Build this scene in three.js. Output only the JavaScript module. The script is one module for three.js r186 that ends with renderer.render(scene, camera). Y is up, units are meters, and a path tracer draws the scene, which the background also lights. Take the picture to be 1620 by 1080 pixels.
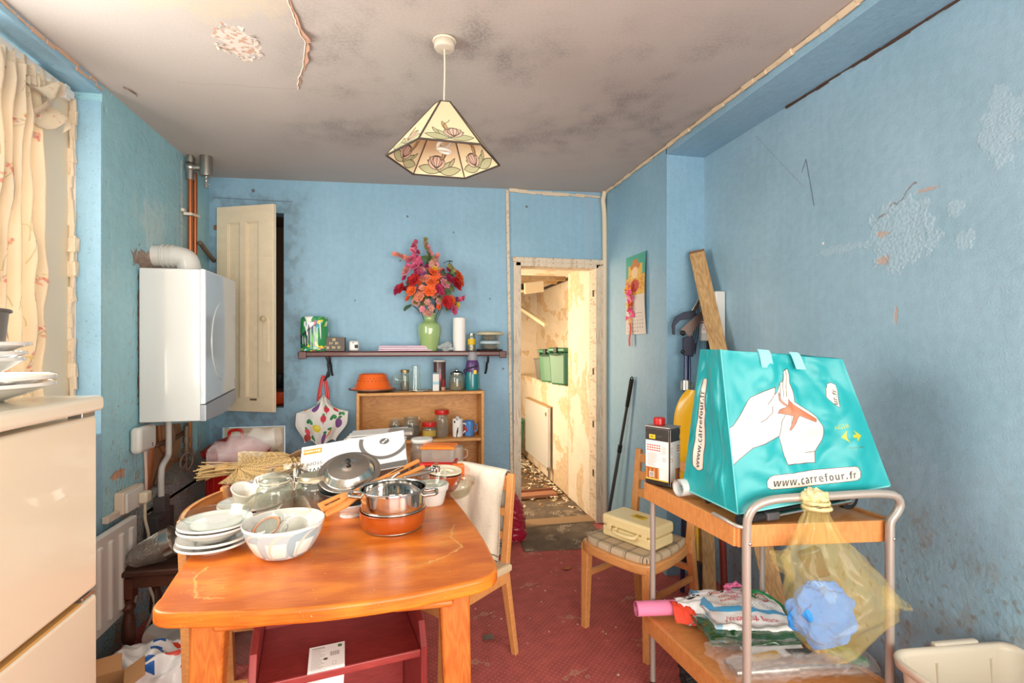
import * as THREE from 'three';
import { RoundedBoxGeometry } from 'three/addons/geometries/RoundedBoxGeometry.js';
import { mergeGeometries, mergeVertices } from 'three/addons/utils/BufferGeometryUtils.js';
import { RectAreaLightUniformsLib } from 'three/addons/lights/RectAreaLightUniformsLib.js';
import { createNoise2D, createNoise3D } from 'simplex-noise';

// ---------- camera, sky, window and fill light, exposure ----------
const scene = new THREE.Scene();
const camera = new THREE.PerspectiveCamera(2 * Math.atan(540 / 800) * 180 / Math.PI, 1620 / 1080, 0.05, 100);
camera.position.set(0, 1.38, 0);
camera.rotation.y = -12 * Math.PI / 180;
camera.setViewOffset(1620, 1080, 0, -5, 1620, 1080);
const renderer = new THREE.WebGLRenderer({ antialias: true });
renderer.toneMapping = THREE.LinearToneMapping;
renderer.toneMappingExposure = 1.06;
renderer.shadowMap.enabled = true;
RectAreaLightUniformsLib.init();
scene.background = new THREE.Color(0.88, 0.94, 1.0);
scene.backgroundIntensity = 2.2;
function windowLight(color, intensity, w, h, pos, target) {
  const l = new THREE.RectAreaLight(color, intensity, w, h);
  l.position.set(...pos); l.lookAt(...target); scene.add(l); return l;
}
windowLight(0xfffaf2, 11.5, 1.45, 1.2, [-1.47, 1.64, -1.66], [2, 1.45, -1.66]);   // daylight through the window on the left
windowLight(0xfff6ea, 7.0, 2.3, 2.1, [0.2, 1.2, 2.18], [0.2, 1.15, -4]);          // frontal fill, set in an added unseen opening behind the camera
windowLight(0xfff4e4, 9.5, 1.7, 1.5, [1.76, 1.3, 1.1], [-2, 1.1, 0.2]);           // side fill, set in an added unseen window on the right, behind the camera
windowLight(0xffe0b8, 11, 0.9, 1.3, [0.12, 1.35, -4.85], [2, 1.1, -4.75]);        // daylight through the window of the room beyond the doorway

// ---------- random numbers and noise ----------
let seed = 20240611;
function rnd() { seed = (seed + 0x6d2b79f5) | 0; let t = Math.imul(seed ^ (seed >>> 15), 1 | seed); t = (t + Math.imul(t ^ (t >>> 7), 61 | t)) ^ t; return ((t ^ (t >>> 14)) >>> 0) / 4294967296; }
const rr = (a, b) => a + (b - a) * rnd();
const n2 = createNoise2D(rnd), n3 = createNoise3D(rnd);
const fbm = (x, y, o = 4) => { let s = 0, a = 0.5; for (let i = 0; i < o; i++) { s += a * n2(x, y); x = x * 2.03 + 17.1; y = y * 2.03 - 9.7; a *= 0.5; } return s; };
const clamp = (x, a = 0, b = 1) => Math.min(b, Math.max(a, x));
const sst = (a, b, x) => { const t = clamp((x - a) / (b - a)); return t * t * (3 - 2 * t); };
const R = (d) => d * Math.PI / 180;

// ---------- textures ----------
function wrap(t, srgb) { t.wrapS = t.wrapT = THREE.RepeatWrapping; t.magFilter = THREE.LinearFilter; if (srgb) t.colorSpace = THREE.SRGBColorSpace; t.needsUpdate = true; return t; }
function dataTex(w, h, fn, srgb = true) {           // fn(u, v) -> [r, g, b] 0..255, v up
  const d = new Uint8Array(w * h * 4);
  for (let y = 0, o = 0; y < h; y++) for (let x = 0; x < w; x++, o += 4) { const c = fn((x + 0.5) / w, (y + 0.5) / h); d[o] = clamp(c[0], 0, 255); d[o + 1] = clamp(c[1], 0, 255); d[o + 2] = clamp(c[2], 0, 255); d[o + 3] = 255; }
  return wrap(new THREE.DataTexture(d, w, h), srgb);
}
function canvasTex(w, h, draw) { const c = document.createElement('canvas'); c.width = w; c.height = h; const g = c.getContext('2d'); draw(g, w, h); return wrap(new THREE.CanvasTexture(c), true); }
const mixc = (a, b, t) => [a[0] + (b[0] - a[0]) * t, a[1] + (b[1] - a[1]) * t, a[2] + (b[2] - a[2]) * t];
function fit(t, x0, y0, w, h) { t.repeat.set(1 / w, 1 / h); t.offset.set(-x0 / w, -y0 / h); return t; }   // uv in metres, the texture covers x0..x0+w, y0..y0+h

// ---------- materials ----------
const M = {};
const std = (color, roughness = 0.6, more = {}) => new THREE.MeshStandardMaterial({ color, roughness, side: THREE.DoubleSide, ...more });
const phys = (color, roughness, more = {}) => new THREE.MeshPhysicalMaterial({ color, roughness, side: THREE.DoubleSide, ...more });
const glass = (color = 0xffffff, roughness = 0.03, more = {}) => phys(color, roughness, { transmission: 1, thickness: 0, ior: 1.45, ...more });
function woodTex(w, h, light, dark, stretch, ringy) {
  return dataTex(w, h, (u, v) => {
    const x = u * 4, y = v * 4 * (h / w);
    const warp = fbm(x * 0.5 * stretch, y * 1.2, 3) * 1.4;
    const line = 0.5 + 0.5 * Math.sin((y * ringy + warp * 6) * 3.1);
    const fine = n2(x * 2.2, y * 60) * 0.5 + n2(x * 5, y * 140) * 0.35;
    const t = clamp(0.35 * line + 0.28 * fine + 0.3 + 0.25 * fbm(x * 0.8, y * 2 + 5, 3));
    return mixc(light, dark, t);
  });
}
const tableWood = woodTex(1024, 1024, [222, 140, 62], [172, 90, 30], 0.6, 1.2);
const beechWood = woodTex(512, 512, [226, 174, 116], [200, 142, 86], 0.5, 1.4);
const pineWood = woodTex(512, 512, [226, 184, 120], [186, 132, 72], 0.5, 1.8);
const darkWood = woodTex(512, 512, [104, 66, 46], [58, 36, 28], 0.5, 1.6);
const weathered = woodTex(512, 512, [206, 170, 118], [140, 104, 62], 0.5, 2.4);
function woodMat(t, rough = 0.42, color = 0xffffff, clear = 0) { const m = phys(color, rough, { map: t.clone(), clearcoat: clear, clearcoatRoughness: 0.25 }); m.map.repeat.set(1.6, 1.6); return m; }
M.beech = woodMat(beechWood); M.bookcase = woodMat(pineWood, 0.45, 0xffeedc); M.dark = woodMat(darkWood, 0.5); M.plank = woodMat(weathered, 0.7);
M.tableLeg = woodMat(tableWood, 0.4, 0xf4e6d8);
M.white = phys(0xd6d3cc, 0.18, { clearcoat: 0.5 }); M.china = phys(0xdcd9d2, 0.12, { clearcoat: 0.6, clearcoatRoughness: 0.08 });
M.plastic = std(0xd8d6d0, 0.4); M.cream = phys(0xdccfb6, 0.32, { clearcoat: 0.3 });
M.steel = phys(0xc8c4bc, 0.2, { metalness: 1 }); M.brushed = phys(0xb0aca4, 0.34, { metalness: 1 }); M.chrome = phys(0xd8d6d2, 0.08, { metalness: 1 });
M.copper = std(0xb8704a, 0.38, { metalness: 0.85 }); M.brass = std(0xa88c5c, 0.4, { metalness: 0.8 });
M.black = std(0x1c1b1d, 0.5); M.darkgrey = std(0x4b4b4d, 0.55); M.rubber = std(0x141415, 0.7);
M.glass = glass(0xfdfefc, 0.02); M.jarGlass = phys(0xeef0ea, 0.05, { transmission: 0.93, thickness: 0, ior: 1.5 }); M.frost = phys(0xf8f6f2, 0.16, { transmission: 0.9, thickness: 0, ior: 1.4 });
M.clearPlastic = phys(0xffffff, 0.14, { transparent: true, opacity: 0.06, clearcoat: 0.8, clearcoatRoughness: 0.15 });
M.red = phys(0xc81814, 0.35, { clearcoat: 0.3 });

// ---------- shapes ----------
const V = (x, y, z) => new THREE.Vector3(x, y, z);
function tr(g, x = 0, y = 0, z = 0, rx = 0, ry = 0, rz = 0) { g.applyMatrix4(new THREE.Matrix4().makeRotationFromEuler(new THREE.Euler(rx, ry, rz)).setPosition(x, y, z)); return g; }
function uvBox(g) {                                     // uv in metres, seen along the main axis of each face
  const q = g.index ? g.toNonIndexed() : g, p = q.attributes.position, uv = new Float32Array(p.count * 2), a = V(), b = V(), c = V();
  for (let i = 0; i < p.count; i += 3) {
    a.fromBufferAttribute(p, i); b.fromBufferAttribute(p, i + 1); c.fromBufferAttribute(p, i + 2);
    const n = b.clone().sub(a).cross(c.clone().sub(a)), x = Math.abs(n.x), y = Math.abs(n.y), z = Math.abs(n.z);
    [a, b, c].forEach((k, j) => { const o = (i + j) * 2; if (y >= x && y >= z) { uv[o] = k.x; uv[o + 1] = k.z; } else if (x >= z) { uv[o] = k.y; uv[o + 1] = k.z; } else { uv[o] = k.x; uv[o + 1] = k.y; } });
  }
  q.setAttribute('uv', new THREE.BufferAttribute(uv, 2)); return q;
}
function swapUV(g) { const u = g.attributes.uv; for (let i = 0; i < u.count; i++) { const a = u.getX(i); u.setXY(i, u.getY(i), a); } return g; }
function merge(list) { return mergeGeometries(list.map((g) => { const q = g.index ? g.toNonIndexed() : g; for (const k of Object.keys(q.attributes)) if (!['position', 'normal', 'uv'].includes(k)) q.deleteAttribute(k); if (!q.attributes.uv) q.setAttribute('uv', new THREE.BufferAttribute(new Float32Array(q.attributes.position.count * 2), 2)); return q; })); }
const rbox = (w, h, d, r = 0.004, s = 2) => new RoundedBoxGeometry(w, h, d, s, Math.min(r, w / 2.01, h / 2.01, d / 2.01));
const bx = (w, h, d, x = 0, y = 0, z = 0, r = 0.004, rx = 0, ry = 0, rz = 0) => tr(uvBox(rbox(w, h, d, r)), x, y, z, rx, ry, rz);
const cyl = (r0, r1, h, x = 0, y = 0, z = 0, rx = 0, ry = 0, rz = 0, s = 24) => tr(new THREE.CylinderGeometry(r0, r1, h, s), x, y, z, rx, ry, rz);
const sph = (r, x = 0, y = 0, z = 0, sx = 1, sy = 1, sz = 1, s = 16) => { const g = new THREE.SphereGeometry(r, s, Math.ceil(s * 0.7)); g.scale(sx, sy, sz); return tr(g, x, y, z); };
const lathe = (pts, s = 40) => new THREE.LatheGeometry(pts.map(([r, y]) => new THREE.Vector2(Math.max(r, 0.0004), y)), s);
function vessel(pts, t = 0.003, s = 44) {               // outer profile from the middle of the foot to the rim; the inner wall follows at t
  const inner = [];
  for (let i = pts.length - 1; i >= 0; i--) {
    const a = pts[Math.max(0, i - 1)], b = pts[Math.min(pts.length - 1, i + 1)], dx = b[0] - a[0], dy = b[1] - a[1], l = Math.hypot(dx, dy) || 1;
    inner.push([Math.max(0, pts[i][0] - dy / l * t), pts[i][1] + dx / l * t]);
  }
  const top = pts[pts.length - 1], it = inner[0];
  return lathe([[0, pts[0][1]], ...pts, [(top[0] + it[0]) / 2, Math.max(top[1], it[1]) + t * 0.4], ...inner, [0, inner[inner.length - 1][1]]], s);
}
function smoothPts(pts, n) { const c = new THREE.CatmullRomCurve3(pts.map(([x, y]) => V(x, y, 0)), false, 'centripetal'); return c.getPoints(n).map((p) => [Math.max(0, p.x), p.y]); }
function tube(pts, r, seg = 0, closed = false, rs = 10, caps = true) {
  const c = new THREE.CatmullRomCurve3(pts.map((p) => (p.isVector3 ? p : V(...p))), closed, 'centripetal');
  const g = new THREE.TubeGeometry(c, seg || pts.length * 8, r, rs, closed);
  if (closed || !caps) return g;
  const a = c.getPoint(0), b = c.getPoint(1);
  return merge([g, sph(r, a.x, a.y, a.z, 1, 1, 1, 8), sph(r, b.x, b.y, b.z, 1, 1, 1, 8)]);
}
const ring = (R0, r, x = 0, y = 0, z = 0, rx = Math.PI / 2, ry = 0, rz = 0, s = 40) => tr(new THREE.TorusGeometry(R0, r, 8, s), x, y, z, rx, ry, rz);
function bar(a, b, r0, r1 = r0, s = 10) {               // a straight round rod from a to b
  const p = V(...a), q = V(...b), d = q.clone().sub(p), g = new THREE.CylinderGeometry(r1, r0, d.length(), s);
  g.applyQuaternion(new THREE.Quaternion().setFromUnitVectors(V(0, 1, 0), d.clone().normalize())); const m = p.add(q).multiplyScalar(0.5); g.translate(m.x, m.y, m.z); return g;
}
function beam(a, b, w, t, w2 = w, t2 = t, up = [0, 0, 1], r = 0.004) {   // a straight square rod from a to b, tapering from w x t to w2 x t2
  const p = V(...a), q = V(...b), d = q.clone().sub(p), L = d.length(), g = uvBox(rbox(1, L, 1, 0.0001, 1)), k = g.attributes.position;
  const g2 = uvBox(rbox(w, L, t, r, 2)), P = g2.attributes.position;
  for (let i = 0; i < P.count; i++) { const f = P.getY(i) / L + 0.5; P.setX(i, P.getX(i) * (1 + (w2 / w - 1) * f)); P.setZ(i, P.getZ(i) * (1 + (t2 / t - 1) * f)); }
  const y = d.normalize(), z = V(...up).addScaledVector(y, -V(...up).dot(y)).normalize(), x = y.clone().cross(z);
  swapUV(g2); g2.applyMatrix4(new THREE.Matrix4().makeBasis(x, y, z)); const m = p.add(q).multiplyScalar(0.5); g2.translate(m.x, m.y, m.z); return g2;
}
function slab(pts, depth, bevel = 0.003, seg = 2, holes = []) {   // outline in x, y, extruded towards +z from 0 to depth
  const s = pts instanceof THREE.Shape ? pts : new THREE.Shape(pts.map((p) => new THREE.Vector2(...p)));
  for (const h of holes) s.holes.push(new THREE.Path(h.map((p) => new THREE.Vector2(...p))));
  const g = new THREE.ExtrudeGeometry(s, { depth: depth - 2 * bevel, bevelEnabled: bevel > 0, bevelThickness: bevel, bevelSize: bevel, bevelOffset: -bevel, bevelSegments: seg, curveSegments: 24 });
  g.translate(0, 0, bevel); return g;
}
function sheet(nu, nv, fn, t = 0.0012, closedU = false) {  // a cloth or paper: fn(u, v) -> [x, y, z], given a thickness t, uv = (u, v)
  const P = [], W = nu + 1;
  for (let j = 0; j <= nv; j++) for (let i = 0; i <= nu; i++) P.push(V(...fn(i / nu, j / nv)));
  const at = (i, j) => P[clamp(j, 0, nv) * W + (closedU ? (i + nu) % nu : clamp(i, 0, nu))];
  const pos = [], uv = [], idx = [];
  for (const s of [1, -1]) for (let j = 0; j <= nv; j++) for (let i = 0; i <= nu; i++) {
    const n = at(i + 1, j).clone().sub(at(i - 1, j)).cross(at(i, j + 1).clone().sub(at(i, j - 1)));
    if (n.lengthSq() < 1e-16) n.set(0, 1, 0); n.normalize();
    const p = at(i, j).clone().addScaledVector(n, s * t / 2); pos.push(p.x, p.y, p.z); uv.push(i / nu, j / nv);
  }
  const o = W * (nv + 1);
  for (let j = 0; j < nv; j++) for (let i = 0; i < nu; i++) { const a = j * W + i, b = a + 1, c = a + W, d = c + 1; idx.push(a, b, d, a, d, c, o + a, o + d, o + b, o + a, o + c, o + d); }
  const edge = (a, b) => idx.push(a, o + a, o + b, a, o + b, b);
  for (let i = 0; i < nu; i++) { edge(i + 1, i); edge(nv * W + i, nv * W + i + 1); }
  if (!closedU) for (let j = 0; j < nv; j++) { edge(j * W, (j + 1) * W); edge((j + 1) * W + nu, j * W + nu); }
  const g = new THREE.BufferGeometry(); g.setAttribute('position', new THREE.Float32BufferAttribute(pos, 3)); g.setAttribute('uv', new THREE.Float32BufferAttribute(uv, 2)); g.setIndex(idx); g.computeVertexNormals(); return g;
}
function lumpy(g, amp, freq, s = 0) {                     // pushes a closed shape in and out along its normals
  const p = g.attributes.position, n = g.attributes.normal;
  for (let i = 0; i < p.count; i++) { const x = p.getX(i), y = p.getY(i), z = p.getZ(i), k = amp * (n3(x * freq + s, y * freq, z * freq) + 0.5 * n3(x * freq * 2.3, y * freq * 2.3 + s, z * freq * 2.3)); p.setXYZ(i, x + n.getX(i) * k, y + n.getY(i) * k, z + n.getZ(i) * k); }
  g.computeVertexNormals(); return g;
}

// ---------- things ----------
const taken = {};
function numbered(n) { const k = taken[n] = (taken[n] ?? -1) + 1; return k ? n + '_' + String(k).padStart(3, '0') : n; }
function tag(o, label, category, group) { o.userData.label = label; o.userData.category = category; if (group) o.userData.group = group; return o; }
function thing(name, label, category, pos = [0, 0, 0], turn = 0, group) { const o = new THREE.Group(); o.name = numbered(name); o.position.set(...pos); o.rotation.y = turn; scene.add(o); return tag(o, label, category, group); }
function part(name, geo, mat, parent, label) { const m = new THREE.Mesh(Array.isArray(geo) ? merge(geo) : geo, mat); m.name = name; m.castShadow = m.receiveShadow = true; parent.add(m); if (label) m.userData.label = label; return m; }
function struct(name, geo, mat, parent) { const m = part(name, geo, mat, parent ?? scene); if (!parent) m.userData.kind = 'structure'; return m; }
function frameGroup(name) { const o = new THREE.Group(); o.name = name; o.userData.kind = 'structure'; scene.add(o); return o; }
function copyOf(o, pos, turn, label) { const c = o.clone(); c.name = numbered(o.name.replace(/_\d{3}$/, '')); c.position.set(...pos); c.rotation.y = turn; c.userData = { ...o.userData }; if (label) c.userData.label = label; scene.add(c); return c; }

// ---------- the room ----------
const wallRes = 380, WALL_BLUE = [138, 179, 202];
// paint over plaster: extra(x, y, colour) returns [colour, height]; x, y in metres on the wall
function wallTex(x0, y0, w, h, base, extra, res = wallRes) {
  const W = Math.round(w * res), H = Math.round(h * res), bump = new Uint8Array(W * H * 4); let k = 0;
  const map = dataTex(W, H, (u, v) => {
    const x = x0 + u * w, y = y0 + v * h, a = fbm(x * 1.7, y * 1.7, 3), b = fbm(x * 16, y * 16, 3), c = n2(x * 140, y * 140);
    const streak = fbm(x * 22, y * 1.1, 3);
    let col = base.map((q, i) => q * (1 + 0.035 * a + 0.03 * b + 0.018 * c + 0.02 * streak) + (i === 0 ? 3 * a : 0));
    const r = extra(x, y, col); const hh = clamp(128 + 22 * b + 12 * c + 16 * a + r[1], 0, 255);
    bump[k] = bump[k + 1] = bump[k + 2] = hh; bump[k + 3] = 255; k += 4;
    return r[0];
  });
  const bm = wrap(new THREE.DataTexture(bump, W, H)); fit(map, x0, y0, w, h); fit(bm, x0, y0, w, h);
  return { map, bumpMap: bm };
}
const spot = (x, y, cx, cy, rx, ry, rough = 0.8, f = 14) => 1 - ((x - cx) / rx) ** 2 - ((y - cy) / ry) ** 2 + rough * fbm(x * f + cx * 7, y * f + cy * 3, 4);
const segd = (x, y, x0, y0, x1, y1) => { const dx = x1 - x0, dy = y1 - y0, t = clamp(((x - x0) * dx + (y - y0) * dy) / (dx * dx + dy * dy)); return Math.hypot(x - x0 - t * dx, y - y0 - t * dy); };
function wallMat(t, rough = 0.5, bumpScale = 0.006) { return phys(0xffffff, rough, { ...t, bumpScale, clearcoat: 0.12, clearcoatRoughness: 0.4 }); }
const speck = (x, y, f, thr) => sst(thr, thr + 0.2, n2(x * f, y * f * 0.8));

M.wallBack = wallMat(wallTex(-1.4, 0, 3.1, 2.7, WALL_BLUE, (x, y, c) => {
  let h = 0;
  const door = Math.min(Math.max(Math.abs(x + 1.0) - 0.24, Math.abs(y - 1.6) - 0.72), Math.max(Math.abs(x + 0.98) - 0.22, Math.abs(y - 0.64) - 0.24));   // sooty finger marks round the cupboard openings
  const soot = (0.25 + 0.75 * sst(-0.2, 0.4, fbm(x * 9, y * 7))) * (0.4 + 0.6 * sst(-0.5, 0.6, n2(x * 170, y * 170))) * sst(0.14, 0.02, door + 0.05 * fbm(x * 12, y * 12));
  c = mixc(c, [92, 106, 116], soot * 0.55);
  if (Math.abs(y - 2.36) < 0.004 && x < -0.75 && x > -1.25) { c = mixc(c, [90, 110, 124], 0.6); h -= 30; }
  for (const [cx, cy, r] of [[-1.0, 2.42, 0.012], [0.02, 2.3, 0.008], [-0.03, 1.98, 0.007], [0.62, 1.72, 0.006], [0.35, 2.2, 0.006], [-0.34, 1.69, 0.006], [0.72, 1.2, 0.008], [0.9, 2.42, 0.01]]) if (Math.hypot(x - cx, y - cy) < r) c = mixc(c, [84, 86, 90], 0.8);
  if (Math.abs(x - 1.40 - 0.008 * fbm(y * 8, 1)) < 0.035 && y > 2.02) { c = mixc(c, [150, 180, 200], 0.55 + 0.4 * fbm(x * 40, y * 12)); h += 25; }        // filler strip over the door
  const low = spot(x, y, 0.3, 0.1, 1.2, 0.5); if (low > 0) c = mixc(c, [140, 150, 156], 0.35 * speck(x, y, 46, 0.2));
  return [c, h];
}));
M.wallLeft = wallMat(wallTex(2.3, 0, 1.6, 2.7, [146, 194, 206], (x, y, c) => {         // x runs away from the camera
  let h = 0;
  const edge = 0.5 + 0.5 * fbm(x * 4, y * 4);
  const blister = sst(1.45, 0.6, y + 0.25 * fbm(x * 3, y * 3)) * sst(2.5, 2.62, x);
  const bl = fbm(x * 55, y * 48, 3); h += blister * 70 * Math.max(bl, -0.2);
  const flake = sst(0.10, 0.2, fbm(x * 17, y * 12 + 4, 4) - 0.34 + 0.40 * blister * sst(1.3, 0.35, y));
  c = mixc(c, [176, 160, 146], (0.2 + 0.65 * blister) * flake); h -= flake * 40;
  const crackle = speck(x, y, 66, 0.42) * sst(0.9, 0.15, y); c = mixc(c, [92, 88, 86], crackle * 0.7);
  const pale = sst(0.12, 0.3, spot(x, y, 2.95, 1.98, 0.13, 0.16, 1.4, 12)) * 0.5 + sst(0.1, 0.3, fbm(x * 18, y * 1.6 + 2, 3)) * 0.3 * sst(1.4, 1.9, y) * sst(2.5, 1.9, y); c = mixc(c, [190, 208, 208], pale);
  const p = spot(x, y, 2.9, 1.80, 0.17, 0.05, 0.9, 18); if (p > 0.1) { c = mixc([166, 140, 124], [126, 104, 90], 0.5 + fbm(x * 30, y * 30)); h -= 70; }
  const q = spot(x, y, 2.62, 0.79, 0.06, 0.022, 1.2, 26); if (q > 0.1) { c = [196, 150, 122]; h -= 60; }
  const e1 = spot(x, y, 2.80, 1.4, 0.018, 0.45, 1.6, 22); if (e1 > 0.35) { c = mixc([180, 158, 140], [120, 106, 96], edge); h -= 50; }
  const e2 = spot(x, y, 3.28, 2.2, 0.016, 0.32, 1.5, 24); if (e2 > 0.3) { c = [204, 210, 206]; h -= 20; }
  const e3 = spot(x, y, 3.2, 0.5, 0.5, 0.36, 0.7, 9); if (e3 > 0.1) { const k = sst(0.1, 0.3, fbm(x * 26, y * 20)); c = mixc(c, mixc([158, 122, 98], [198, 204, 206], 0.5 + fbm(x * 60, y * 60)), 0.5 + 0.5 * k); h += 60 * fbm(x * 60, y * 60); }
  return [c, h];
}), 0.42, 0.012);
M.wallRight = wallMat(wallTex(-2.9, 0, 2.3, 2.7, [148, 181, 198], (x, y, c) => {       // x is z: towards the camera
  let h = 0;
  const d1 = Math.min(segd(x, y, -1.99, 2.17, -1.965, 2.22), segd(x, y, -1.965, 2.22, -1.92, 2.0)); if (d1 < 0.0025) { c = mixc(c, [78, 92, 102], 0.75); h -= 20; }
  const d2 = segd(x, y + 0.02 * fbm(x * 20, 3), -1.62, 1.86, -1.46, 1.95); if (d2 < 0.003) { c = mixc(c, [120, 110, 108], 0.7); h -= 30; }
  const f1 = spot(x, y, -1.52, 1.79, 0.14, 0.14, 1.0, 12); if (f1 > 0.1) { const k = fbm(x * 50, y * 50, 4); h += 55 * k + 25; c = mixc(c, [196, 214, 222], 0.25 + 0.3 * k); }
  for (const [cx, cy, rx, ry] of [[-1.3, 1.72, 0.03, 0.035], [-1.33, 1.83, 0.03, 0.03], [-1.2, 2.05, 0.06, 0.12], [-1.8, 1.78, 0.12, 0.02]]) { const s = spot(x, y, cx, cy, rx, ry, 1.1, 20); if (s > 0.1) { h += 40 * fbm(x * 70, y * 70) + 20; c = mixc(c, [194, 211, 219], 0.25); } }
  for (const [cx, cy, rx, ry] of [[-1.59, 1.80, 0.025, 0.014], [-1.585, 1.70, 0.03, 0.018], [-1.535, 1.49, 0.008, 0.035], [-1.42, 1.92, 0.04, 0.006]]) { const s = spot(x, y, cx, cy, rx, ry, 1.2, 40); if (s > 0.2) { c = mixc(c, [196, 158, 140], 0.7); h -= 30; } }
  if (Math.hypot(x + 1.87, y - 1.82) < 0.006) { c = [240, 236, 228]; h += 60; }
  const grime = sst(1.05, 0.35, y + 0.2 * fbm(x * 3, y * 3)); const m1 = sst(0.0, 0.45, fbm(x * 7, y * 3.2 + 8, 4)); const m2 = speck(x, y, 48, 0.1);
  c = mixc(c, [150, 144, 140], grime * (0.3 * m1 + 0.42 * m1 * m2)); c = mixc(c, [124, 114, 104], grime * 0.5 * speck(x, y, 24, 0.55));
  if (segd(x, y, -2.3, 2.46, -1.98, 2.1) < 0.0015) c = mixc(c, [110, 124, 132], 0.5);
  h += grime * 35 * fbm(x * 40, y * 26);
  return [c, h];
}), 0.36, 0.008);
M.wallBlue = wallMat(wallTex(0, 0, 2, 2, WALL_BLUE, (x, y, c) => [mixc(c, [90, 100, 106], 0.5 * speck(x, y, 70, 0.75)), 0], 256), 0.5);
M.pierPaint = wallMat(wallTex(-3.8, 0, 1.2, 2.7, WALL_BLUE, (x, y, c) => [c, 10 * fbm(x * 40, y * 30)]), 0.48);
const ceilTex = (() => { // mould in grainy drifts, scraped patch, all as they lie on the plaster (u: x from -1.4, v: -z from -0.6)
  const W = 3.3, L = 3.3;
  return dataTex(1300, 1300, (u, v) => {
    const x = -1.4 + u * W, d = 0.6 + v * L;
    let c = [188, 180, 173].map((q) => q * (1 + 0.03 * fbm(x * 1.5, d * 1.5, 3) + 0.02 * n2(x * 90, d * 90)));
    const drift = fbm(x * 1.3 + 3.1, d * 1.1 + 0.7, 4) * 0.9 + fbm(x * 4.5, d * 4.5, 3) * 0.55, zone = sst(-0.7, -0.25, x + 0.25 * (d - 2.4)) * sst(1.5, 1.9, d) * sst(3.25, 2.75, d);
    const grain = 0.5 + 0.5 * sst(-0.4, 0.5, n2(x * 46, d * 60) + 0.6 * n2(x * 110, d * 130));
    c = mixc(c, [132, 126, 122], clamp(zone * sst(-0.3, 0.9, drift) * grain * 0.62 + zone * 0.1 * grain));
    c = mixc(c, [96, 90, 88], zone * sst(0.1, 0.7, drift) * speck(x, d, 120, 0.4) * 0.4);
    if (segd(x, d + 0.02 * fbm(x * 4, 2), -0.95, 2.41, -0.1, 2.375) < 0.003) c = mixc(c, [170, 158, 146], 0.6);
    const yel = spot(x, d, -0.66, 1.8, 0.35, 0.16, 0.9, 5); if (yel > 0) c = mixc(c, [220, 200, 150], 0.3 * sst(0, 0.6, yel) * (0.7 + 0.5 * fbm(x * 20, d * 20)));
    const p = spot(x, d, -0.615, 2.07, 0.07, 0.11, 1.0, 16); if (p > 0.1) c = mixc([214, 204, 194], [190, 154, 132], sst(0.0, 0.3, fbm(x * 30, d * 30)));
    return c;
  });
})();
fit(ceilTex, -1.4, 0.6, 3.3, 3.3);
M.ceiling = std(0xffffff, 0.85, { map: ceilTex });
const plasterTex = dataTex(1024, 1024, (u, v) => {
  const x = u * 2.6, y = v * 2.6; let c = [236, 222, 200].map((q) => q * (1 + 0.04 * fbm(x * 3, y * 3)));
  const k = sst(0.0, 0.08, fbm(x * 2.2 + 4, y * 1.4 + 1, 5) - 0.02 - 0.1 * sst(1.3, 2.0, y)); c = mixc(c, mixc([222, 194, 152], [198, 160, 114], 0.5 + fbm(x * 14, y * 14)), k * 0.6);
  const e = sst(0.03, 0.0, Math.abs(fbm(x * 2.2 + 4, y * 1.4 + 1, 5) - 0.06 - 0.1 * sst(1.3, 2.0, y))); c = mixc(c, [250, 240, 222], e * 0.8);
  return mixc(c, [150, 110, 70], 0.5 * speck(x, y, 40, 0.75));
});
fit(plasterTex, 0, 0, 2.6, 2.6);
M.plaster = std(0xffffff, 0.8, { map: plasterTex });
const carpetTex = dataTex(1024, 1024, (u, v) => {          // 0.8 m: dark red trellis of dots with pale flower sprigs
  const x = u * 0.8, y = v * 0.8; let c = [186, 92, 86].map((q) => q * (1 + 0.22 * n2(x * 420, y * 420) + 0.12 * fbm(x * 9, y * 9)));
  const a = (x + y) / 0.0283, b = (x - y) / 0.0283, fa = Math.abs(a - Math.round(a)), fb = Math.abs(b - Math.round(b));
  if (Math.hypot(fa, fb) < 0.24) c = mixc(c, [206, 124, 114], 0.7);
  for (const [px, py, m] of [[0.1, 0.14, 1], [0.5, 0.3, -1], [0.2, 0.56, -1], [0.62, 0.68, 1]]) {
    const dx = (x - px) * m, dy = y - py, r = Math.hypot(dx, dy), th = Math.atan2(dy, dx), petal = 0.021 * (0.6 + 0.5 * Math.abs(Math.cos(2.5 * th)));
    const r2 = Math.hypot(dx - 0.05, dy - 0.03), r3 = Math.hypot(dx + 0.045, dy - 0.035), stem = Math.abs(dy - 6 * dx * dx * Math.sign(dx) - 0.006) < 0.004 && Math.abs(dx) < 0.06;
    if ((r < petal && r > 0.006) || (r2 < 0.011 && r2 > 0.004) || (r3 < 0.011 && r3 > 0.004) || stem) c = mixc(c, [198, 150, 128], 0.75 + 0.3 * n2(x * 300, y * 300));
  }
  return mixc(c, [170, 130, 118], 0.6 * speck(x, y, 150, 0.78));
});
fit(carpetTex, 0, 0, 0.8, 0.8);
M.carpet = std(0xffffff, 0.95, { map: carpetTex });
const matTex = dataTex(512, 512, (u, v) => { const x = u * 1.2, y = v * 1.2; let c = [112, 98, 84].map((q) => q * (1 + 0.2 * fbm(x * 5, y * 5) + 0.15 * n2(x * 200, y * 200))); return mixc(c, [214, 200, 176], 0.8 * sst(0.15, 0.4, fbm(x * 4 + 2, y * 4, 4)) * sst(-0.2, 0.4, n2(x * 70, y * 70))); });
fit(matTex, 0, 0, 1.2, 1.2);
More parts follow.
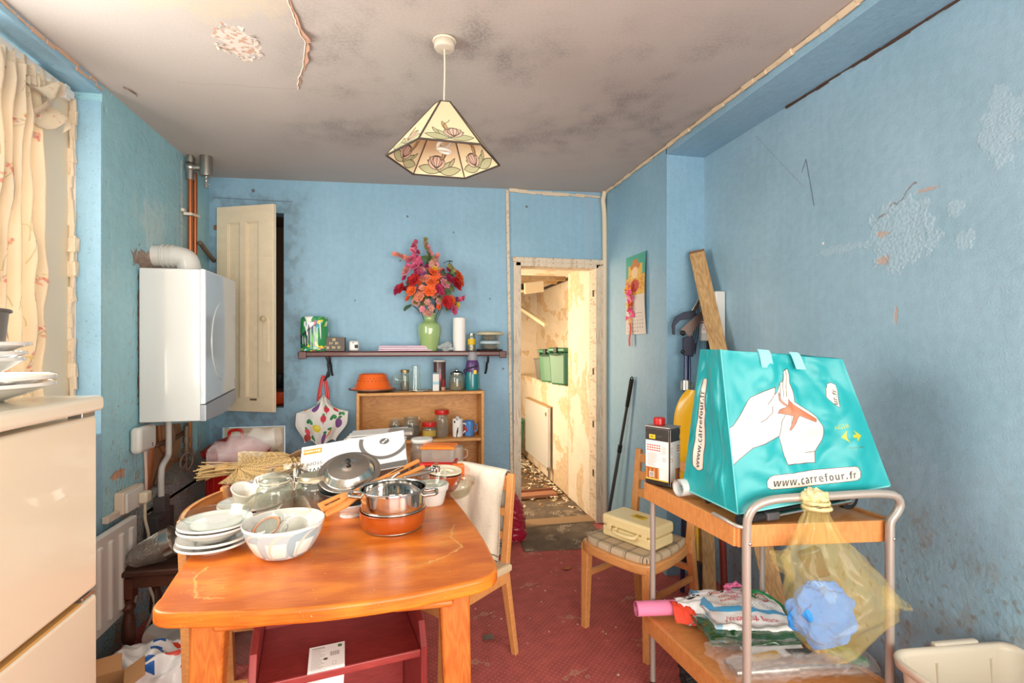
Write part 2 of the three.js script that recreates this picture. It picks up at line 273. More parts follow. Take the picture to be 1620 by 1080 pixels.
M.doormat = std(0xffffff, 0.95, { map: matTex }); M.concrete = std(0xf0dcc0, 0.9, { map: matTex });
const oldPaintTex = dataTex(256, 512, (u, v) => { const x = u * 0.3, y = v * 0.6; let c = [218, 202, 178].map((q) => q * (1 + 0.06 * fbm(x * 20, y * 6) + 0.05 * n2(x * 150, y * 5))); c = mixc(c, [164, 132, 106], 0.5 * sst(0.22, 0.34, fbm(x * 26, y * 5, 4))); return mixc(c, [150, 128, 108], 0.3 * speck(x, y, 60, 0.85)); });
fit(oldPaintTex, 0, 0, 0.3, 0.6);
M.oldPaint = std(0xffffff, 0.6, { map: oldPaintTex });
M.brown = std(0x4a3428, 0.8); M.soot = std(0x3a302a, 0.95); M.flakePaint = std(0xe4dccf, 0.8); M.bareWood = std(0xa88a68, 0.8);

const ZB = -3.705, XL = -1.27, XP = 1.53, XR = 1.78, ZR = 2.25;
const rect = (x0, y0, x1, y1) => [[x0, y0], [x1, y0], [x1, y1], [x0, y1]];
// floor, ceiling
struct('floor', bx(3.6, 0.12, ZR - ZB + 0.32, 0.2, -0.06, (ZR + ZB) / 2, 0.002), M.carpet);
const ceilSlope = Math.atan(0.025), ceilY = (x) => 2.525 + 0.025 * x;
{ const g = bx(3.9, 0.1, ZR - ZB + 0.3, 0, 0, 0, 0.002); const u = g.attributes.uv, p = g.attributes.position; for (let i = 0; i < u.count; i++) u.setXY(i, p.getX(i) + 0.25, -(p.getZ(i) + (ZR + ZB) / 2)); struct('ceiling', tr(g, 0.25, ceilY(0.25) + 0.05, (ZR + ZB) / 2, 0, 0, ceilSlope), M.ceiling); }
// back wall with the doorway and the cupboard opening
struct('wall_back', tr(slab(rect(-1.5, 0, 2.0, 2.66), 0.12, 0, 1, [rect(0.818, 0.001, 1.482, 1.995), rect(-1.19, 0.95, -0.807, 2.278), rect(-1.19, 0.4, -0.8, 0.825)]), 0, 0, ZB - 0.12), M.wallBack);
// left wall: chimney breast with a rough hole for pipes, then the window recess
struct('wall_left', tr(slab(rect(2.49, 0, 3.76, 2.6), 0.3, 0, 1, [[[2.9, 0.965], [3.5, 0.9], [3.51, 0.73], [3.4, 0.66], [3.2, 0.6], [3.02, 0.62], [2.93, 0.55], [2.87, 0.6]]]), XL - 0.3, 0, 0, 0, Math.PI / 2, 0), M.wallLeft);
struct('wall_left_sill', bx(0.3, 1.0, 2.49 + ZR + 0.1, XL - 0.15, 0.5, (ZR + 0.1 - 2.49) / 2, 0.002), M.wallBlue);
struct('wall_left_outer', tr(slab(rect(-2.4, 1.0, 2.49, 2.6), 0.1, 0, 1, [rect(0.92, 1.02, 2.38, 2.4)]), -1.57, 0, 0, 0, Math.PI / 2, 0), M.wallBlue);
struct('wall_left_front', bx(0.3, 2.6, 3.1, XL - 0.15, 1.3, 0.75, 0.002), M.wallBlue);
struct('beam_left', bx(0.3, 0.16, 1.69, XL - 0.15, 2.455 + 0.08, -1.645, 0.004), M.wallBlue);
{ const g = []; for (let i = 0; i < 16; i++) { const z = -2.47 + i * 0.045 + rr(-0.01, 0.01); g.push(tr(lumpy(rbox(0.004, rr(0.008, 0.022), rr(0.03, 0.07), 0.001), 0.001, 60, i), XL + 0.002, ceilY(XL) - rr(0.006, 0.022), z)); } struct('trim_6', g, std(0xc9a68c, 0.8)); }
// pier and alcove on the right, beam over the alcove
struct('wall_pier', tr(slab(rect(-3.75, 0, -2.77, 2.62), 0.4, 0, 1), XP + 0.4, 0, 0, 0, -Math.PI / 2, 0), M.pierPaint);
{ const g = bx(0.26, 2.62, 0.012, XP + 0.13, 1.31, -2.764, 0.001); struct('wall_alcove_return', g, M.wallBlue); }
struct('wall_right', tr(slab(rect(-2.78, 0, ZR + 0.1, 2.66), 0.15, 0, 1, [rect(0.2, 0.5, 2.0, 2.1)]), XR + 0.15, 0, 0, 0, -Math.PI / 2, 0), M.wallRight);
struct('beam_right', bx(XR - XP, 0.16, ZR + 2.77, (XR + XP) / 2, 2.513 + 0.08, (ZR - 2.77) / 2, 0.003), M.wallBlue);
// wall behind the camera with a large opening added for the fill light
struct('wall_rear', tr(slab(rect(-1.6, 0, 2.0, 2.66), 0.15, 0, 1, [rect(-1.0, 0.08, 1.4, 2.32)]), 0, 0, ZR), M.wallBlue);
function windowFrame(name, w, h, pos, turn, bars) {
  const f = frameGroup(name); f.position.set(...pos); f.rotation.y = turn;
  struct('window_frame', [bx(w, 0.06, 0.06, 0, h / 2 - 0.03, 0), bx(w, 0.06, 0.06, 0, -h / 2 + 0.03, 0), bx(0.06, h, 0.06, -w / 2 + 0.03, 0, 0), bx(0.06, h, 0.06, w / 2 - 0.03, 0, 0)], M.cream, f);
  for (let i = 1; i < bars; i++) struct('glazing_bar', bx(0.045, h - 0.1, 0.05, -w / 2 + i * w / bars, 0, 0), M.cream, f);
  for (let i = 0; i < bars; i++) struct('pane', bx(w / bars - 0.05, h - 0.1, 0.004, -w / 2 + (i + 0.5) * w / bars, 0, 0, 0.001), M.glass, f);
  return f;
}
windowFrame('window_1', 1.46, 1.38, [-1.52, 1.71, -1.65], Math.PI / 2, 3);
windowFrame('added_window_2', 2.4, 2.24, [0.2, 1.2, ZR + 0.08], 0, 4);  // unseen glazing, added to carry the frontal fill
windowFrame('added_window_4', 1.8, 1.6, [XR + 0.08, 1.3, 1.1], Math.PI / 2, 2);  // unseen window, added to brighten the fridge, left wall and boiler front
{ const g = sheet(30, 8, (u, v) => [-4.5 + 0.25 * n2(u * 6, v * 4), -0.5 + 2.9 * v, -6 + 8 * u], 0.2); const hedge = part('hedge', lumpy(g, 0.12, 5), std(0x8a9a3c, 0.9), scene); tag(hedge, 'yellow green garden hedge seen past the curtain through the window', 'hedge'); }
// peeling jamb of the left window
struct('trim_1', bx(0.03, 1.42, 0.2, -1.395, 1.71, -2.385, 0.004), M.cream);
{ const g = []; for (let i = 0; i < 26; i++) { const y = 1.06 + i * 0.053; g.push(tr(lumpy(rbox(rr(0.016, 0.032), 0.062, rr(0.014, 0.03), 0.006), 0.006, 40, i), -1.372 + 0.006 * Math.sin(i * 0.6), y, -2.47)); } struct('trim_2', g, M.oldPaint); }
struct('wall_reveal_edge', bx(0.022, 1.42, 0.01, -1.375, 1.71, -2.485, 0.003), std(0xe6cfc4, 0.8));
struct('wall_reveal', bx(0.112, 1.42, 0.005, -1.327, 1.71, -2.4865, 0.001), M.wallBlue);
// cracked paper and plaster along the ceiling edges
{
  const g = []; for (let i = 0; i < 34; i++) { const z = -3.66 + i * 0.075; g.push(tr(lumpy(rbox(rr(0.014, 0.026), rr(0.012, 0.022), 0.082, 0.004), 0.004, 45, i), XP - 0.008, ceilY(XP) - 0.008, z, 0, 0, 0.5)); }
  struct('trim_3', g, std(0xd6c3a4, 0.8));
  const h = []; for (let i = 0; i < 11; i++) h.push(tr(lumpy(rbox(0.075, rr(0.012, 0.03), rr(0.01, 0.02), 0.004), 0.004, 40, i + 50), 0.80 + i * 0.065, ceilY(0.8 + i * 0.065) - 0.016 - 0.002 * i + rr(-0.004, 0.004), ZB + 0.008, 0, 0, rr(-0.12, 0.08)));
  struct('trim_4', h, M.oldPaint);
  const k = []; for (let i = 0; i < 24; i++) { const z = -2.05 + i * 0.06; k.push(tr(lumpy(rbox(0.008, rr(0.006, 0.014), 0.066, 0.003), 0.003, 50, i + 90), XR - 0.003, 2.509 - 0.002 * Math.sin(i), z)); }
  struct('trim_5', k, M.brown);
}
// door frame: jambs, head, cover strips
{
  const d = frameGroup('door_1');
  struct('jamb', bx(0.042, 2.0, 0.15, 0.832, 1.0, ZB - 0.05, 0.004), M.oldPaint, d); struct('jamb', bx(0.042, 2.0, 0.15, 1.466, 1.0, ZB - 0.05, 0.004), M.oldPaint, d);
  struct('head', bx(0.68, 0.045, 0.15, 1.15, 1.99, ZB - 0.05, 0.004), M.oldPaint, d);
  struct('architrave', bx(0.034, 2.01, 0.022, 0.812, 1.005, ZB + 0.011, 0.005), M.oldPaint, d); struct('architrave', bx(0.05, 1.99, 0.026, 1.487, 0.995, ZB + 0.013, 0.006), M.oldPaint, d);
  struct('architrave', bx(0.72, 0.036, 0.03, 1.148, 2.018, ZB + 0.015, 0.006), M.oldPaint, d);
  struct('cover_strip', beam([0.748, 2.53, ZB + 0.01], [0.79, 0, ZB + 0.01], 0.022, 0.02), M.oldPaint, d); struct('cover_strip', tube([[1.512, 2.555, ZB + 0.03], [1.5, 2.52, ZB + 0.03], [1.512, 2.4, ZB + 0.025], [1.516, 1.2, ZB + 0.025], [1.518, 0, ZB + 0.025]], 0.019), std(0xe4d6bc, 0.7), d);
  for (const y of [1.78, 1.17, 0.76, 0.38]) struct('hinge_recess', bx(0.005, 0.05, 0.022, 1.443, y, ZB - 0.03, 0.001), M.brown, d);
  struct('threshold', bx(0.62, 0.02, 0.14, 1.15, 0.008, ZB - 0.06, 0.004), M.bareWood, d);
}
// the room beyond
const Z2 = -6.6;
struct('floor_2', bx(1.9, 0.1, 2.9, 0.7, -0.055, -5.2, 0.002), M.concrete);
struct('wall_beyond_right', tr(slab(rect(-4.39, 0, -3.825, 2.5), 0.15, 0, 1), 1.455 + 0.15, 0, 0, 0, -Math.PI / 2, 0), M.plaster);
struct('wall_beyond_half', bx(0.4, 0.995, 2.3, 1.455 + 0.2, 0.4975, -5.53, 0.006), M.plaster);
struct('wall_beyond_upper', bx(0.1, 1.6, 2.3, 1.455 + 0.34, 1.79, -5.53, 0.002), M.plaster);
struct('wall_beyond_end', bx(2.2, 2.6, 0.1, 0.7, 1.3, Z2 - 0.05, 0.002), M.plaster);
struct('wall_beyond_left', tr(slab(rect(3.825, 0, 6.7, 2.5), 0.12, 0, 1, [rect(4.35, 0.65, 5.35, 2.05)]), -0.05, 0, 0, 0, Math.PI / 2, 0), M.plaster);
windowFrame('window_3', 1.0, 1.4, [0.0, 1.35, -4.85], Math.PI / 2, 2);
struct('ceiling_beyond', bx(1.9, 0.05, 0.72, 0.72, 2.045, -4.18, 0.002), M.plaster); struct('ceiling_beyond_side', bx(0.3, 0.06, 1.95, 1.62, 2.13, -5.65, 0.002), M.plaster);
{ // broken ceiling: dark brown panels painting the shade of the holes, bare joists, hanging laths
  struct('dark_void_panels', [bx(2.0, 0.05, 2.2, 0.7, 2.66, -5.65, 0.002), bx(1.36, 0.75, 0.04, 0.68, 2.33, -5.34, 0.002), bx(0.62, 0.34, 0.04, 0.88, 1.86, -5.98, 0.002), bx(0.05, 0.6, 2.2, -0.02, 2.38, -5.65, 0.002), bx(0.05, 0.6, 2.2, 1.74, 2.38, -5.65, 0.002)], M.brown);
  const j = frameGroup('ceiling_joists');
  for (let i = 0; i < 5; i++) struct('joist', bx(1.8, 0.05, 0.04, 0.7, 2.05 + 0.03 * (i % 2), -4.62 - i * 0.15, 0.004, rr(-0.05, 0.05), 0, rr(-0.02, 0.02)), M.plank, j);
  struct('plasterboard', bx(0.2, 0.11, 0.03, 1.24, 1.94, -4.8, 0.006, 0.3, 0.15, 0.12), std(0xdcc49a, 0.9), j);
  struct('plasterboard', bx(1.36, 0.025, 0.08, 0.68, 1.945, -5.3, 0.006, 0.02, 0, 0.02), std(0xe8d4ac, 0.9), j);
  struct('rafter', bx(0.06, 0.05, 1.5, 1.02, 1.92, -5.9, 0.004, 0.38, 0, 0), M.plank, j); struct('rafter', bx(0.05, 0.04, 1.5, 1.3, 1.86, -5.9, 0.004, 0.38, 0.25, 0), std(0xe8d8b4, 0.8), j);
}
struct('doormat_base', bx(0.6, 0.006, 1.02, 1.12, 0.003, -3.76, 0.002, 0, -0.08, 0), M.doormat).name = 'trim_7';
// cupboard behind the ajar door
struct('cupboard_interior', [bx(0.44, 1.4, 0.02, -1.0, 1.62, ZB - 0.48, 0.002), bx(0.02, 1.4, 0.38, -1.2, 1.62, ZB - 0.3, 0.002), bx(0.02, 1.4, 0.38, -0.797, 1.62, ZB - 0.3, 0.002), bx(0.42, 0.02, 0.38, -1.0, 0.94, ZB - 0.3, 0.002), bx(0.42, 0.02, 0.38, -1.0, 2.29, ZB - 0.3, 0.002)], std(0x6a5140, 0.9));
struct('pipe_recess', [bx(0.02, 0.46, 0.68, -1.37, 0.76, -3.19, 0.002), bx(0.1, 0.02, 0.68, -1.32, 0.535, -3.19, 0.002)], std(0xd09a70, 0.9));

// ---------- left side: curtain, fridge and crockery, boiler, pipes ----------
const curtainTex = canvasTex(512, 1024, (g, w, h) => {
  g.fillStyle = '#f3e8d6'; g.fillRect(0, 0, w, h);
  for (let i = 0; i < 90; i++) {
    const x = rnd() * w, y = rnd() * h; g.strokeStyle = 'rgba(170,160,110,.55)'; g.lineWidth = 1.5; g.beginPath(); g.moveTo(x, y); g.quadraticCurveTo(x + rr(-30, 30), y + rr(-40, 0), x + rr(-30, 30), y + rr(20, 60)); g.stroke();
    if (i % 2) for (let k = 0; k < 9; k++) { g.fillStyle = ['rgba(226,120,110,.55)', 'rgba(236,170,140,.6)', 'rgba(220,196,110,.5)', 'rgba(190,150,170,.4)'][Math.floor(rnd() * 4)]; g.beginPath(); g.ellipse(x + rr(-16, 16), y + rr(-16, 16), rr(3, 8), rr(2, 5), rnd() * 3, 0, 7); g.fill(); }
  }
});
M.curtain = phys(0xe6e2da, 0.95, { map: curtainTex, transmission: 0.3, thickness: 0 });
{
  const t = thing('curtain', 'pale floral curtain gathered at the right edge of the left window', 'curtain', [-1.36, 0.95, -2.12]);
  part('fabric', sheet(70, 30, (u, v) => { const a = v * 1.42, k = 1 + 0.1 * Math.sin(v * 5), z = -0.13 + u * 0.36; return [0.034 * Math.sin(u * 40 + 0.8 * Math.sin(v * 3)) * (0.55 + 0.45 * v) + 0.012 * n2(u * 9, v * 5), a + 0.012 * Math.sin(u * 22), z * k + 0.01 * Math.sin(v * 7 + u * 9)]; }, 0.0015), M.curtain, t);
  part('heading', sheet(60, 6, (u, v) => [0.026 * Math.sin(u * 52) + 0.02 * v * n2(u * 12, 3), 1.40 + v * 0.075 + 0.02 * n2(u * 7, 1) - 0.05 * u * u, -0.2 + u * 0.42], 0.002), M.curtain, t);
  part('fold', sheet(14, 8, (u, v) => [0.05 + 0.035 * Math.sin(u * 7 + v * 4), 1.26 + 0.14 * u + 0.03 * Math.sin(v * 6), -0.185 + v * 0.13 + 0.03 * u], 0.002), M.curtain, t);
  const r = thing('curtain_rail', 'white curtain rail under the blue beam of the left window', 'curtain rail', [-1.36, 2.42, -1.65]);
  part('track', bx(0.022, 0.03, 1.56, 0, 0.0, -0.02, 0.004), M.plastic, r); part('bracket', bx(0.05, 0.06, 0.03, -0.02, 0, -0.77), M.plastic, r);
}
{
  const t = thing('fridge', 'tall cream fridge with two doors in the near left corner', 'fridge', [-0.71, 0, -1.375], R(1));
  const W = 1.0, D = 0.49;
  part('cabinet', bx(D, 1.2, W, -D / 2 - 0.045, 0.61, W / 2, 0.006), M.cream, t);
  part('worktop', bx(D + 0.03, 0.036, W + 0.006, -D / 2 - 0.0, 1.243, W / 2, 0.012), phys(0xdfd4be, 0.25, { clearcoat: 0.4 }), t);
  part('upper_door', bx(0.042, 0.405, W, -0.021, 1.012, W / 2, 0.01), M.cream, t);
  part('lower_door', bx(0.042, 0.74, W, -0.021, 0.425, W / 2, 0.01), M.cream, t);
  part('hinge', bx(0.03, 0.012, 0.05, -0.018, 1.219, 0.03, 0.002), M.brushed, t); part('hinge', bx(0.03, 0.008, 0.05, -0.018, 0.802, 0.03, 0.002), M.brushed, t);
  part('door_trim', bx(0.02, 0.006, W - 0.06, -0.012, 0.796, W / 2 + 0.03, 0.002), std(0xc89a58, 0.5), t);
  for (const [x, z] of [[-0.08, 0.06], [-0.46, 0.06], [-0.08, 0.9], [-0.46, 0.9]]) part('foot', cyl(0.02, 0.02, 0.05, x, 0.025, z), M.black, t);
}
const plateGeo = (r, h, t = 0.005, f = 0.55) => vessel(smoothPts([[0.002, 0], [r * f * 0.92, 0], [r * f, 0.004], [r * (f + 0.18), h * 0.45], [r * 0.92, h * 0.85], [r, h]], 24), t, 56);
function plate(label, pos, r, h, tilt = [0, 0], group, mat = M.china, name = 'plate') { const m = part(name, plateGeo(r, h), mat, scene); m.name = numbered(name); m.position.set(...pos); m.rotation.set(tilt[0], 0, tilt[1]); return tag(m, label, name === 'bowl' ? 'bowl' : 'plate', group); }
{
  const g = 'crockery stacked on the fridge', cx = -0.9, cz = -1.215;
  plate('lowest white plate of the stack on the fridge', [cx, 1.2615, cz], 0.175, 0.034, [0, 0], g);
  plate('white plate second from the bottom of the stack on the fridge', [cx + 0.002, 1.280, cz + 0.002], 0.175, 0.03, [0, 0], g);
  plate('white bowl in the middle of the stack on the fridge', [cx - 0.012, 1.302, cz], 0.135, 0.046, [0, 0], g, M.china, 'bowl');
  plate('white dish under the topmost dish of the stack on the fridge', [cx - 0.012, 1.334, cz], 0.137, 0.026, [0, 0], g);
  plate('topmost white dish of the stack on the fridge below the grey tin', [cx - 0.01, 1.353, cz], 0.142, 0.026, [0, 0], g);
  const t = thing('cake_tin', 'dull grey round metal tin on top of the white plates', 'tin', [cx - 0.042, 1.3640, cz]);
  part('tin_body', vessel([[0.002, 0], [0.118, 0], [0.126, 0.006], [0.133, 0.085]], 0.002), std(0x8d8580, 0.4, { metalness: 0.65 }), t); part('rim', ring(0.135, 0.004, 0, 0.087, 0), std(0x7d7672, 0.4, { metalness: 0.7 }), t);
}
{ // boiler
  const t = thing('boiler', 'white wall-hung gas boiler with a grey lower panel', 'boiler', [-1.265, 1.0, -2.78]);
  const white = phys(0xd4d4d0, 0.16, { clearcoat: 0.5, clearcoatRoughness: 0.05 });
  part('casing', bx(0.27, 0.755, 0.45, 0.137, 0.3775, -0.225, 0.006), white, t);
  const sh = [[0, 0.085], [0.46, 0.125], [0.46, 0.755], [0, 0.755]];
  part('front_cover', tr(slab(sh, 0.026, 0.006), 0.27, 0, 0, 0, Math.PI / 2, 0), phys(0xcdd4d8, 0.1, { clearcoat: 0.9, clearcoatRoughness: 0.04 }), t);
  { const g = cyl(0.17, 0.17, 0.005, 0, 0, 0, 0, 0, Math.PI / 2, 56); g.scale(1, 1.25, 1); part('embossed_disc', tr(g, 0.2975, 0.40, -0.25), phys(0xd0d6d8, 0.12, { clearcoat: 0.9 }), t); }
  part('lower_panel', tr(slab([[0, 0], [0.25, 0.004], [0.46, 0.05], [0.46, 0.118], [0, 0.08]], 0.028, 0.004), 0.27, 0, 0, 0, Math.PI / 2, 0), phys(0xa8abb2, 0.3, { metalness: 0.25 }), t);
  part('badge', bx(0.003, 0.045, 0.022, 0.297, 0.16, -0.43, 0.001), std(0xb8bcc0, 0.4), t);
  const f = thing('flue_elbow', 'white plastic flue elbow on top of the boiler', 'flue pipe', [-1.11, 1.756, -2.957]);
  part('elbow', tube([[0, 0, 0], [0, 0.03, 0], [-0.012, 0.068, 0], [-0.05, 0.085, 0], [-0.1, 0.085, 0], [-0.16, 0.085, 0]], 0.055, 40, false, 28, false), M.white, f);
  for (const g of [ring(0.057, 0.005, 0, 0.004, 0), ring(0.057, 0.004, -0.07, 0.085, 0, 0, Math.PI / 2, 0), ring(0.059, 0.004, -0.09, 0.085, 0, 0, Math.PI / 2, 0), ring(0.059, 0.004, -0.115, 0.085, 0, 0, Math.PI / 2, 0)]) part('collar', g, M.white, f);
}
{ // copper pipes and fittings above the boiler
  const P = (name, label, g, m) => { const o = part(name, g, m, scene); o.name = numbered(name); return tag(o, label, 'pipe'); };
  P('copper_pipe', 'brown copper pipe rising to the ceiling, left of two above the boiler', tube([[-1.235, 1.0, -3.31], [-1.235, 1.9, -3.31], [-1.235, 2.36, -3.31]], 0.014, 20), M.copper);
  P('copper_pipe', 'brown copper pipe beside the valve, right of two above the boiler', tube([[-1.228, 1.0, -3.36], [-1.228, 1.9, -3.36], [-1.228, 2.40, -3.36]], 0.013, 20), M.copper);
  P('insulated_pipe', 'dark pipe running from above the boiler towards the cupboard door', tube([[-1.2, 1.99, -3.36], [-1.215, 1.965, -3.5], [-1.24, 1.94, -3.70]], 0.014, 16), std(0x6a5a4c, 0.7));
  const v = thing('air_separator', 'grey metal valve and air vent at the top of the copper pipes', 'valve', [-1.235, 2.36, -3.31]);
  part('valve_body', [cyl(0.022, 0.022, 0.06, 0, 0.02, 0), sph(0.03, 0, 0.065, 0), cyl(0.026, 0.026, 0.03, 0, 0.105, 0), cyl(0.018, 0.018, 0.06, 0, 0.14, 0), cyl(0.02, 0.02, 0.07, 0.035, 0.065, 0.0, 0, 0, Math.PI / 2)], M.brushed, v);
  part('vent_chamber', lathe([[0, -0.04], [0.03, -0.04], [0.034, -0.034], [0.034, 0.08], [0.03, 0.09], [0.012, 0.096], [0, 0.096]]).translate(0.085, 0.055, 0), M.brushed, v);
  part('drain_tap', [cyl(0.008, 0.008, 0.07, 0.085, -0.015, 0), cyl(0.014, 0.014, 0.014, 0.085, -0.005, 0), cyl(0.012, 0.012, 0.012, 0.085, -0.045, 0), bx(0.04, 0.007, 0.007, 0.085, -0.03, 0)], M.chrome, v);
  part('copper_stub', cyl(0.016, 0.016, 0.05, 0, 0.16, 0), M.copper, v);
  const c = thing('pipe_clip', 'grimy white clip holding the two copper pipes', 'pipe clip', [-1.235, 2.15, -3.335]); part('clip_band', bx(0.045, 0.016, 0.13, 0.0, 0, 0, 0.003, 0.12), std(0xd8cfc0, 0.6), c); part('clip_foot', bx(0.02, 0.02, 0.03, -0.02, 0.01, 0.07), std(0xd8cfc0, 0.6), c);
  const w = thing('stopcock', 'old gas valve with round wheel in the hole under the boiler', 'valve', [-1.24, 0.70, -3.27]);
  part('wheel', [ring(0.05, 0.007, 0, 0, 0, 0, Math.PI / 2 - 0.3, 0), ...[0, 1, 2].map((k) => tr(cyl(0.004, 0.004, 0.1), 0, 0, 0, k * Math.PI / 3, -0.3, 0))], std(0x9a8a7c, 0.6, { metalness: 0.5 }), w);
  part('body', [cyl(0.014, 0.014, 0.22, -0.02, 0.09, -0.05), cyl(0.02, 0.02, 0.03, -0.02, 0.12, -0.05), cyl(0.022, 0.022, 0.04, -0.02, 0.05, -0.05), cyl(0.012, 0.012, 0.1, -0.02, 0.0, -0.06, 0.3), cyl(0.008, 0.008, 0.1, -0.02, 0.0, -0.02, Math.PI / 2)], std(0x8f7f6e, 0.55, { metalness: 0.6 }), w);
  const pl = ['rusty pipe in the hole under the boiler, nearest the white box', 'brown pipe in the middle of the hole under the boiler', 'dark pipe bending in the hole under the boiler', 'thin copper pipe at the far end of the hole under the boiler'];
  [[[-1.30, 1.0, -2.97], [-1.30, 0.8, -2.97], [-1.32, 0.56, -2.96]], [[-1.33, 0.96, -3.14], [-1.32, 0.8, -3.16], [-1.3, 0.72, -3.24], [-1.3, 0.7, -3.4]], [[-1.31, 0.97, -3.24], [-1.29, 0.84, -3.22], [-1.31, 0.74, -3.14], [-1.33, 0.62, -3.1]], [[-1.28, 1.0, -3.42], [-1.28, 0.8, -3.42], [-1.28, 0.72, -3.42]]].forEach((p, i) => P('old_pipe', pl[i], tube(p, [0.02, 0.012, 0.011, 0.014][i], 24), std([0xb06a40, 0xb88058, 0x8c6a54, 0xc0804e][i], 0.6, { metalness: 0.4 })));
  P('old_pipe', 'horizontal pipe across the hole under the boiler', tube([[-1.30, 0.84, -3.05], [-1.30, 0.84, -3.3], [-1.3, 0.86, -3.47]], 0.012, 16), std(0x7c5a42, 0.6, { metalness: 0.4 }));
  P('waste_pipe', 'white plastic waste pipe with a bend below the boiler', tube([[-1.235, 1.0, -3.03], [-1.235, 0.83, -3.03], [-1.235, 0.79, -3.025], [-1.235, 0.745, -2.955], [-1.235, 0.70, -2.945], [-1.235, 0.57, -2.945]], 0.015, 40), M.plastic);
  P('cable', 'pinkish cable running down from the white control box to the socket', tube([[-1.26, 0.87, -2.83], [-1.258, 0.8, -2.835], [-1.258, 0.68, -2.84], [-1.256, 0.62, -2.82], [-1.256, 0.6, -2.76]], 0.007, 30), std(0xe2c0b0, 0.6));
  const b = thing('control_box', 'white rounded control box on the wall below the boiler', 'control box', [-1.24, 0.925, -2.775]); part('cover', bx(0.05, 0.125, 0.165, 0, 0, 0, 0.02), M.white, b); for (const y of [-0.03, -0.04]) part('button', sph(0.004, 0.025, y, -0.03), M.darkgrey, b);
  const s = thing('socket', 'dirty white double socket on the left wall', 'socket', [-1.25, 0.665, -2.665]); part('box', bx(0.04, 0.1, 0.18, 0, 0, 0, 0.006), std(0xd9c4ae, 0.6), s); part('plate', bx(0.012, 0.092, 0.15, 0.025, 0, 0.005, 0.005), M.plastic, s);
  const p = thing('plug', 'cream plug with flex in the double socket', 'plug', [-1.20, 0.66, -2.70]); part('plug_body', bx(0.04, 0.055, 0.055, 0, 0, 0, 0.012), M.cream, p); part('flex', tube([[0, -0.02, 0], [0.0, -0.1, 0.0], [0.01, -0.2, -0.01], [-0.01, -0.32, 0.0], [0.01, -0.42, -0.01], [0.03, -0.52, -0.02], [0.01, -0.64, 0.03]], 0.0065, 50), std(0xd8cbb0, 0.6), p);
  const q = thing('wall_trunking', 'pale trunking running from the socket behind the fridge', 'trunking', [-1.255, 0.66, -2.53]); part('trunk_body', bx(0.025, 0.03, 0.1, 0, -0.035, 0, 0.004), std(0xd2c2b2, 0.7), q);
  const k = thing('meter_box', 'dark grey box on the wall under the white waste pipe', 'box', [-1.235, 0.3, -2.93]); part('case', bx(0.06, 0.22, 0.15, 0, 0.11, 0.02, 0.004), M.darkgrey, k); part('upper_case', bx(0.05, 0.08, 0.07, 0, 0.255, -0.02, 0.004), std(0x5a5454, 0.6), k); for (const y of [0.19, 0.08]) part('slot', bx(0.004, 0.006, 0.05, 0.031, y, 0.05), M.black, k); part('side_cover', bx(0.05, 0.2, 0.05, -0.002, 0.12, -0.085, 0.004), std(0x4a443c, 0.8), k);
}
{ // radiator
  const t = thing('radiator', 'white panel radiator on the left wall beside the dark stool', 'radiator', [-1.215, 0.2, -2.63]);
  const L = 1.0; part('panel', bx(0.03, 0.4, L, 0, 0.2, L / 2, 0.008), M.plastic, t);
  for (let i = 0; i < 12; i++) part('rib', bx(0.02, 0.33, 0.03, 0.018, 0.2, 0.06 + i * 0.08, 0.009), M.plastic, t);
  for (const z of [0.1, 0.9]) part('bracket', bx(0.04, 0.05, 0.03, -0.03, 0.3, z), M.plastic, t);
}
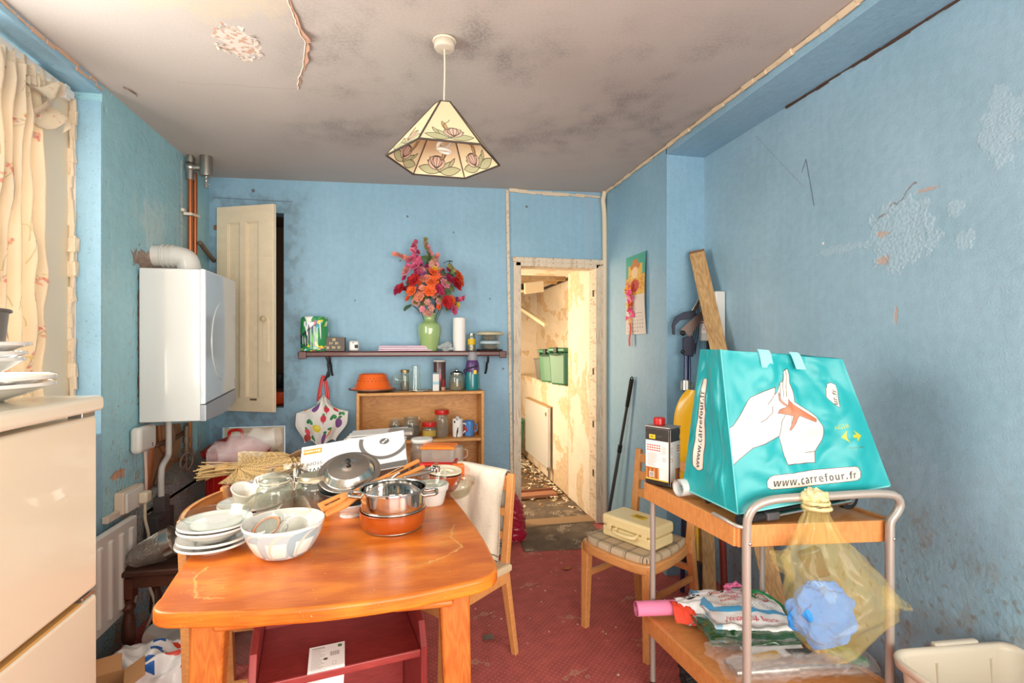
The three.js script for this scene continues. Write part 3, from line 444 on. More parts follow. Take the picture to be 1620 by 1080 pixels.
{ // dark stool and what lies on it
  const T = 0.4, t = thing('side_table', 'small worn dark wooden table with turned legs by the radiator', 'table', [-1.005, 0, -2.62], R(-2));
  part('tabletop', bx(0.42, 0.028, 0.30, 0, T - 0.014, 0, 0.008), woodMat(darkWood, 0.55, 0xd8c0b4), t);
  const leg = () => merge([bx(0.05, 0.09, 0.05, 0, T - 0.08, 0), lathe(smoothPts([[0.022, T - 0.13], [0.018, T - 0.15], [0.026, T - 0.165], [0.017, T - 0.19], [0.024, T - 0.23], [0.027, 0.1], [0.017, 0.06], [0.026, 0.04], [0.026, 0.0], [0.001, 0]], 40), 20)]);
  for (const [x, z] of [[-0.17, 0.115], [0.17, 0.115], [-0.17, -0.115], [0.17, -0.115]]) part('leg', tr(leg(), x, 0, z), woodMat(darkWood, 0.5, 0xffd8c0), t);
  { const am = woodMat(darkWood, 0.5, 0xffe0c8); for (const g of [bx(0.3, 0.05, 0.018, 0, T - 0.055, 0.125), bx(0.3, 0.05, 0.018, 0, T - 0.055, -0.125), bx(0.018, 0.05, 0.19, -0.18, T - 0.055, 0), bx(0.018, 0.05, 0.19, 0.18, T - 0.055, 0)]) part('apron', g, am, t); }
  const s = thing('mesh_strainer', 'conical metal mesh strainer lying on the dark side table', 'strainer', [-1.08, T + 0.072, -2.535]);
  const c = new THREE.Group(); s.add(c); c.name = 'strainer_body'; c.rotation.set(0, R(8), R(-69)); c.scale.set(1, 0.82, 1); 
  part('mesh_cone', vessel(smoothPts([[0.001, -0.15], [0.02, -0.147], [0.04, -0.11], [0.06, 0.0], [0.066, 0.05]], 30), 0.0012), std(0xc8baa0, 0.4, { metalness: 0.6, transparent: true, opacity: 0.05 }), c);
  for (let i = 0; i < 30; i++) { const y = -0.145 + i * 0.0063, r = y < -0.11 ? 0.04 * Math.sqrt((y + 0.15) / 0.04) : 0.04 + (y + 0.11) / 0.16 * 0.026; part('wire_ring', ring(r + 0.0006, 0.0009, 0, y, 0, Math.PI / 2, 0, 0, 28), M.steel, c); }
  for (let i = 0; i < 28; i++) { const a = i / 28 * Math.PI * 2; part('wire', tube([[0.01 * Math.cos(a), -0.149, 0.01 * Math.sin(a)], [0.041 * Math.cos(a), -0.11, 0.041 * Math.sin(a)], [0.0605 * Math.cos(a + 0.5), 0.0, 0.0605 * Math.sin(a + 0.5)], [0.067 * Math.cos(a + 0.8), 0.05, 0.067 * Math.sin(a + 0.8)]], 0.0012, 14, false, 5), M.steel, c); }
  part('rim', vessel([[0.064, 0.04], [0.069, 0.042], [0.069, 0.085], [0.072, 0.088]], 0.002), M.steel, c);
  part('handle', tube([[0.07, 0.07, 0], [0.1, 0.075, 0.01], [0.14, 0.06, 0.02]], 0.003), M.chrome, s);
  for (let i = 0; i < 4; i++) plate(['lowest plate of the small pile on the dark side table', 'second plate up of the small pile on the dark side table', 'third plate up of the small pile on the dark side table', 'topmost patterned plate of the small pile on the dark side table'][i], [-0.885, T + 0.002 + i * 0.012, -2.71], 0.075, 0.014, [0, 0], 'small plates on the dark side table', i === 3 ? std(0xe6e4da, 0.3) : std(0xcfc0a0, 0.4));
}
{ // floor clutter under the left of the table
  plate('large white shallow bowl on the carpet under the table', [-1.0, 0.03, -2.6], 0.15, 0.055, [0.12, 0.06], null, M.china, 'bowl');
  const pl = part('plastic_sheet', lumpy(sheet(24, 16, (u, v) => [-1.08 + u * 0.5, 0.010 + 0.008 * (1 + n2(u * 5, v * 5)), -2.78 + v * 0.42], 0.004), 0.004, 30), phys(0x8a7068, 0.25, { transparent: true, opacity: 0.25, clearcoat: 0.6 }), scene); pl.name = 'plastic_sheet'; tag(pl, 'crumpled clear plastic wrapping on the floor under the white bowl', 'plastic wrap');
  const bagTex = canvasTex(512, 512, (g, w) => { g.fillStyle = '#f2f0ee'; g.fillRect(0, 0, w, w); g.fillStyle = '#1f66b8'; for (let i = 0; i < 4; i++) { g.save(); g.translate(210 + i * 4, 120 + i * 88); g.rotate(-0.08); g.fillRect(0, 0, 46, 52); g.restore(); } g.strokeStyle = '#e0442c'; g.lineWidth = 34; g.beginPath(); g.moveTo(282, 130); g.quadraticCurveTo(340, 150, 410, 120); g.stroke(); g.beginPath(); g.moveTo(400, 250); g.bezierCurveTo(290, 220, 270, 340, 330, 350); g.bezierCurveTo(410, 350, 390, 250, 340, 270); g.stroke(); g.beginPath(); g.moveTo(380, 430); g.lineTo(500, 410); g.stroke(); });
  const b = thing('carrier_bag', 'white plastic carrier bag with blue and red print on the floor', 'bag', [-0.96, 0.0, -2.31]);
  part('bag_body', sheet(40, 30, (u, v) => { const e = Math.min(1, 5 * Math.min(u, 1 - u, v, 1 - v)), hh = 0.12 + 0.045 * n2(u * 3 + 1, v * 3) + 0.006 * n2(u * 11, v * 9); return [-0.24 + u * 0.46 + 0.01 * n2(v * 7, 2), 0.012 + hh * Math.sqrt(e), 0.16 - v * 0.3 + 0.012 * n2(u * 6, 8)]; }, 0.002), phys(0xffffff, 0.35, { map: bagTex, clearcoat: 0.3 }), b);
  const k = thing('cardboard_box', 'open brown cardboard box low in the left foreground beside the fridge', 'box', [-1.07, 0, -2.06], R(24));
  const card = std(0xb98a5c, 0.9); for (const g of [bx(0.16, 0.16, 0.004, 0, 0.082, -0.08), bx(0.16, 0.16, 0.004, 0, 0.082, 0.08)]) part('side', g, card, k); for (const g of [bx(0.004, 0.16, 0.16, -0.08, 0.082, 0), bx(0.004, 0.16, 0.16, 0.08, 0.082, 0)]) part('end', g, card, k); for (const g of [bx(0.14, 0.004, 0.07, 0, 0.178, -0.11, 0.001, 0.5), bx(0.07, 0.004, 0.14, 0.11, 0.178, 0, 0.001, 0, 0, 0.5)]) part('flap', g, card, k); part('base', bx(0.16, 0.004, 0.16, 0, 0.004, 0), card, k);
}
{ // ceiling: torn paper and flakes
  const t = thing('torn_paper', 'long brown tear of ceiling paper hanging left of the lamp', 'torn paper', [0, 0, 0]);
  const line = [[-0.374, -1.78], [-0.371, -1.882], [-0.368, -1.978], [-0.361, -2.0], [-0.386, -2.123], [-0.417, -2.242], [-0.435, -2.285], [-0.46, -2.387]];
  const c = new THREE.CatmullRomCurve3(line.map(([x, z]) => V(x, ceilY(x) - 0.001, z)));
  part('paper_flap', sheet(40, 3, (u, v) => { const p = c.getPoint(u), w = (0.022 * Math.sin(Math.PI * Math.min(1, u * 1.4 + 0.02)) + 0.007) * (0.7 + 0.5 * n2(u * 9, 3)); return [p.x + v * w + 0.004 * n2(u * 30, 1), p.y - v * w * 0.55, p.z]; }, 0.001), std(0xb98f78, 0.9), t);
  part('paper_edge', tube(c.getPoints(40).map((p) => [p.x - 0.003 + 0.003 * n2(p.z * 40, 2), p.y - 0.002, p.z]), 0.0022, 90, false, 5), std(0xf2e8d8, 0.8), t);
  const f = thing('ceiling_flakes', 'broken flakes round the bare patch of the ceiling at upper left', 'flakes', [0, 0, 0]); f.userData.kind = 'stuff';
  const g = []; for (let i = 0; i < 24; i++) { const a = rnd() * 6.3, r = 0.03 + 0.075 * Math.sqrt(rnd()), x = -0.615 + 0.8 * r * Math.cos(a), z = -2.07 + 1.1 * r * Math.sin(a); g.push(tr(slab([[0, 0], [rr(0.008, 0.024), rr(0, 0.006)], [rr(0.008, 0.02), rr(0.01, 0.024)], [rr(-0.004, 0.004), rr(0.006, 0.018)]], 0.002, 0.0004, 1), x, ceilY(x) - 0.003, z, Math.PI / 2 + rr(-0.5, 0.5), rr(-0.5, 0.5), rr(0, 6))); } part('flake', g, std(0xd2c6ba, 0.8), f);
  const h = thing('ceiling_sliver', 'small dark split in the ceiling near the left wall', 'torn paper'); part('sliver', sheet(12, 2, (u, v) => [-1.187 + u * 0.016 + v * 0.012 * Math.sin(u * 3.1), ceilY(-1.19) - 0.002 - 0.005 * v, -2.483 - u * 0.08], 0.001), std(0x8a5a44, 0.9), h);
}

// ---------- back wall: cupboard doors, bin, shelf, bookcase, lamp ----------
const doorPaint = std(0xf8ecd6, 0.5, { map: dataTex(256, 512, (u, v) => { const c = [246, 240, 228].map((q) => q * (1 + 0.03 * fbm(u * 5, v * 10))); return mixc(c, [140, 110, 80], 0.6 * speck(u, v * 3, 60, 0.82)); }) });
{
  const t = thing('cupboard_door', 'tall cream panelled cupboard door ajar beside the boiler', 'cupboard door', [-1.2, 0.945, ZB + 0.012], R(-24));
  const W = 0.425, H = 1.34; // hinged at x = 0
  const outline = rect(0, 0, W, H), p1 = rect(0.085, 0.09, 0.175, H - 0.11), p2 = rect(0.225, 0.09, 0.315, H - 0.11);
  part('frame', slab(outline, 0.03, 0.003, 2, [p1, p2]), doorPaint, t);
  part('panel', bx(0.1, H - 0.19, 0.01, 0.13, H / 2 - 0.01, 0.012), doorPaint, t); part('panel', bx(0.1, H - 0.19, 0.01, 0.27, H / 2 - 0.01, 0.012), doorPaint, t);
  for (const x0 of [0.085, 0.225]) for (const [w, h, x, y] of [[0.008, H - 0.2, x0 + 0.004, H / 2 - 0.01], [0.008, H - 0.2, x0 + 0.086, H / 2 - 0.01], [0.09, 0.008, x0 + 0.045, H - 0.114], [0.09, 0.008, x0 + 0.045, 0.094]]) part('moulding', bx(w, h, 0.008, x, y, 0.022, 0.003), doorPaint, t);
  part('knob', lathe([[0.005, 0], [0.006, 0.012], [0.016, 0.02], [0.018, 0.03], [0.012, 0.036], [0, 0.037]], 20).rotateX(Math.PI / 2).translate(0.37, 0.6, 0.03), std(0xcdbb96, 0.4), t);
  part('lock_plate', bx(0.045, 0.27, 0.004, 0.372, 0.46, 0.031, 0.002), doorPaint, t);
  part('hinge', bx(0.03, 0.03, 0.012, -0.012, H - 0.13, 0.02), std(0x8a5a40, 0.7), t); part('hinge', bx(0.03, 0.06, 0.012, -0.01, 0.1, 0.02), std(0x8a5a40, 0.7), t);
  part('latch_slot', bx(0.05, 0.012, 0.005, 0.28, 0.08, 0.032, 0.002), std(0x6a5a4a, 0.8), t);
  const s = thing('lower_cupboard_door', 'small cream cupboard door low on the back wall behind the red bin', 'cupboard door', [-0.995, 0.405, ZB - 0.02]);
  part('panel', bx(0.375, 0.41, 0.022, 0, 0.21, 0.0, 0.003), doorPaint, s); part('knob', lathe([[0.005, 0], [0.006, 0.012], [0.014, 0.018], [0.015, 0.026], [0, 0.032]], 20).rotateX(Math.PI / 2).translate(0.145, 0.25, 0.011), std(0xbfae8e, 0.4), s);
  const o = thing('orange_pot', 'orange pot inside the dark cupboard behind the ajar door', 'pot', [-0.87, 0.953, ZB - 0.2]); part('pot_body', vessel([[0.001, 0], [0.06, 0], [0.075, 0.02], [0.08, 0.09]]), phys(0xd84a14, 0.3), o); part('rim', ring(0.081, 0.004, 0, 0.092, 0), phys(0xc03c10, 0.3), o);
  const k = thing('kettle', 'dark pan standing behind the orange pot in the cupboard', 'pan', [-0.9, 1.06, ZB - 0.3]); part('pan_body', vessel([[0.001, 0], [0.06, 0], [0.066, 0.1]]), M.black, k); part('pan_base', cyl(0.07, 0.07, 0.1, 0, -0.05, 0), M.brown, k);
}
{
  const t = thing('dustbin', 'red plastic dustbin with domed lid in the back left corner', 'bin', [-1.02, 0, -3.43]);
  part('bin_body', vessel([[0.001, 0], [0.15, 0], [0.155, 0.01], [0.168, 0.7], [0.172, 0.72]], 0.004, 48), M.red, t);
  for (let i = 0; i < 18; i++) { const a = i / 18 * 6.283; part('rib', beam([0.156 * Math.cos(a), 0.05, 0.156 * Math.sin(a)], [0.168 * Math.cos(a), 0.66, 0.168 * Math.sin(a)], 0.012, 0.008, 0.012, 0.008, [Math.cos(a), 0, Math.sin(a)]), M.red, t); }
  const l = part('lid', lathe([[0.172, 0.7], [0.188, 0.705], [0.19, 0.735], [0.182, 0.742], [0.165, 0.752], [0.11, 0.79], [0.05, 0.808], [0, 0.81]], 56), phys(0xb41e16, 0.5), t);
  part('handle', tube([[-0.035, 0.805, 0.02], [-0.032, 0.845, 0.02], [0.032, 0.848, 0.02], [0.036, 0.805, 0.02]], 0.009, 30), M.red, l);
  for (let i = 0; i < 20; i++) { const a = i / 20 * 6.283; part('rim_notch', bx(0.012, 0.02, 0.006, 0.19 * Math.sin(a), 0.722, 0.19 * Math.cos(a), 0.002, 0, a, 0), M.red, l); }
}
{ // wall shelf
  const shelfM = phys(0x5c2f28, 0.35, { clearcoat: 0.3 });
  const t = thing('wall_shelf', 'dark brown wall shelf under the flower vase', 'shelf', [0.015, 1.3, ZB + 0.085]);
  part('board', bx(1.405, 0.036, 0.16, 0, 0.017, 0, 0.01), shelfM, t); part('end_block', bx(0.05, 0.05, 0.03, 0.672, 0.01, 0.075, 0.006), shelfM, t); part('end_block', bx(0.05, 0.05, 0.03, -0.672, 0.01, 0.075, 0.006), shelfM, t);
  for (const x of [-0.505, 0.57]) part('bracket', tube([[x, -0.01, 0.05], [x, -0.045, 0.035], [x, -0.05, 0.0], [x, -0.1, -0.03], [x, -0.13, -0.075]], 0.008, 30), M.black, t);
  const Y = 1.336;
  // kitchen roll in its printed wrapper
  const rollTex = canvasTex(512, 256, (g, w, h) => {
    g.fillStyle = '#2f8f4e'; g.fillRect(0, 0, w, h);
    for (let i = 0; i < 260; i++) { g.fillStyle = ['#2c9a3a', '#59c23a', '#1f7fa8', '#33b2c8', '#e8f2ee', '#f2e24a', '#e05a8a', '#125c4a'][Math.floor(rnd() * 8)]; g.save(); g.translate(rnd() * w, rnd() * h); g.rotate(rnd() * 6); g.beginPath(); g.ellipse(0, 0, rr(6, 22), rr(3, 9), 0, 0, 7); g.fill(); g.restore(); }
    for (const x of [110, 366]) { g.fillStyle = '#f6f4ee'; g.beginPath(); g.moveTo(x - 48, 0); g.lineTo(x + 48, 0); g.lineTo(x + 6, 140); g.closePath(); g.fill(); g.fillStyle = '#181c40'; g.font = 'bold 54px serif'; g.save(); g.translate(x - 100, 140); g.rotate(-0.2); g.fillText('Plenty', -20, 30); g.restore(); }
  });
  const r = thing('kitchen_roll', 'kitchen roll in a green printed wrapper at the left end of the shelf', 'kitchen roll', [-0.59, Y, -3.6], R(-98));
  part('wrapper', lathe(smoothPts([[0.02, 0], [0.085, 0.002], [0.09, 0.03], [0.088, 0.2], [0.08, 0.228], [0.022, 0.232]], 24), 40), phys(0xffffff, 0.25, { map: rollTex, clearcoat: 0.8 }), r); part('paper_roll', cyl(0.075, 0.075, 0.22, 0, 0.112, 0), std(0xf4f2ec, 0.9), r);
  const teaTex = canvasTex(256, 192, (g, w, h) => {
    g.fillStyle = '#5a5048'; g.fillRect(0, 0, w, h); g.strokeStyle = '#6c6258'; g.lineWidth = 3; g.strokeRect(5, 5, w - 10, h - 10); g.fillStyle = '#d8c48a'; g.fillRect(112, 12, 34, 36); g.fillStyle = '#5a5048'; g.beginPath(); g.moveTo(129, 18); g.lineTo(140, 40); g.lineTo(118, 40); g.fill(); g.strokeStyle = '#d8c48a'; g.lineWidth = 5;
    const S = (x, y, l) => { for (const [a, b, c, d] of l) { g.beginPath(); g.moveTo(x + a, y + b); g.lineTo(x + c, y + d); g.stroke(); } };   // brushed characters
    S(70, 66, [[0, 4, 16, 4], [0, 16, 16, 16], [0, 32, 18, 30], [8, 4, 8, 32], [32, 0, 20, 16], [32, 0, 46, 14], [24, 20, 40, 16], [24, 30, 42, 24]]);
    S(140, 66, [[0, 6, 44, 6], [12, 0, 12, 12], [30, 0, 30, 12], [6, 14, 6, 36], [6, 14, 30, 14], [12, 22, 26, 22], [12, 30, 26, 30], [30, 12, 42, 36]]);
    S(34, 124, [[20, 0, 20, 36], [0, 8, 40, 8], [6, 18, 34, 18], [6, 28, 34, 28], [4, 38, 36, 38], [10, 18, 10, 38], [32, 18, 32, 38]]);
    S(100, 124, [[2, 4, 18, 4], [10, 0, 10, 38], [2, 16, 18, 16], [24, 6, 24, 38], [24, 6, 42, 6], [42, 6, 42, 38], [26, 18, 40, 18], [26, 28, 40, 28]]);
    S(166, 124, [[0, 6, 44, 6], [12, 0, 12, 12], [30, 0, 30, 12], [22, 14, 4, 26], [22, 14, 42, 26], [22, 20, 22, 40], [10, 30, 34, 30]]);
  });
  const tea = thing('tea_box', 'dark grey tea box with gold characters on the shelf', 'box', [-0.462, Y, -3.59]);
  part('carton', bx(0.138, 0.092, 0.07, 0, 0.047, 0, 0.002), std(0x5e544c, 0.6), tea); { const g = new THREE.PlaneGeometry(0.134, 0.088); part('front_print', tr(bx(0.134, 0.088, 0.001, 0, 0, 0, 0.0002), 0, 0.047, 0.0355), std(0xffffff, 0.5, { map: fit(teaTex, -0.067, -0.044, 0.134, 0.088) }), tea); }
  const cam = thing('white_monitor', 'small white square monitor with a dark lens on the shelf', 'monitor', [-0.335, Y, -3.58]); part('body', bx(0.066, 0.07, 0.04, 0, 0.036, 0, 0.014), M.white, cam); part('lens', bx(0.022, 0.024, 0.004, 0.016, 0.032, 0.02, 0.004), M.black, cam); part('sensor', sph(0.004, -0.004, 0.056, 0.02), M.darkgrey, cam);
  const magTex = canvasTex(256, 256, (g, w) => { g.fillStyle = '#d9b4c8'; g.fillRect(0, 0, w, w); for (let i = 0; i < 60; i++) { g.fillStyle = ['#5a3a5a', '#c86a8a', '#f4e4ec', '#8a6aa0', '#e8c4d4'][i % 5]; g.fillRect(rnd() * w, rnd() * w, rr(8, 50), rr(3, 10)); } });
  for (let i = 0; i < 3; i++) { const m = part('magazine', bx(0.36 - i * 0.02, 0.011, 0.12, 0, 0, 0, 0.003), [std(0xffffff, 0.5, { map: magTex }), std(0xe2d4dc, 0.6), std(0xffffff, 0.5, { map: magTex.clone() })][i], scene); m.name = numbered('magazine'); m.position.set(0.005 - i * 0.008, Y + 0.0065 + i * 0.0125, -3.6 + i * 0.004); m.rotation.y = 0.02 * i; tag(m, ['lowest pink magazine of the pile on the shelf', 'middle magazine of the pile on the shelf', 'top pink printed magazine of the pile on the shelf'][i], 'magazine', 'magazines on the shelf'); }
  const can = thing('white_roll', 'plain white roll of paper standing on the shelf beside the vase', 'paper roll', [0.381, Y, -3.6]); part('roll', lathe([[0.012, 0.002], [0.044, 0], [0.045, 0.003], [0.045, 0.232], [0.044, 0.236], [0.012, 0.234]]), std(0xf2f0ea, 0.8), can); part('core', cyl(0.012, 0.012, 0.22, 0, 0.115, 0), std(0xc8b08c, 0.9), can);
  const film = part('crumpled_film', lumpy(new THREE.IcosahedronGeometry(0.04, 5), 0.014, 26), phys(0xcfd8d6, 0.2, { transparent: true, opacity: 0.5, clearcoat: 1 }), scene); film.position.set(0.285, Y + 0.030, -3.555); film.scale.set(1.2, 0.75, 0.8); tag(film, 'crumpled clear plastic film between the vase and the white roll', 'plastic wrap');
  const bt = thing('oil_bottle', 'small clear bottle with a yellow label on the shelf', 'bottle', [0.47, Y, -3.6]); part('bottle_glass', vessel([[0.001, 0], [0.027, 0], [0.028, 0.004], [0.028, 0.09], [0.024, 0.1], [0.024, 0.115]], 0.002), M.jarGlass, bt); part('label', lathe([[0.0285, 0.045], [0.029, 0.045], [0.029, 0.085], [0.0285, 0.085]]), std(0xd8b418, 0.5), bt); part('contents', cyl(0.0245, 0.0245, 0.04, 0, 0.024, 0), std(0x9a8030, 0.3), bt); part('cap', cyl(0.02, 0.02, 0.014, 0, 0.116, 0), M.brushed, bt);
  const tins = [['grey rubber mat under the stacked glass dishes on the shelf', 0.0], ['lower glass dish with a pale blue lid on the shelf', 0.011], ['upper glass dish with a beige lid, topmost on the shelf end', 0.075]];
  { const m = thing('coaster', tins[0][0], 'mat', [0.60, Y, -3.6]); part('mat', bx(0.17, 0.01, 0.12, 0, 0.0055, 0, 0.004), M.rubber, m); }
  for (const [i, lidC, rl] of [[1, 0xb8ccd4, 0.078], [2, 0xc8be9c, 0.098]]) { const d = thing('glass_dish', tins[i][0], 'dish', [0.605, Y + tins[i][1], -3.6]); part('dish', vessel([[0.001, 0], [0.052, 0], [0.058, 0.006], [0.066, 0.042]], 0.003), M.jarGlass, d); part('lid', lathe([[0, 0.04], [rl - 0.004, 0.038], [rl, 0.042], [rl - 0.002, 0.052], [rl * 0.85, 0.062], [0, 0.064]]), std(lidC, 0.45), d); part('contents', cyl(0.05, 0.05, 0.02, 0, 0.014, 0), std(0x7a6c58, 0.7), d); }
}
{ // vase and silk flowers
  const v = thing('vase', 'pale green glazed vase on the wall shelf', 'vase', [0.172, 1.336, -3.595]);
  part('vase_body', vessel(smoothPts([[0.001, 0], [0.05, 0], [0.054, 0.006], [0.07, 0.07], [0.08, 0.14], [0.074, 0.185], [0.048, 0.208], [0.038, 0.222], [0.04, 0.24], [0.052, 0.262]], 50), 0.004, 48), phys(0x9cba78, 0.12, { clearcoat: 1, clearcoatRoughness: 0.06 }), v);
  const B = thing('flower_bouquet', 'bouquet of pink, red and orange silk flowers in the green vase', 'flowers', [0.172, 1.57, -3.595]);
  const mats = { pink: std(0xd45f84, 0.8), rose: std(0xdc8a94, 0.8), red: std(0xb8141f, 0.75), orange: std(0xe8622a, 0.8), peach: std(0xe08a6c, 0.8), yellow: std(0xe6c22c, 0.8), magenta: std(0xb62a5a, 0.8), dusty: std(0xc89080, 0.85), leaf: std(0x46603c, 0.8), olive: std(0x8a8850, 0.85), violet: std(0x7a4a86, 0.8) };
  const petal = (l, w) => sheet(4, 5, (a, b) => { const s = (a - 0.5) * 2, ww = w * Math.sin(Math.PI * (0.08 + 0.86 * b)) ** 0.7; return [s * ww, 0.25 * l * Math.sin(b * 2.2) - 0.16 * w * s * s, b * l]; }, 0.0008);
  const bloom = (R0, layers, n) => { const g = []; for (let k = 0; k < layers; k++) for (let i = 0; i < n; i++) { const p = petal(R0 * (1 - 0.2 * k), R0 * 0.42); tr(p, 0, 0, 0, -0.25 - 0.33 * k, 0, 0); tr(p, 0, 0.003 * k, 0, 0, (i + 0.5 * k) / n * 6.283, 0); g.push(p); } g.push(sph(R0 * 0.2, 0, R0 * 0.18, 0)); return merge(g); };
  const kinds = { big: bloom(0.058, 4, 8), mid: bloom(0.046, 3, 7), small: bloom(0.026, 2, 6), rose: bloom(0.052, 5, 7) };
  const facing = (x, y, z) => new THREE.Quaternion().setFromUnitVectors(V(0, 1, 0), V(x, y, z).normalize());
  const put = (kind, col, x, y, z, name = 'bloom') => { const m = part(name, kinds[kind], mats[col], B); m.position.set(x, y, z); m.quaternion.copy(facing(x * 2.2, y * 0.8 + 0.0, z * 2 + 0.16)); m.rotateY(rnd() * 6); return m; };
  const PX = (px, py, z = 0.04) => [(px - 678) / 220, (505 - py) / 220, z];
  for (const [k, c, px, py, z] of [['big', 'red', 655, 452, .07], ['rose', 'orange', 677, 467, .09], ['big', 'orange', 680, 452, .05], ['rose', 'red', 701, 483, .09], ['big', 'red', 716, 455, .04], ['big', 'orange', 720, 443, .02], ['mid', 'red', 637, 463, .05], ['mid', 'magenta', 632, 465, .03], ['mid', 'rose', 693, 440, .04], ['mid', 'rose', 699, 455, .06], ['mid', 'pink', 712, 493, .05], ['mid', 'peach', 663, 475, .06], ['mid', 'orange', 652, 467, .08], ['mid', 'orange', 709, 480, .05], ['mid', 'peach', 671, 448, .05], ['small', 'yellow', 685, 431, .05], ['small', 'yellow', 719, 486, .05], ['mid', 'orange', 684, 438, .05], ['mid', 'rose', 645, 438, .05], ['small', 'magenta', 641, 447, .05], ['mid', 'pink', 657, 430, .06], ['mid', 'pink', 651, 420, .04], ['small', 'magenta', 664, 427, .05], ['small', 'rose', 667, 493, .06], ['small', 'dusty', 680, 492, .07], ['small', 'rose', 690, 482, .08], ['small', 'dusty', 660, 485, .06], ['small', 'magenta', 695, 468, .07], ['mid', 'magenta', 690, 462, .06], ['small', 'violet', 718, 478, .04], ['small', 'violet', 668, 440, .06], ['mid', 'magenta', 706, 447, .04], ['small', 'dusty', 674, 483, .08], ['small', 'peach', 666, 462, .09], ['mid', 'orange', 723, 450, .01]]) put(k, c, ...PX(px, py, z));
  const spike = (px0, py0, px1, py1, n, cols, r) => { const a = PX(px0, py0, 0.03), b = PX(px1, py1, 0.02); part('stem', bar(a, b, 0.003, 0.0015), mats.olive, B); for (let i = 0; i < n; i++) { const f = i / (n - 1), q = 1 - 0.65 * f; const m = part('floret', kinds.small, mats[cols[i % cols.length]], B); m.position.set(a[0] + (b[0] - a[0]) * f + rr(-1, 1) * r * q, a[1] + (b[1] - a[1]) * f, a[2] + rr(-0.4, 1) * r * q); m.quaternion.copy(facing(rr(-1, 1), rr(-0.2, 0.8), rr(0.3, 1))); m.scale.setScalar(0.55 + 0.5 * q); } };
  spike(660, 440, 654, 390, 26, ['pink', 'magenta', 'pink', 'rose'], 0.035); spike(682, 432, 671, 386, 20, ['dusty', 'olive', 'rose', 'olive'], 0.018); spike(653, 420, 626, 410, 12, ['rose', 'dusty', 'peach'], 0.014); spike(700, 485, 731, 474, 13, ['rose', 'pink', 'magenta'], 0.014); spike(650, 460, 626, 466, 8, ['magenta', 'red'], 0.012); spike(684, 425, 690, 409, 10, ['rose', 'dusty', 'peach'], 0.025); spike(676, 500, 664, 492, 9, ['dusty', 'rose'], 0.02); spike(688, 470, 694, 445, 14, ['rose', 'pink', 'rose'], 0.03);
  const leafG = petal(0.07, 0.022);
  for (let i = 0; i < 46; i++) { const m = part('filler_bloom', kinds.small, mats[['dusty', 'rose', 'pink', 'peach', 'orange', 'red', 'olive', 'magenta'][i % 8]], B); m.position.set(...PX(rr(640, 712), rr(425, 492), rr(0.0, 0.06))); m.quaternion.copy(facing(rr(-1, 1), rr(-0.2, 0.8), rr(0.2, 1))); }
  for (let i = 0; i < 40; i++) { const m = part('leaf', leafG, i % 3 ? mats.leaf : mats.olive, B); m.position.set(...PX(rr(645, 712), rr(420, 490), rr(0.0, 0.06))); m.quaternion.copy(facing(rr(-1, 1), rr(0, 1), rr(-0.2, 1))); m.rotateY(rnd() * 6); }
  for (let i = 0; i < 9; i++) part('stem', bar([rr(-0.02, 0.02), -0.1, rr(-0.015, 0.015)], PX(rr(640, 715), rr(440, 480), 0.02), 0.0025), mats.leaf, B);
}
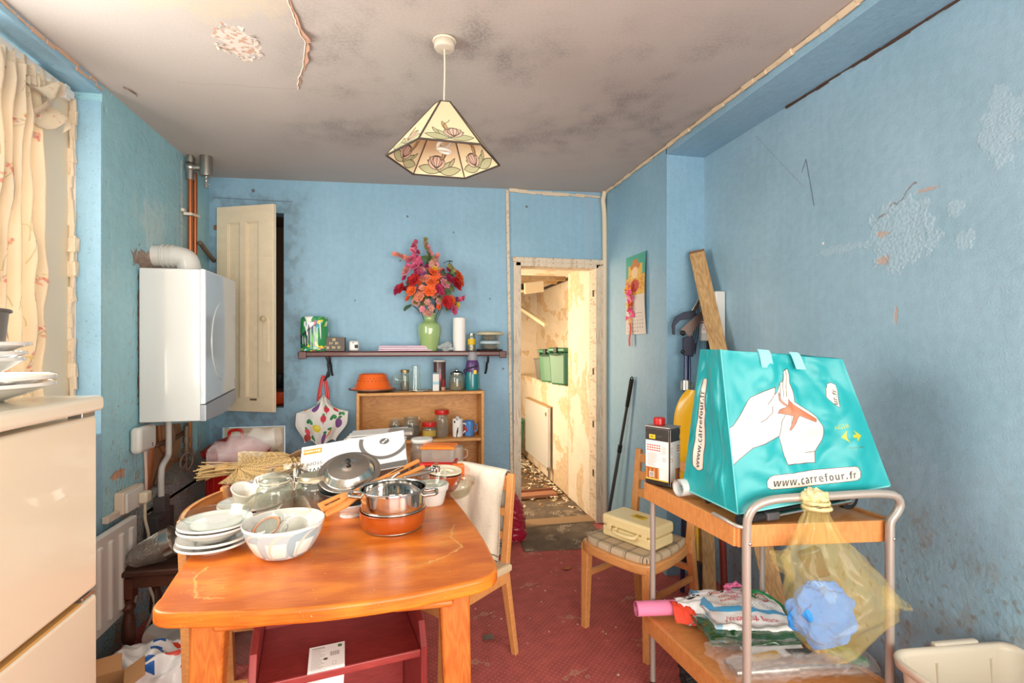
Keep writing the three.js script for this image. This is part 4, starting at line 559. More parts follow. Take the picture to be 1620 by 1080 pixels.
{ // vegetable-print bag hanging from the left bracket
  const vegTex = canvasTex(512, 512, (g, w) => {
    g.fillStyle = '#eceae4'; g.fillRect(0, 0, w, w); g.strokeStyle = 'rgba(170,180,170,.6)'; for (let i = 0; i < 20; i++) { g.beginPath(); g.moveTo(rnd() * w, 0); g.lineTo(rnd() * w, w); g.stroke(); }
    const el = (x, y, a, b, r, c) => { g.fillStyle = c; g.beginPath(); g.ellipse(x, y, a, b, r, 0, 7); g.fill(); };
    for (const [x, y, r] of [[180, 130, 0.2], [430, 330, -0.4], [300, 450, 0.1]]) { el(x, y, 32, 58, r, '#7a4a8c'); el(x + 4, y - 62, 22, 14, r, '#2f7a44'); }
    for (const [x, y] of [[300, 150], [270, 250], [90, 420]]) { el(x, y, 30, 36, 0, '#d63a4a'); el(x, y + 40, 5, 14, 0, '#d63a4a'); el(x, y - 40, 14, 12, 0.6, '#3a8a4a'); }
    for (const [x, y] of [[210, 350], [420, 120]]) { el(x, y, 42, 36, 0, '#e8d026'); el(x + 8, y - 10, 22, 18, 0, '#f0e264'); }
    for (const [x, y] of [[80, 160], [360, 420]]) { el(x, y, 14, 46, 0.3, '#e8783a'); el(x - 10, y - 56, 26, 14, 0.3, '#3a8a4a'); }
    for (const [x, y] of [[360, 250], [130, 300], [440, 220], [140, 470]]) { el(x, y, 18, 30, 0.6, '#2a7a4c'); el(x + 24, y + 4, 16, 26, -0.5, '#3c9a5c'); }
    el(110, 60, 40, 20, 0, '#4a9a50'); el(60, 480, 50, 40, 0, '#b03a30'); el(470, 60, 30, 22, 0, '#d63a4a');
  });
  const t = thing('shopping_bag', 'white folding bag printed with vegetables hanging by red handles', 'bag', [-0.535, 0.72, -3.62]);
  part('bag_body', sheet(36, 24, (u, v) => { const pinch = sst(0.55, 1, v), cx = 0.005 * v, w = 0.33 * (1 - 0.62 * pinch * pinch) * (0.6 + 0.4 * sst(0, 0.4, v)), side = (u - 0.5) * w; return [cx + side - 0.02 * (1 - v), v * 0.335 - 0.22 * Math.abs(u - 0.5) * pinch + 0.02 * Math.sin(u * 9) * (1 - v), 0.02 + 0.024 * Math.sin(u * 19 + v * 3) * (0.3 + 0.7 * pinch) + 0.02 * Math.sin(u * Math.PI)]; }, 0.003), std(0xffffff, 0.6, { map: vegTex }), t);
  part('handle', tube([[-0.035, 0.29, 0.03], [-0.012, 0.42, 0.025], [0.0, 0.452, 0.022], [0.01, 0.42, 0.03], [0.024, 0.31, 0.04]], 0.008, 40), M.red, t);
  part('handle', tube([[-0.02, 0.31, 0.05], [0.002, 0.44, 0.03], [0.024, 0.40, 0.04], [0.04, 0.3, 0.05]], 0.007, 40), M.red, t);
  const s = thing('rope_tie', 'twisted black cord tying the vegetable bag to the shelf bracket', 'cord', [-0.515, 1.15, -3.6]);
  part('strand', tube([[0.018, 0.15, 0.03], [0.012, 0.1, 0.03], [0.02, 0.02, 0.02], [0.004, 0.01, 0.02], [-0.01, -0.01, 0.02]], 0.006, 40), M.black, s); part('strand', tube([[0.0, 0.15, 0.03], [0.02, 0.08, 0.024], [0.006, 0.03, 0.026], [-0.004, -0.005, 0.02], [0.01, 0.02, 0.03], [0.02, 0.06, 0.02]], 0.005, 40), M.black, s);
}
{ // bookcase
  const t = thing('bookcase', 'low light wood bookcase against the back wall', 'bookcase', [0.115, 0, ZB + 0.125]);
  const W = 0.85, H = 1.062, D = 0.24;
  part('side_panel', bx(0.02, H, D, -W / 2 + 0.01, H / 2, 0), M.bookcase, t); part('side_panel', bx(0.02, H, D, W / 2 - 0.01, H / 2, 0), M.bookcase, t);
  part('top_panel', bx(W - 0.03, 0.02, D, 0, H - 0.012, 0), M.bookcase, t); part('back_panel', bx(W - 0.03, H - 0.04, 0.008, 0, H / 2, -D / 2 + 0.006), M.bookcase, t);
  part('shelf', bx(W - 0.042, 0.02, D - 0.015, 0, 0.726, 0.0), M.bookcase, t); part('shelf', bx(W - 0.042, 0.02, D - 0.015, 0, 0.37, 0.0), M.bookcase, t); part('plinth', bx(W - 0.042, 0.06, 0.02, 0, 0.04, D / 2 - 0.03), M.bookcase, t);
  const T = 1.0605, z = -3.56, S = 0.7365;
  plate('dark plate under the orange colander on the bookcase', [-0.215, T + 0.001, z], 0.155, 0.016, [0, 0], null, phys(0x6a4a3a, 0.3));
  const c = thing('colander', 'orange plastic colander upside down on the bookcase', 'colander', [-0.21, T + 0.016, z]);
  part('bowl', lathe([[0.135, 0], [0.145, 0.004], [0.143, 0.01], [0.122, 0.016], [0.1, 0.07], [0.09, 0.1], [0.078, 0.11], [0.002, 0.112], [0.002, 0.108], [0.076, 0.106], [0.086, 0.098], [0.118, 0.014]], 48), phys(0xe8641a, 0.3, { clearcoat: 0.4 }), c);
  for (let k = 0; k < 3; k++) for (let i = 0; i < 26; i++) { const a = (i + 0.5 * k) / 26 * 6.283, r = 0.1035 - 0.007 * k, y = 0.062 + 0.016 * k; if (Math.cos(a) > -0.3) part('hole', cyl(0.003, 0.003, 0.003, r * Math.sin(a), y, r * Math.cos(a), Math.PI / 2, 0, 0, 8).rotateY(0), std(0x5a2008, 0.8), c).rotation.set(0, 0, 0); }
  const w = thing('wine_glass', 'short wine glass beside the orange colander', 'glass', [-0.05, T, z + 0.02]); part('glass_bowl', vessel(smoothPts([[0.003, 0.04], [0.02, 0.045], [0.036, 0.07], [0.036, 0.09], [0.028, 0.115]], 24), 0.0012), M.glass, w); part('foot', lathe([[0, 0], [0.03, 0], [0.03, 0.002], [0.006, 0.008], [0.004, 0.04], [0, 0.042]]), M.glass, w);
  const lidded = (name, label, x, y0, zz, r, h, cont, lidMat, lidR, lidH, contents, contC, cat = 'jar', tex) => { const j = thing(name, label, cat, [x, y0, zz]); part('jar_glass', vessel(smoothPts([[0.001, 0.0005], [r * 0.92, 0.0005], [r, 0.008], [r, h * 0.78], [r * 0.86, h * 0.92], [r * 0.86, h]], 40), 0.0022), cont, j); if (contents) part('contents', lathe([[0, 0.004], [r * 0.9, 0.004], [r * 0.93, 0.01], [r * 0.93, contents], [0, contents + 0.003]], 30), std(contC, 0.8, tex ? { map: tex } : {}), j); part('lid', lathe([[0, h + lidH], [lidR * 0.95, h + lidH], [lidR, h + lidH - 0.003], [lidR, h - 0.004], [lidR * 0.94, h - 0.004], [lidR * 0.94, h], [0, h]]), lidMat, j); return j; };
  const grainTex = dataTex(128, 128, (u, v) => { const k = 0.55 + 0.45 * n2(u * 40, v * 40); return [150 * k, 120 * k, 90 * k]; });
  lidded('spice_jar', 'small jar with a metal lid behind the wine glass', 0.003, T, z - 0.05, 0.029, 0.13, M.jarGlass, M.brass, 0.03, 0.014, 0.06, 0x6a5c44);
  const tu = thing('tumbler', 'upturned clear tumbler glass on the bookcase', 'glass', [0.075, T + 0.003, z + 0.01]); part('glass_wall', vessel([[0.001, 0.172], [0.028, 0.172], [0.03, 0.168], [0.04, 0.0]].map(([r, y]) => [r, y]), 0.002), M.glass, tu); part('facet', Array.from({ length: 12 }, (_, i) => bar([0.0415 * Math.cos(i * 0.5236), 0.01, 0.0415 * Math.sin(i * 0.5236)], [0.031 * Math.cos(i * 0.5236), 0.15, 0.031 * Math.sin(i * 0.5236)], 0.0012)), M.glass, tu).userData.kind = 'stuff';
  const pp = part('paper_napkin', sheet(10, 8, (u, v) => [0.03 + u * 0.13, T + 0.002 + 0.004 * Math.sin(u * 9) * v, z - 0.05 + v * 0.11], 0.001), std(0xece6da, 0.9), scene); tag(pp, 'pale paper napkin under the upturned tumbler', 'napkin');
  const sb = thing('medicine_box', 'small white and blue carton in front of the tall canister', 'box', [0.212, T, z + 0.03]); part('carton', bx(0.043, 0.125, 0.03, 0, 0.063, 0, 0.002), M.plastic, sb); part('stripe', bx(0.0435, 0.02, 0.0305, 0, 0.055, 0, 0.001), std(0x9ac4cc, 0.5), sb); part('top_band', bx(0.0435, 0.008, 0.0305, 0, 0.121, 0, 0.001), std(0x4a7a8a, 0.5), sb);
  const canTex = canvasTex(256, 256, (g, w) => { g.fillStyle = '#4a2e2c'; g.fillRect(0, 0, w, w); g.fillStyle = '#c03038'; for (let i = 0; i < 10; i++) { g.beginPath(); g.ellipse(i * 27, 130 + (i % 3) * 18, 10, 12, 0, 0, 7); g.fill(); } for (let i = 0; i < 4; i++) { g.fillStyle = '#e8b0a4'; g.beginPath(); g.arc(32 + i * 64, 68, 13, 0, 7); g.fill(); g.fillStyle = '#4a2e2c'; g.font = 'bold 18px serif'; g.fillText('H', 26 + i * 64, 75); g.fillStyle = '#d8b090'; g.fillRect(10 + i * 64, 160, 40, 54); } g.fillStyle = '#c8141c'; g.fillRect(0, 216, w, 40); });
  const cn = thing('canister', 'tall dark red printed drink canister on the bookcase', 'canister', [0.241, T, z - 0.025]); part('tin', lathe([[0, 0], [0.043, 0], [0.043, 0.2], [0, 0.2]], 36), phys(0xffffff, 0.35, { map: canTex, clearcoat: 0.4 }), cn); part('lid', lathe([[0, 0.198], [0.045, 0.198], [0.045, 0.208], [0.043, 0.211], [0, 0.211]], 36), M.plastic, cn);
  const cj = lidded('cookie_jar', 'glass jar with a knobbed steel lid on the bookcase', 0.36, T, z, 0.052, 0.115, M.jarGlass, M.steel, 0.046, 0.01, 0.055, 0x8a7444); part('knob', sph(0.012, 0, 0.138, 0), M.steel, cj); part('lid_dome', lathe([[0.044, 0.124], [0.03, 0.134], [0, 0.136]], 30), M.steel, cj);
  const b = thing('water_bottle', 'purple and teal drinks bottle with a strap on the bookcase', 'bottle', [0.47, T, z + 0.0]);
  part('bottle_body', lathe(smoothPts([[0.001, 0], [0.046, 0], [0.05, 0.01], [0.05, 0.11], [0.047, 0.13]], 20)), phys(0x14787e, 0.25, { clearcoat: 0.5 }), b); part('sleeve', lathe(smoothPts([[0.0475, 0.128], [0.049, 0.15], [0.044, 0.19], [0.036, 0.21]], 20)), phys(0x5a3a72, 0.3), b); part('cap', lathe(smoothPts([[0.035, 0.208], [0.036, 0.24], [0.03, 0.268], [0.001, 0.27]], 20)), phys(0xa9a8b0, 0.35, { transparent: true, opacity: 0.75 }), b);
  part('strap', tube([[-0.05, 0.11, 0.02], [-0.062, 0.14, 0.03], [-0.03, 0.155, 0.046], [0.01, 0.165, 0.052], [0.03, 0.17, 0.043]], 0.006, 30), std(0x2c2440, 0.7), b); part('badge', [bx(0.022, 0.03, 0.006, 0.012, 0.128, 0.052, 0.006)], std(0xe8c020, 0.4), b);
  // middle shelf
  lidded('dark_jar', 'clear straight jar of dark spice at the left of the middle bookcase shelf', -0.06, S, z, 0.041, 0.13, M.jarGlass, M.clearPlastic, 0.042, 0.012, 0.085, 0x54402e, 'jar', grainTex);
  const k1 = lidded('clip_jar', 'round clip top jar of brown herbs on the middle bookcase shelf', 0.044, S, z + 0.01, 0.055, 0.14, M.jarGlass, M.jarGlass, 0.046, 0.012, 0.08, 0x8a7256, 'jar', grainTex); part('wire_clip', tube([[0.05, 0.142, 0], [0.062, 0.13, 0], [0.06, 0.1, 0], [0.056, 0.12, 0.01]], 0.002), M.steel, k1); part('wire_clip', tube([[-0.05, 0.142, 0], [-0.062, 0.13, 0], [-0.06, 0.11, 0]], 0.002), M.steel, k1);
  const rj = lidded('red_lid_jar', 'short jar with red lid and yellow label on the middle bookcase shelf', 0.168, S, z + 0.02, 0.046, 0.085, M.jarGlass, M.red, 0.049, 0.024, 0.06, 0x9c6a3c); part('label', lathe([[0.0465, 0.015], [0.047, 0.015], [0.047, 0.055], [0.0465, 0.055]]), std(0xe0b81c, 0.5), rj);
  lidded('tall_red_lid_jar', 'tall empty clear jar with a red lid on the middle bookcase shelf', 0.256, S, z - 0.01, 0.048, 0.162, M.jarGlass, M.red, 0.05, 0.026, 0, 0);
  const mugTex = canvasTex(256, 128, (g, w, h) => { g.fillStyle = '#f0eee8'; g.fillRect(0, 0, w, h); g.strokeStyle = '#1c1c1c'; g.lineWidth = 7; for (let i = 0; i < 9; i++) { g.beginPath(); g.arc(16 + i * 30, 26 + (i % 3) * 36, 12, i, i + 3.6); g.stroke(); } g.fillStyle = '#2a4a9c'; for (let i = 0; i < 8; i++) g.fillRect(i * 34 + 8, 6, 6, 6); });
  const mug = (label, x, zz, r, h, mat, cat = 'mug', y0 = S) => { const m = thing('mug', label, cat, [x, y0, zz]); part('cup', vessel([[0.001, 0], [r * 0.86, 0], [r * 0.95, 0.006], [r, h * 0.5], [r, h]], 0.003, 36), mat, m); part('handle', tube([[r * 0.95, h * 0.8, 0], [r * 1.5, h * 0.75, 0], [r * 1.55, h * 0.4, 0], [r * 0.98, h * 0.22, 0]], 0.005, 30), mat, m); return m; };
  const m1 = mug('white mug with black swirls and a lid on the bookcase', 0.364, z + 0.02, 0.037, 0.115, phys(0xffffff, 0.2, { map: mugTex, clearcoat: 0.5 })); part('lid', lathe([[0.039, 0.115], [0.036, 0.126], [0.012, 0.132], [0.012, 0.142], [0, 0.143]], 30), phys(0xffffff, 0.2, { map: mugTex }), m1);
  const m2 = mug('blue mug with a red motif on the bookcase', 0.447, z, 0.036, 0.105, phys(0x4a86c8, 0.2, { clearcoat: 0.6 })); part('motif', [sph(0.012, -0.03, 0.06, 0.024, 1, 1, 0.5), sph(0.009, -0.022, 0.045, 0.03, 1, 1, 0.5)], std(0xb02430, 0.4), m2);
  mug('pale mug on the lower bookcase shelf', 0.36, z + 0.03, 0.045, 0.11, phys(0xdcc8b4, 0.3), 'mug', 0.3805 + 0.18); part('mug_block', bx(0.14, 0.18, 0.12, 0.36, 0.472, z + 0.02), std(0xd08a40, 0.6), scene).name = 'orange_carton'; tag(scene.getObjectByName('orange_carton'), 'orange carton under the pale mug in the bookcase', 'box');
}
{ // pendant lamp
  const x = 0.147, z = -1.92, cy = ceilY(x);
  const r = thing('pendant_lamp', 'hanging lamp with a six sided painted paper shade', 'lamp', [x, 0, z]);
  part('ceiling_rose', lathe([[0, cy - 0.036], [0.034, cy - 0.036], [0.038, cy - 0.03], [0.04, cy], [0, cy]], 36), std(0xcabfae, 0.6), r); part('rose_edge', ring(0.0405, 0.004, 0, cy - 0.006, 0), M.cream, r);
  part('cord', tube([[0, cy - 0.03, 0], [0.0015, 2.42, 0], [-0.001, 2.3, 0], [0, 2.2, 0]], 0.003, 24), M.cream, r);
  const R0 = 0.213, R1 = 0.035, y0 = 2.075, y1 = 2.283, rot = R(2) ;
  const cornerA = (k) => rot + k * Math.PI / 3, lo = (k) => V(R0 * Math.sin(cornerA(k) + Math.PI / 6), y0, R0 * Math.cos(cornerA(k) + Math.PI / 6)), hi = (k) => V(R1 * Math.sin(cornerA(k) + Math.PI / 6), y1, R1 * Math.cos(cornerA(k) + Math.PI / 6));
  const shadeTex = canvasTex(512, 512, (g, w) => {
    g.fillStyle = '#e9d8b0'; g.fillRect(0, 0, w, w);
    for (let i = 0; i < 500; i++) { g.fillStyle = 'rgba(190,150,90,.25)'; g.fillRect(rnd() * w, rnd() * w, rr(1, 5), rr(1, 4)); }
    g.strokeStyle = '#3a3228'; g.lineWidth = 5; const leaf = (x, y, l, r, c) => { g.save(); g.translate(x, y); g.rotate(r); g.fillStyle = c; g.beginPath(); g.moveTo(0, 0); g.quadraticCurveTo(l * 0.5, -l * 0.35, l, 0); g.quadraticCurveTo(l * 0.5, l * 0.3, 0, 0); g.fill(); g.stroke(); g.restore(); };
    const lc = '#b4b48c', fc = '#d8b8a4', rc = '#c8a070';
    leaf(256, 470, 150, -2.5, lc); leaf(256, 470, 150, -0.6, lc); leaf(250, 470, 200, 3.3, lc); leaf(262, 470, 200, -0.15, lc);
    g.fillStyle = fc; g.beginPath(); g.ellipse(290, 400, 80, 52, 0, 0, 7); g.fill(); g.stroke(); g.beginPath(); g.ellipse(290, 392, 46, 40, 0, 0, 7); g.stroke(); for (let i = -2; i < 3; i++) { g.beginPath(); g.moveTo(290, 446); g.quadraticCurveTo(290 + i * 40, 400, 290 + i * 32, 352); g.stroke(); }
    leaf(240, 380, 110, -1.9, rc); g.beginPath(); g.moveTo(230, 370); g.bezierCurveTo(180, 300, 260, 300, 270, 250); g.stroke(); leaf(170, 430, 90, -2.2, lc);
  });
  const outM = phys(0xffffff, 0.7, { map: shadeTex }), inM = outM;
  const sh = new THREE.Group(); sh.name = 'lamp_shade'; r.add(sh);
  for (let k = 0; k < 6; k++) {
    const quad = (off) => { const a = lo(k), b = lo(k + 1), c = hi(k + 1), d = hi(k), n = b.clone().sub(a).cross(d.clone().sub(a)).normalize(); if (n.x * a.x + n.z * a.z < 0) n.negate(); return sheet(8, 8, (u, v) => { const p = a.clone().lerp(b, u).lerp(d.clone().lerp(c, u), v).addScaledVector(n, off); return [p.x, p.y, p.z]; }, 0.001); };
    const fixUV = (g) => { const q = g.attributes.uv; for (let i = 0; i < q.count; i++) { const v = q.getY(i), u = q.getX(i); q.setXY(i, 0.5 + (u - 0.5) * (1 - 0.83 * v), v * 0.95 + 0.02); } return g; };
    part('panel', fixUV(quad(0.0008)), outM, sh, k === 0 ? 'cream panel with painted flowers' : undefined); part('lining', fixUV(quad(-0.0008)), inM, sh);
    part('rib', bar(lo(k).toArray(), hi(k).toArray(), 0.0042, 0.0042, 8), std(0x4c4036, 0.5), sh); part('hem', bar(lo(k).toArray(), lo(k + 1).toArray(), 0.004, 0.004, 8), std(0x3c342c, 0.5), sh);
    part('top_hem', bar(hi(k).toArray(), hi(k + 1).toArray(), 0.0035, 0.0035, 8), std(0x3c342c, 0.5), sh);
  }
  part('lamp_holder', [cyl(0.02, 0.02, 0.06, 0, 2.21, 0), cyl(0.034, 0.034, 0.006, 0, 2.245, 0)], M.plastic, r);
  const sp = []; for (let i = 0; i <= 60; i++) { const f = i / 60, a = f * 4.3 * Math.PI; sp.push([0.024 * Math.cos(a), 2.165 - 0.055 * Math.sin(f * Math.PI) - 0.004 * f, 0.024 * Math.sin(a)]); }
  part('bulb', tube(sp, 0.0065, 120), phys(0xf6f2e8, 0.25), r); part('bulb_base', cyl(0.022, 0.018, 0.03, 0, 2.175, 0), M.plastic, r);
}

// ---------- dining table, its chairs and the kitchenware on it ----------
const TT = 0.74;
{
  const t = thing('dining_table', 'orange brown wooden dining table with rounded corners crowded with kitchenware', 'table');
  const s = new THREE.Shape();
  s.moveTo(-0.606, 1.44); s.bezierCurveTo(-0.612, 1.37, -0.58, 1.35, -0.52, 1.344); s.bezierCurveTo(-0.4, 1.32, -0.28, 1.305, -0.18, 1.305); s.bezierCurveTo(-0.02, 1.308, 0.08, 1.33, 0.19, 1.362); s.bezierCurveTo(0.24, 1.38, 0.266, 1.41, 0.264, 1.47); s.bezierCurveTo(0.262, 1.72, 0.225, 2.0, 0.165, 2.34); s.bezierCurveTo(0.15, 2.56, 0.1, 2.62, 0.02, 2.62); s.lineTo(-0.45, 2.62); s.bezierCurveTo(-0.58, 2.62, -0.64, 2.56, -0.65, 2.4); s.bezierCurveTo(-0.668, 2.0, -0.65, 1.7, -0.606, 1.44);
  const topTex = dataTex(1024, 1400, (u, v) => {
    const x = -0.7 + u, y = 1.28 + v * 1.4, warp = fbm(x * 1.6, y * 3.2, 3) * 1.5, line = 0.5 + 0.5 * Math.sin((y * 30 + x * 2.5 + warp * 5)), fine = n2(x * 7, y * 210) * 0.5 + n2(x * 18, y * 420) * 0.35;
    let c = mixc([234, 136, 38], [186, 86, 14], clamp(0.36 * line + 0.42 * fine + 0.3 + 0.6 * fbm(x * 2, y * 6 + 5, 3)));
    const worn = Math.max(spot(x, y, 0.13, 1.68, 0.05, 0.16, 1.2, 9), spot(x, y, -0.48, 1.48, 0.1, 0.1, 1.2, 9) - 0.3, spot(x, y, -0.05, 1.52, 0.2, 0.08, 1.2, 9) - 0.4); c = mixc(c, [218, 164, 96], 0.4 * sst(0.1, 0.8, worn) * (0.6 + 0.7 * n2(x * 20, y * 90)));
    for (const l of [[-0.518, 1.419, -0.565, 1.546], [-0.565, 1.546, -0.555, 1.606], [-0.518, 1.419, -0.45, 1.4], [0.171, 1.8, 0.15, 1.685], [0.15, 1.685, 0.18, 1.6], [0.18, 1.6, 0.112, 1.53], [0.112, 1.53, 0.06, 1.5]]) { const d = segd(x + 0.008 * fbm(x * 30, y * 30), y + 0.008 * fbm(y * 30, x * 30), ...l); if (d < 0.004) c = mixc(c, [228, 176, 104], 0.75 * sst(0.0045, 0.001, d)); }
    if (n2(x * 90, y * 90) > 0.88 && n2(x * 13, y * 13) > 0.1) c = mixc(c, [236, 220, 196], 0.7);
    return c;
  });
  fit(topTex, -0.7, 1.28, 1, 1.4);
  const topM = phys(0xffffff, 0.38, { map: topTex, clearcoat: 0.18, clearcoatRoughness: 0.25 });
  part('tabletop', slab(s, 0.04, 0.009, 4).rotateX(-Math.PI / 2).translate(0, TT - 0.04, 0), topM, t);
  for (const [x, z] of [[-0.495, -1.46], [0.135, -1.42], [-0.5, -2.42], [0.02, -2.42]]) part('leg', beam([x, TT - 0.04, z], [x + Math.sign(x + 0.2) * 0.02, 0, z + (z > -2 ? 0.02 : -0.02)], 0.085, 0.06, 0.062, 0.045, [0, 0, 1], 0.012), M.tableLeg, t);
  part('apron', bx(0.56, 0.06, 0.02, -0.18, TT - 0.07, -1.47), M.tableLeg, t); part('apron', bx(0.48, 0.06, 0.02, -0.24, TT - 0.07, -2.42), M.tableLeg, t); part('apron', bx(0.02, 0.06, 0.9, -0.5, TT - 0.07, -1.94), M.tableLeg, t); part('apron', bx(0.02, 0.06, 0.9, 0.06, TT - 0.07, -1.94), M.tableLeg, t);
  for (const [x, r] of [[-0.38, 0.02], [0.05, -0.02]]) part('corner_block', bx(0.16, 0.022, 0.09, x, TT - 0.052, -1.4, 0.01, 0, r), M.tableLeg, t);
}
const beech = woodMat(beechWood, 0.4, 0xfff0de, 0.2);
// chair on the left with a curved back rail, tucked under the table
{
  const t = thing('curved_back_chair', 'wooden chair with a curved back rail at the left of the table', 'chair', [-0.495, 0, -2.07], R(90));
  part('seat', slab([[-0.2, -0.2], [0.2, -0.2], [0.21, 0.2], [-0.21, 0.2]], 0.04, 0.012).rotateX(-Math.PI / 2).translate(0, 0.41, 0), beech, t);
  part('back_post', beam([-0.2, 0, -0.2], [-0.2, 0.80, -0.225], 0.034, 0.03, 0.034, 0.026), beech, t); part('back_post', beam([0.2, 0, -0.2], [0.2, 0.80, -0.225], 0.034, 0.03, 0.034, 0.026), beech, t);
  const rail = (y, h) => sheet(24, 4, (u, v) => { const a = (u - 0.5) * 2; return [0.2 * a, y + v * h, -0.23 - 0.045 * (1 - a * a)]; }, 0.016);
  part('back_rail', rail(0.715, 0.07), beech, t); part('back_rail', rail(0.56, 0.05), beech, t);
  for (const x of [-0.18, 0.18]) part('front_leg', beam([x, 0.41, 0.17], [x * 1.02, 0, 0.18], 0.034, 0.034, 0.026, 0.026), beech, t);
  part('stretcher', bx(0.02, 0.025, 0.36, -0.19, 0.22, -0.01), beech, t); part('stretcher', bx(0.02, 0.025, 0.36, 0.19, 0.22, -0.01), beech, t);
  const cl = part('folded_cloth', lumpy(sheet(14, 10, (u, v) => [-0.66 + u * 0.1 - 0.02 * v, 0.60 + 0.06 * Math.sin(v * 3) + 0.012 * n2(u * 4, v * 4), -2.2 + v * 0.24], 0.02), 0.008, 20), std(0xb9c6cc, 0.9, { map: dataTex(64, 64, (u, v) => (fbm(u * 9, v * 9) > 0.05 ? [120, 140, 160] : [240, 238, 230])) }), scene); tag(cl, 'blue and white patterned cloth between the left chair and the table', 'cloth');
}
// chair on the right with a towel
{
  const t = thing('towel_chair', 'wooden chair at the right of the table with a towel over its back', 'chair', [0.165, 0, -2.165], R(-49));
  part('seat', slab([[-0.19, -0.18], [0.19, -0.18], [0.21, 0.2], [-0.21, 0.2]], 0.035, 0.01).rotateX(-Math.PI / 2).translate(0, 0.40, 0), std(0xcdb894, 0.8), t);
  part('seat_frame', [bx(0.4, 0.05, 0.02, 0, 0.38, 0.19), bx(0.36, 0.05, 0.02, 0, 0.38, -0.18), bx(0.02, 0.05, 0.36, -0.19, 0.38, 0), bx(0.02, 0.05, 0.36, 0.19, 0.38, 0)], beech, t);
  for (const x of [-0.175, 0.175]) { part('back_post', [beam([x, 0.36, -0.19], [x, 0.81, -0.245], 0.036, 0.028, 0.034, 0.022), beam([x, 0.4, -0.192], [x, 0, -0.27], 0.036, 0.03, 0.026, 0.024)], beech, t); part('front_leg', beam([x * 1.05, 0.4, 0.18], [x * 1.05, 0, 0.2], 0.036, 0.036, 0.026, 0.026), beech, t); }
  for (const [y, h] of [[0.765, 0.07], [0.64, 0.035], [0.54, 0.035]]) part('back_rail', bx(0.33, h, 0.018, 0, y, -0.19 - 0.055 * (y - 0.36) / 0.45), beech, t);
  const towelTex = dataTex(256, 512, (u, v) => { let c = [236, 228, 208].map((q) => q * (1 + 0.04 * n2(u * 60, v * 120) + 0.03 * fbm(u * 6, v * 8))); for (const y of [0.04, 0.055, 0.08, 0.94, 0.955]) if (Math.abs(v - y) < 0.003) c = [120, 112, 100]; return n2(u * 40, v * 60) > 0.86 ? mixc(c, [120, 110, 96], 0.6) : c; });
  const tw = thing('towel', 'cream tea towel with dark stripes hung over the right chair back', 'towel', [0.165, 0, -2.165], R(-49));
  part('fabric', sheet(24, 40, (u, v) => { const L = 0.40 + 0.02 * u, s = v * (L + 0.42), x = -0.145 + u * 0.29, wob = 0.006 * Math.sin(u * 11 + s * 4) + 0.004 * n2(u * 4, s * 4); let y, z; const zt = (yy) => -0.19 - 0.055 * (yy - 0.36) / 0.45; if (s < L) { y = 0.81 - (L - s); z = zt(y) + 0.02 + wob + 0.03 * (0.81 - y); } else if (s < L + 0.045) { const a = (s - L) / 0.045 * Math.PI; y = 0.81 + 0.012 * Math.sin(a); z = zt(0.81) + 0.02 * Math.cos(a); } else { y = 0.81 - (s - L - 0.045); z = zt(y) - 0.022 + wob - 0.06 * (0.81 - y); } return [x + 0.012 * n2(s * 3, 7), y, z]; }, 0.004), std(0xffffff, 0.95, { map: towelTex }), tw);
}
// low red shelf unit under the table
{
  const redW = woodMat(woodTex(256, 256, [168, 66, 62], [136, 46, 46], 0.5, 1.5), 0.4, 0xffffff, 0.3), edge = std(0xc07a6c, 0.6);
  const t = thing('red_shelf_unit', 'low dark red wooden shelf unit under the front of the table', 'shelf unit', [-0.2, 0, -1.68], R(10));
  const side = [[-0.16, 0], [0.16, 0], [0.16, 0.46], [0.12, 0.52], [-0.16, 0.56]];
  for (const x of [-0.235, 0.235]) part('side_panel', slab(side.map(([a, b]) => [-a, b]), 0.02, 0.003).rotateY(Math.PI / 2).translate(x - 0.01, 0, 0), redW, t);
  part('shelf', bx(0.45, 0.02, 0.3, 0, 0.44, -0.005), redW, t); part('shelf_edge', bx(0.45, 0.024, 0.012, 0, 0.44, 0.15), redW, t); part('lower_shelf', bx(0.45, 0.02, 0.28, 0, 0.1, 0), redW, t); part('back_panel', bx(0.45, 0.4, 0.012, 0, 0.34, -0.15), redW, t);
  const labTex = canvasTex(256, 320, (g, w, h) => { g.fillStyle = '#f0ece6'; g.fillRect(0, 0, w, h); g.fillStyle = '#77706a'; for (let i = 0; i < 22; i++) g.fillRect(20, 30 + i * 11, rr(60, 110), 2); g.fillRect(20, 16, 90, 6); g.fillStyle = '#3a7a3a'; g.fillRect(206, 16, 28, 24); g.fillStyle = '#55504a'; for (let i = 0; i < 14; i++) g.fillRect(150 + i * 5, 70, 1 + (i % 3), 34); g.beginPath(); g.ellipse(120, 120, 16, 9, 0, 0, 7); g.fill(); g.strokeStyle = '#77706a'; g.strokeRect(172, 150, 24, 24); });
  const l = thing('paper_label', 'white printed paper label hanging over the edge of the red shelf unit', 'label', [-0.24, 0, -1.68], R(10));
  part('paper', sheet(10, 16, (u, v) => { const s = v * 0.16; return [-0.06 + u * 0.1 + 0.01 * v, s < 0.06 ? 0.398 + s : 0.4545 + 0.018 * Math.sin((s - 0.06) * 12), s < 0.06 ? 0.1615 - 0.002 * v : 0.161 - (s - 0.06) * 0.95 + 0.0]; }, 0.0008), std(0xffffff, 0.7, { map: labTex }), l);
}
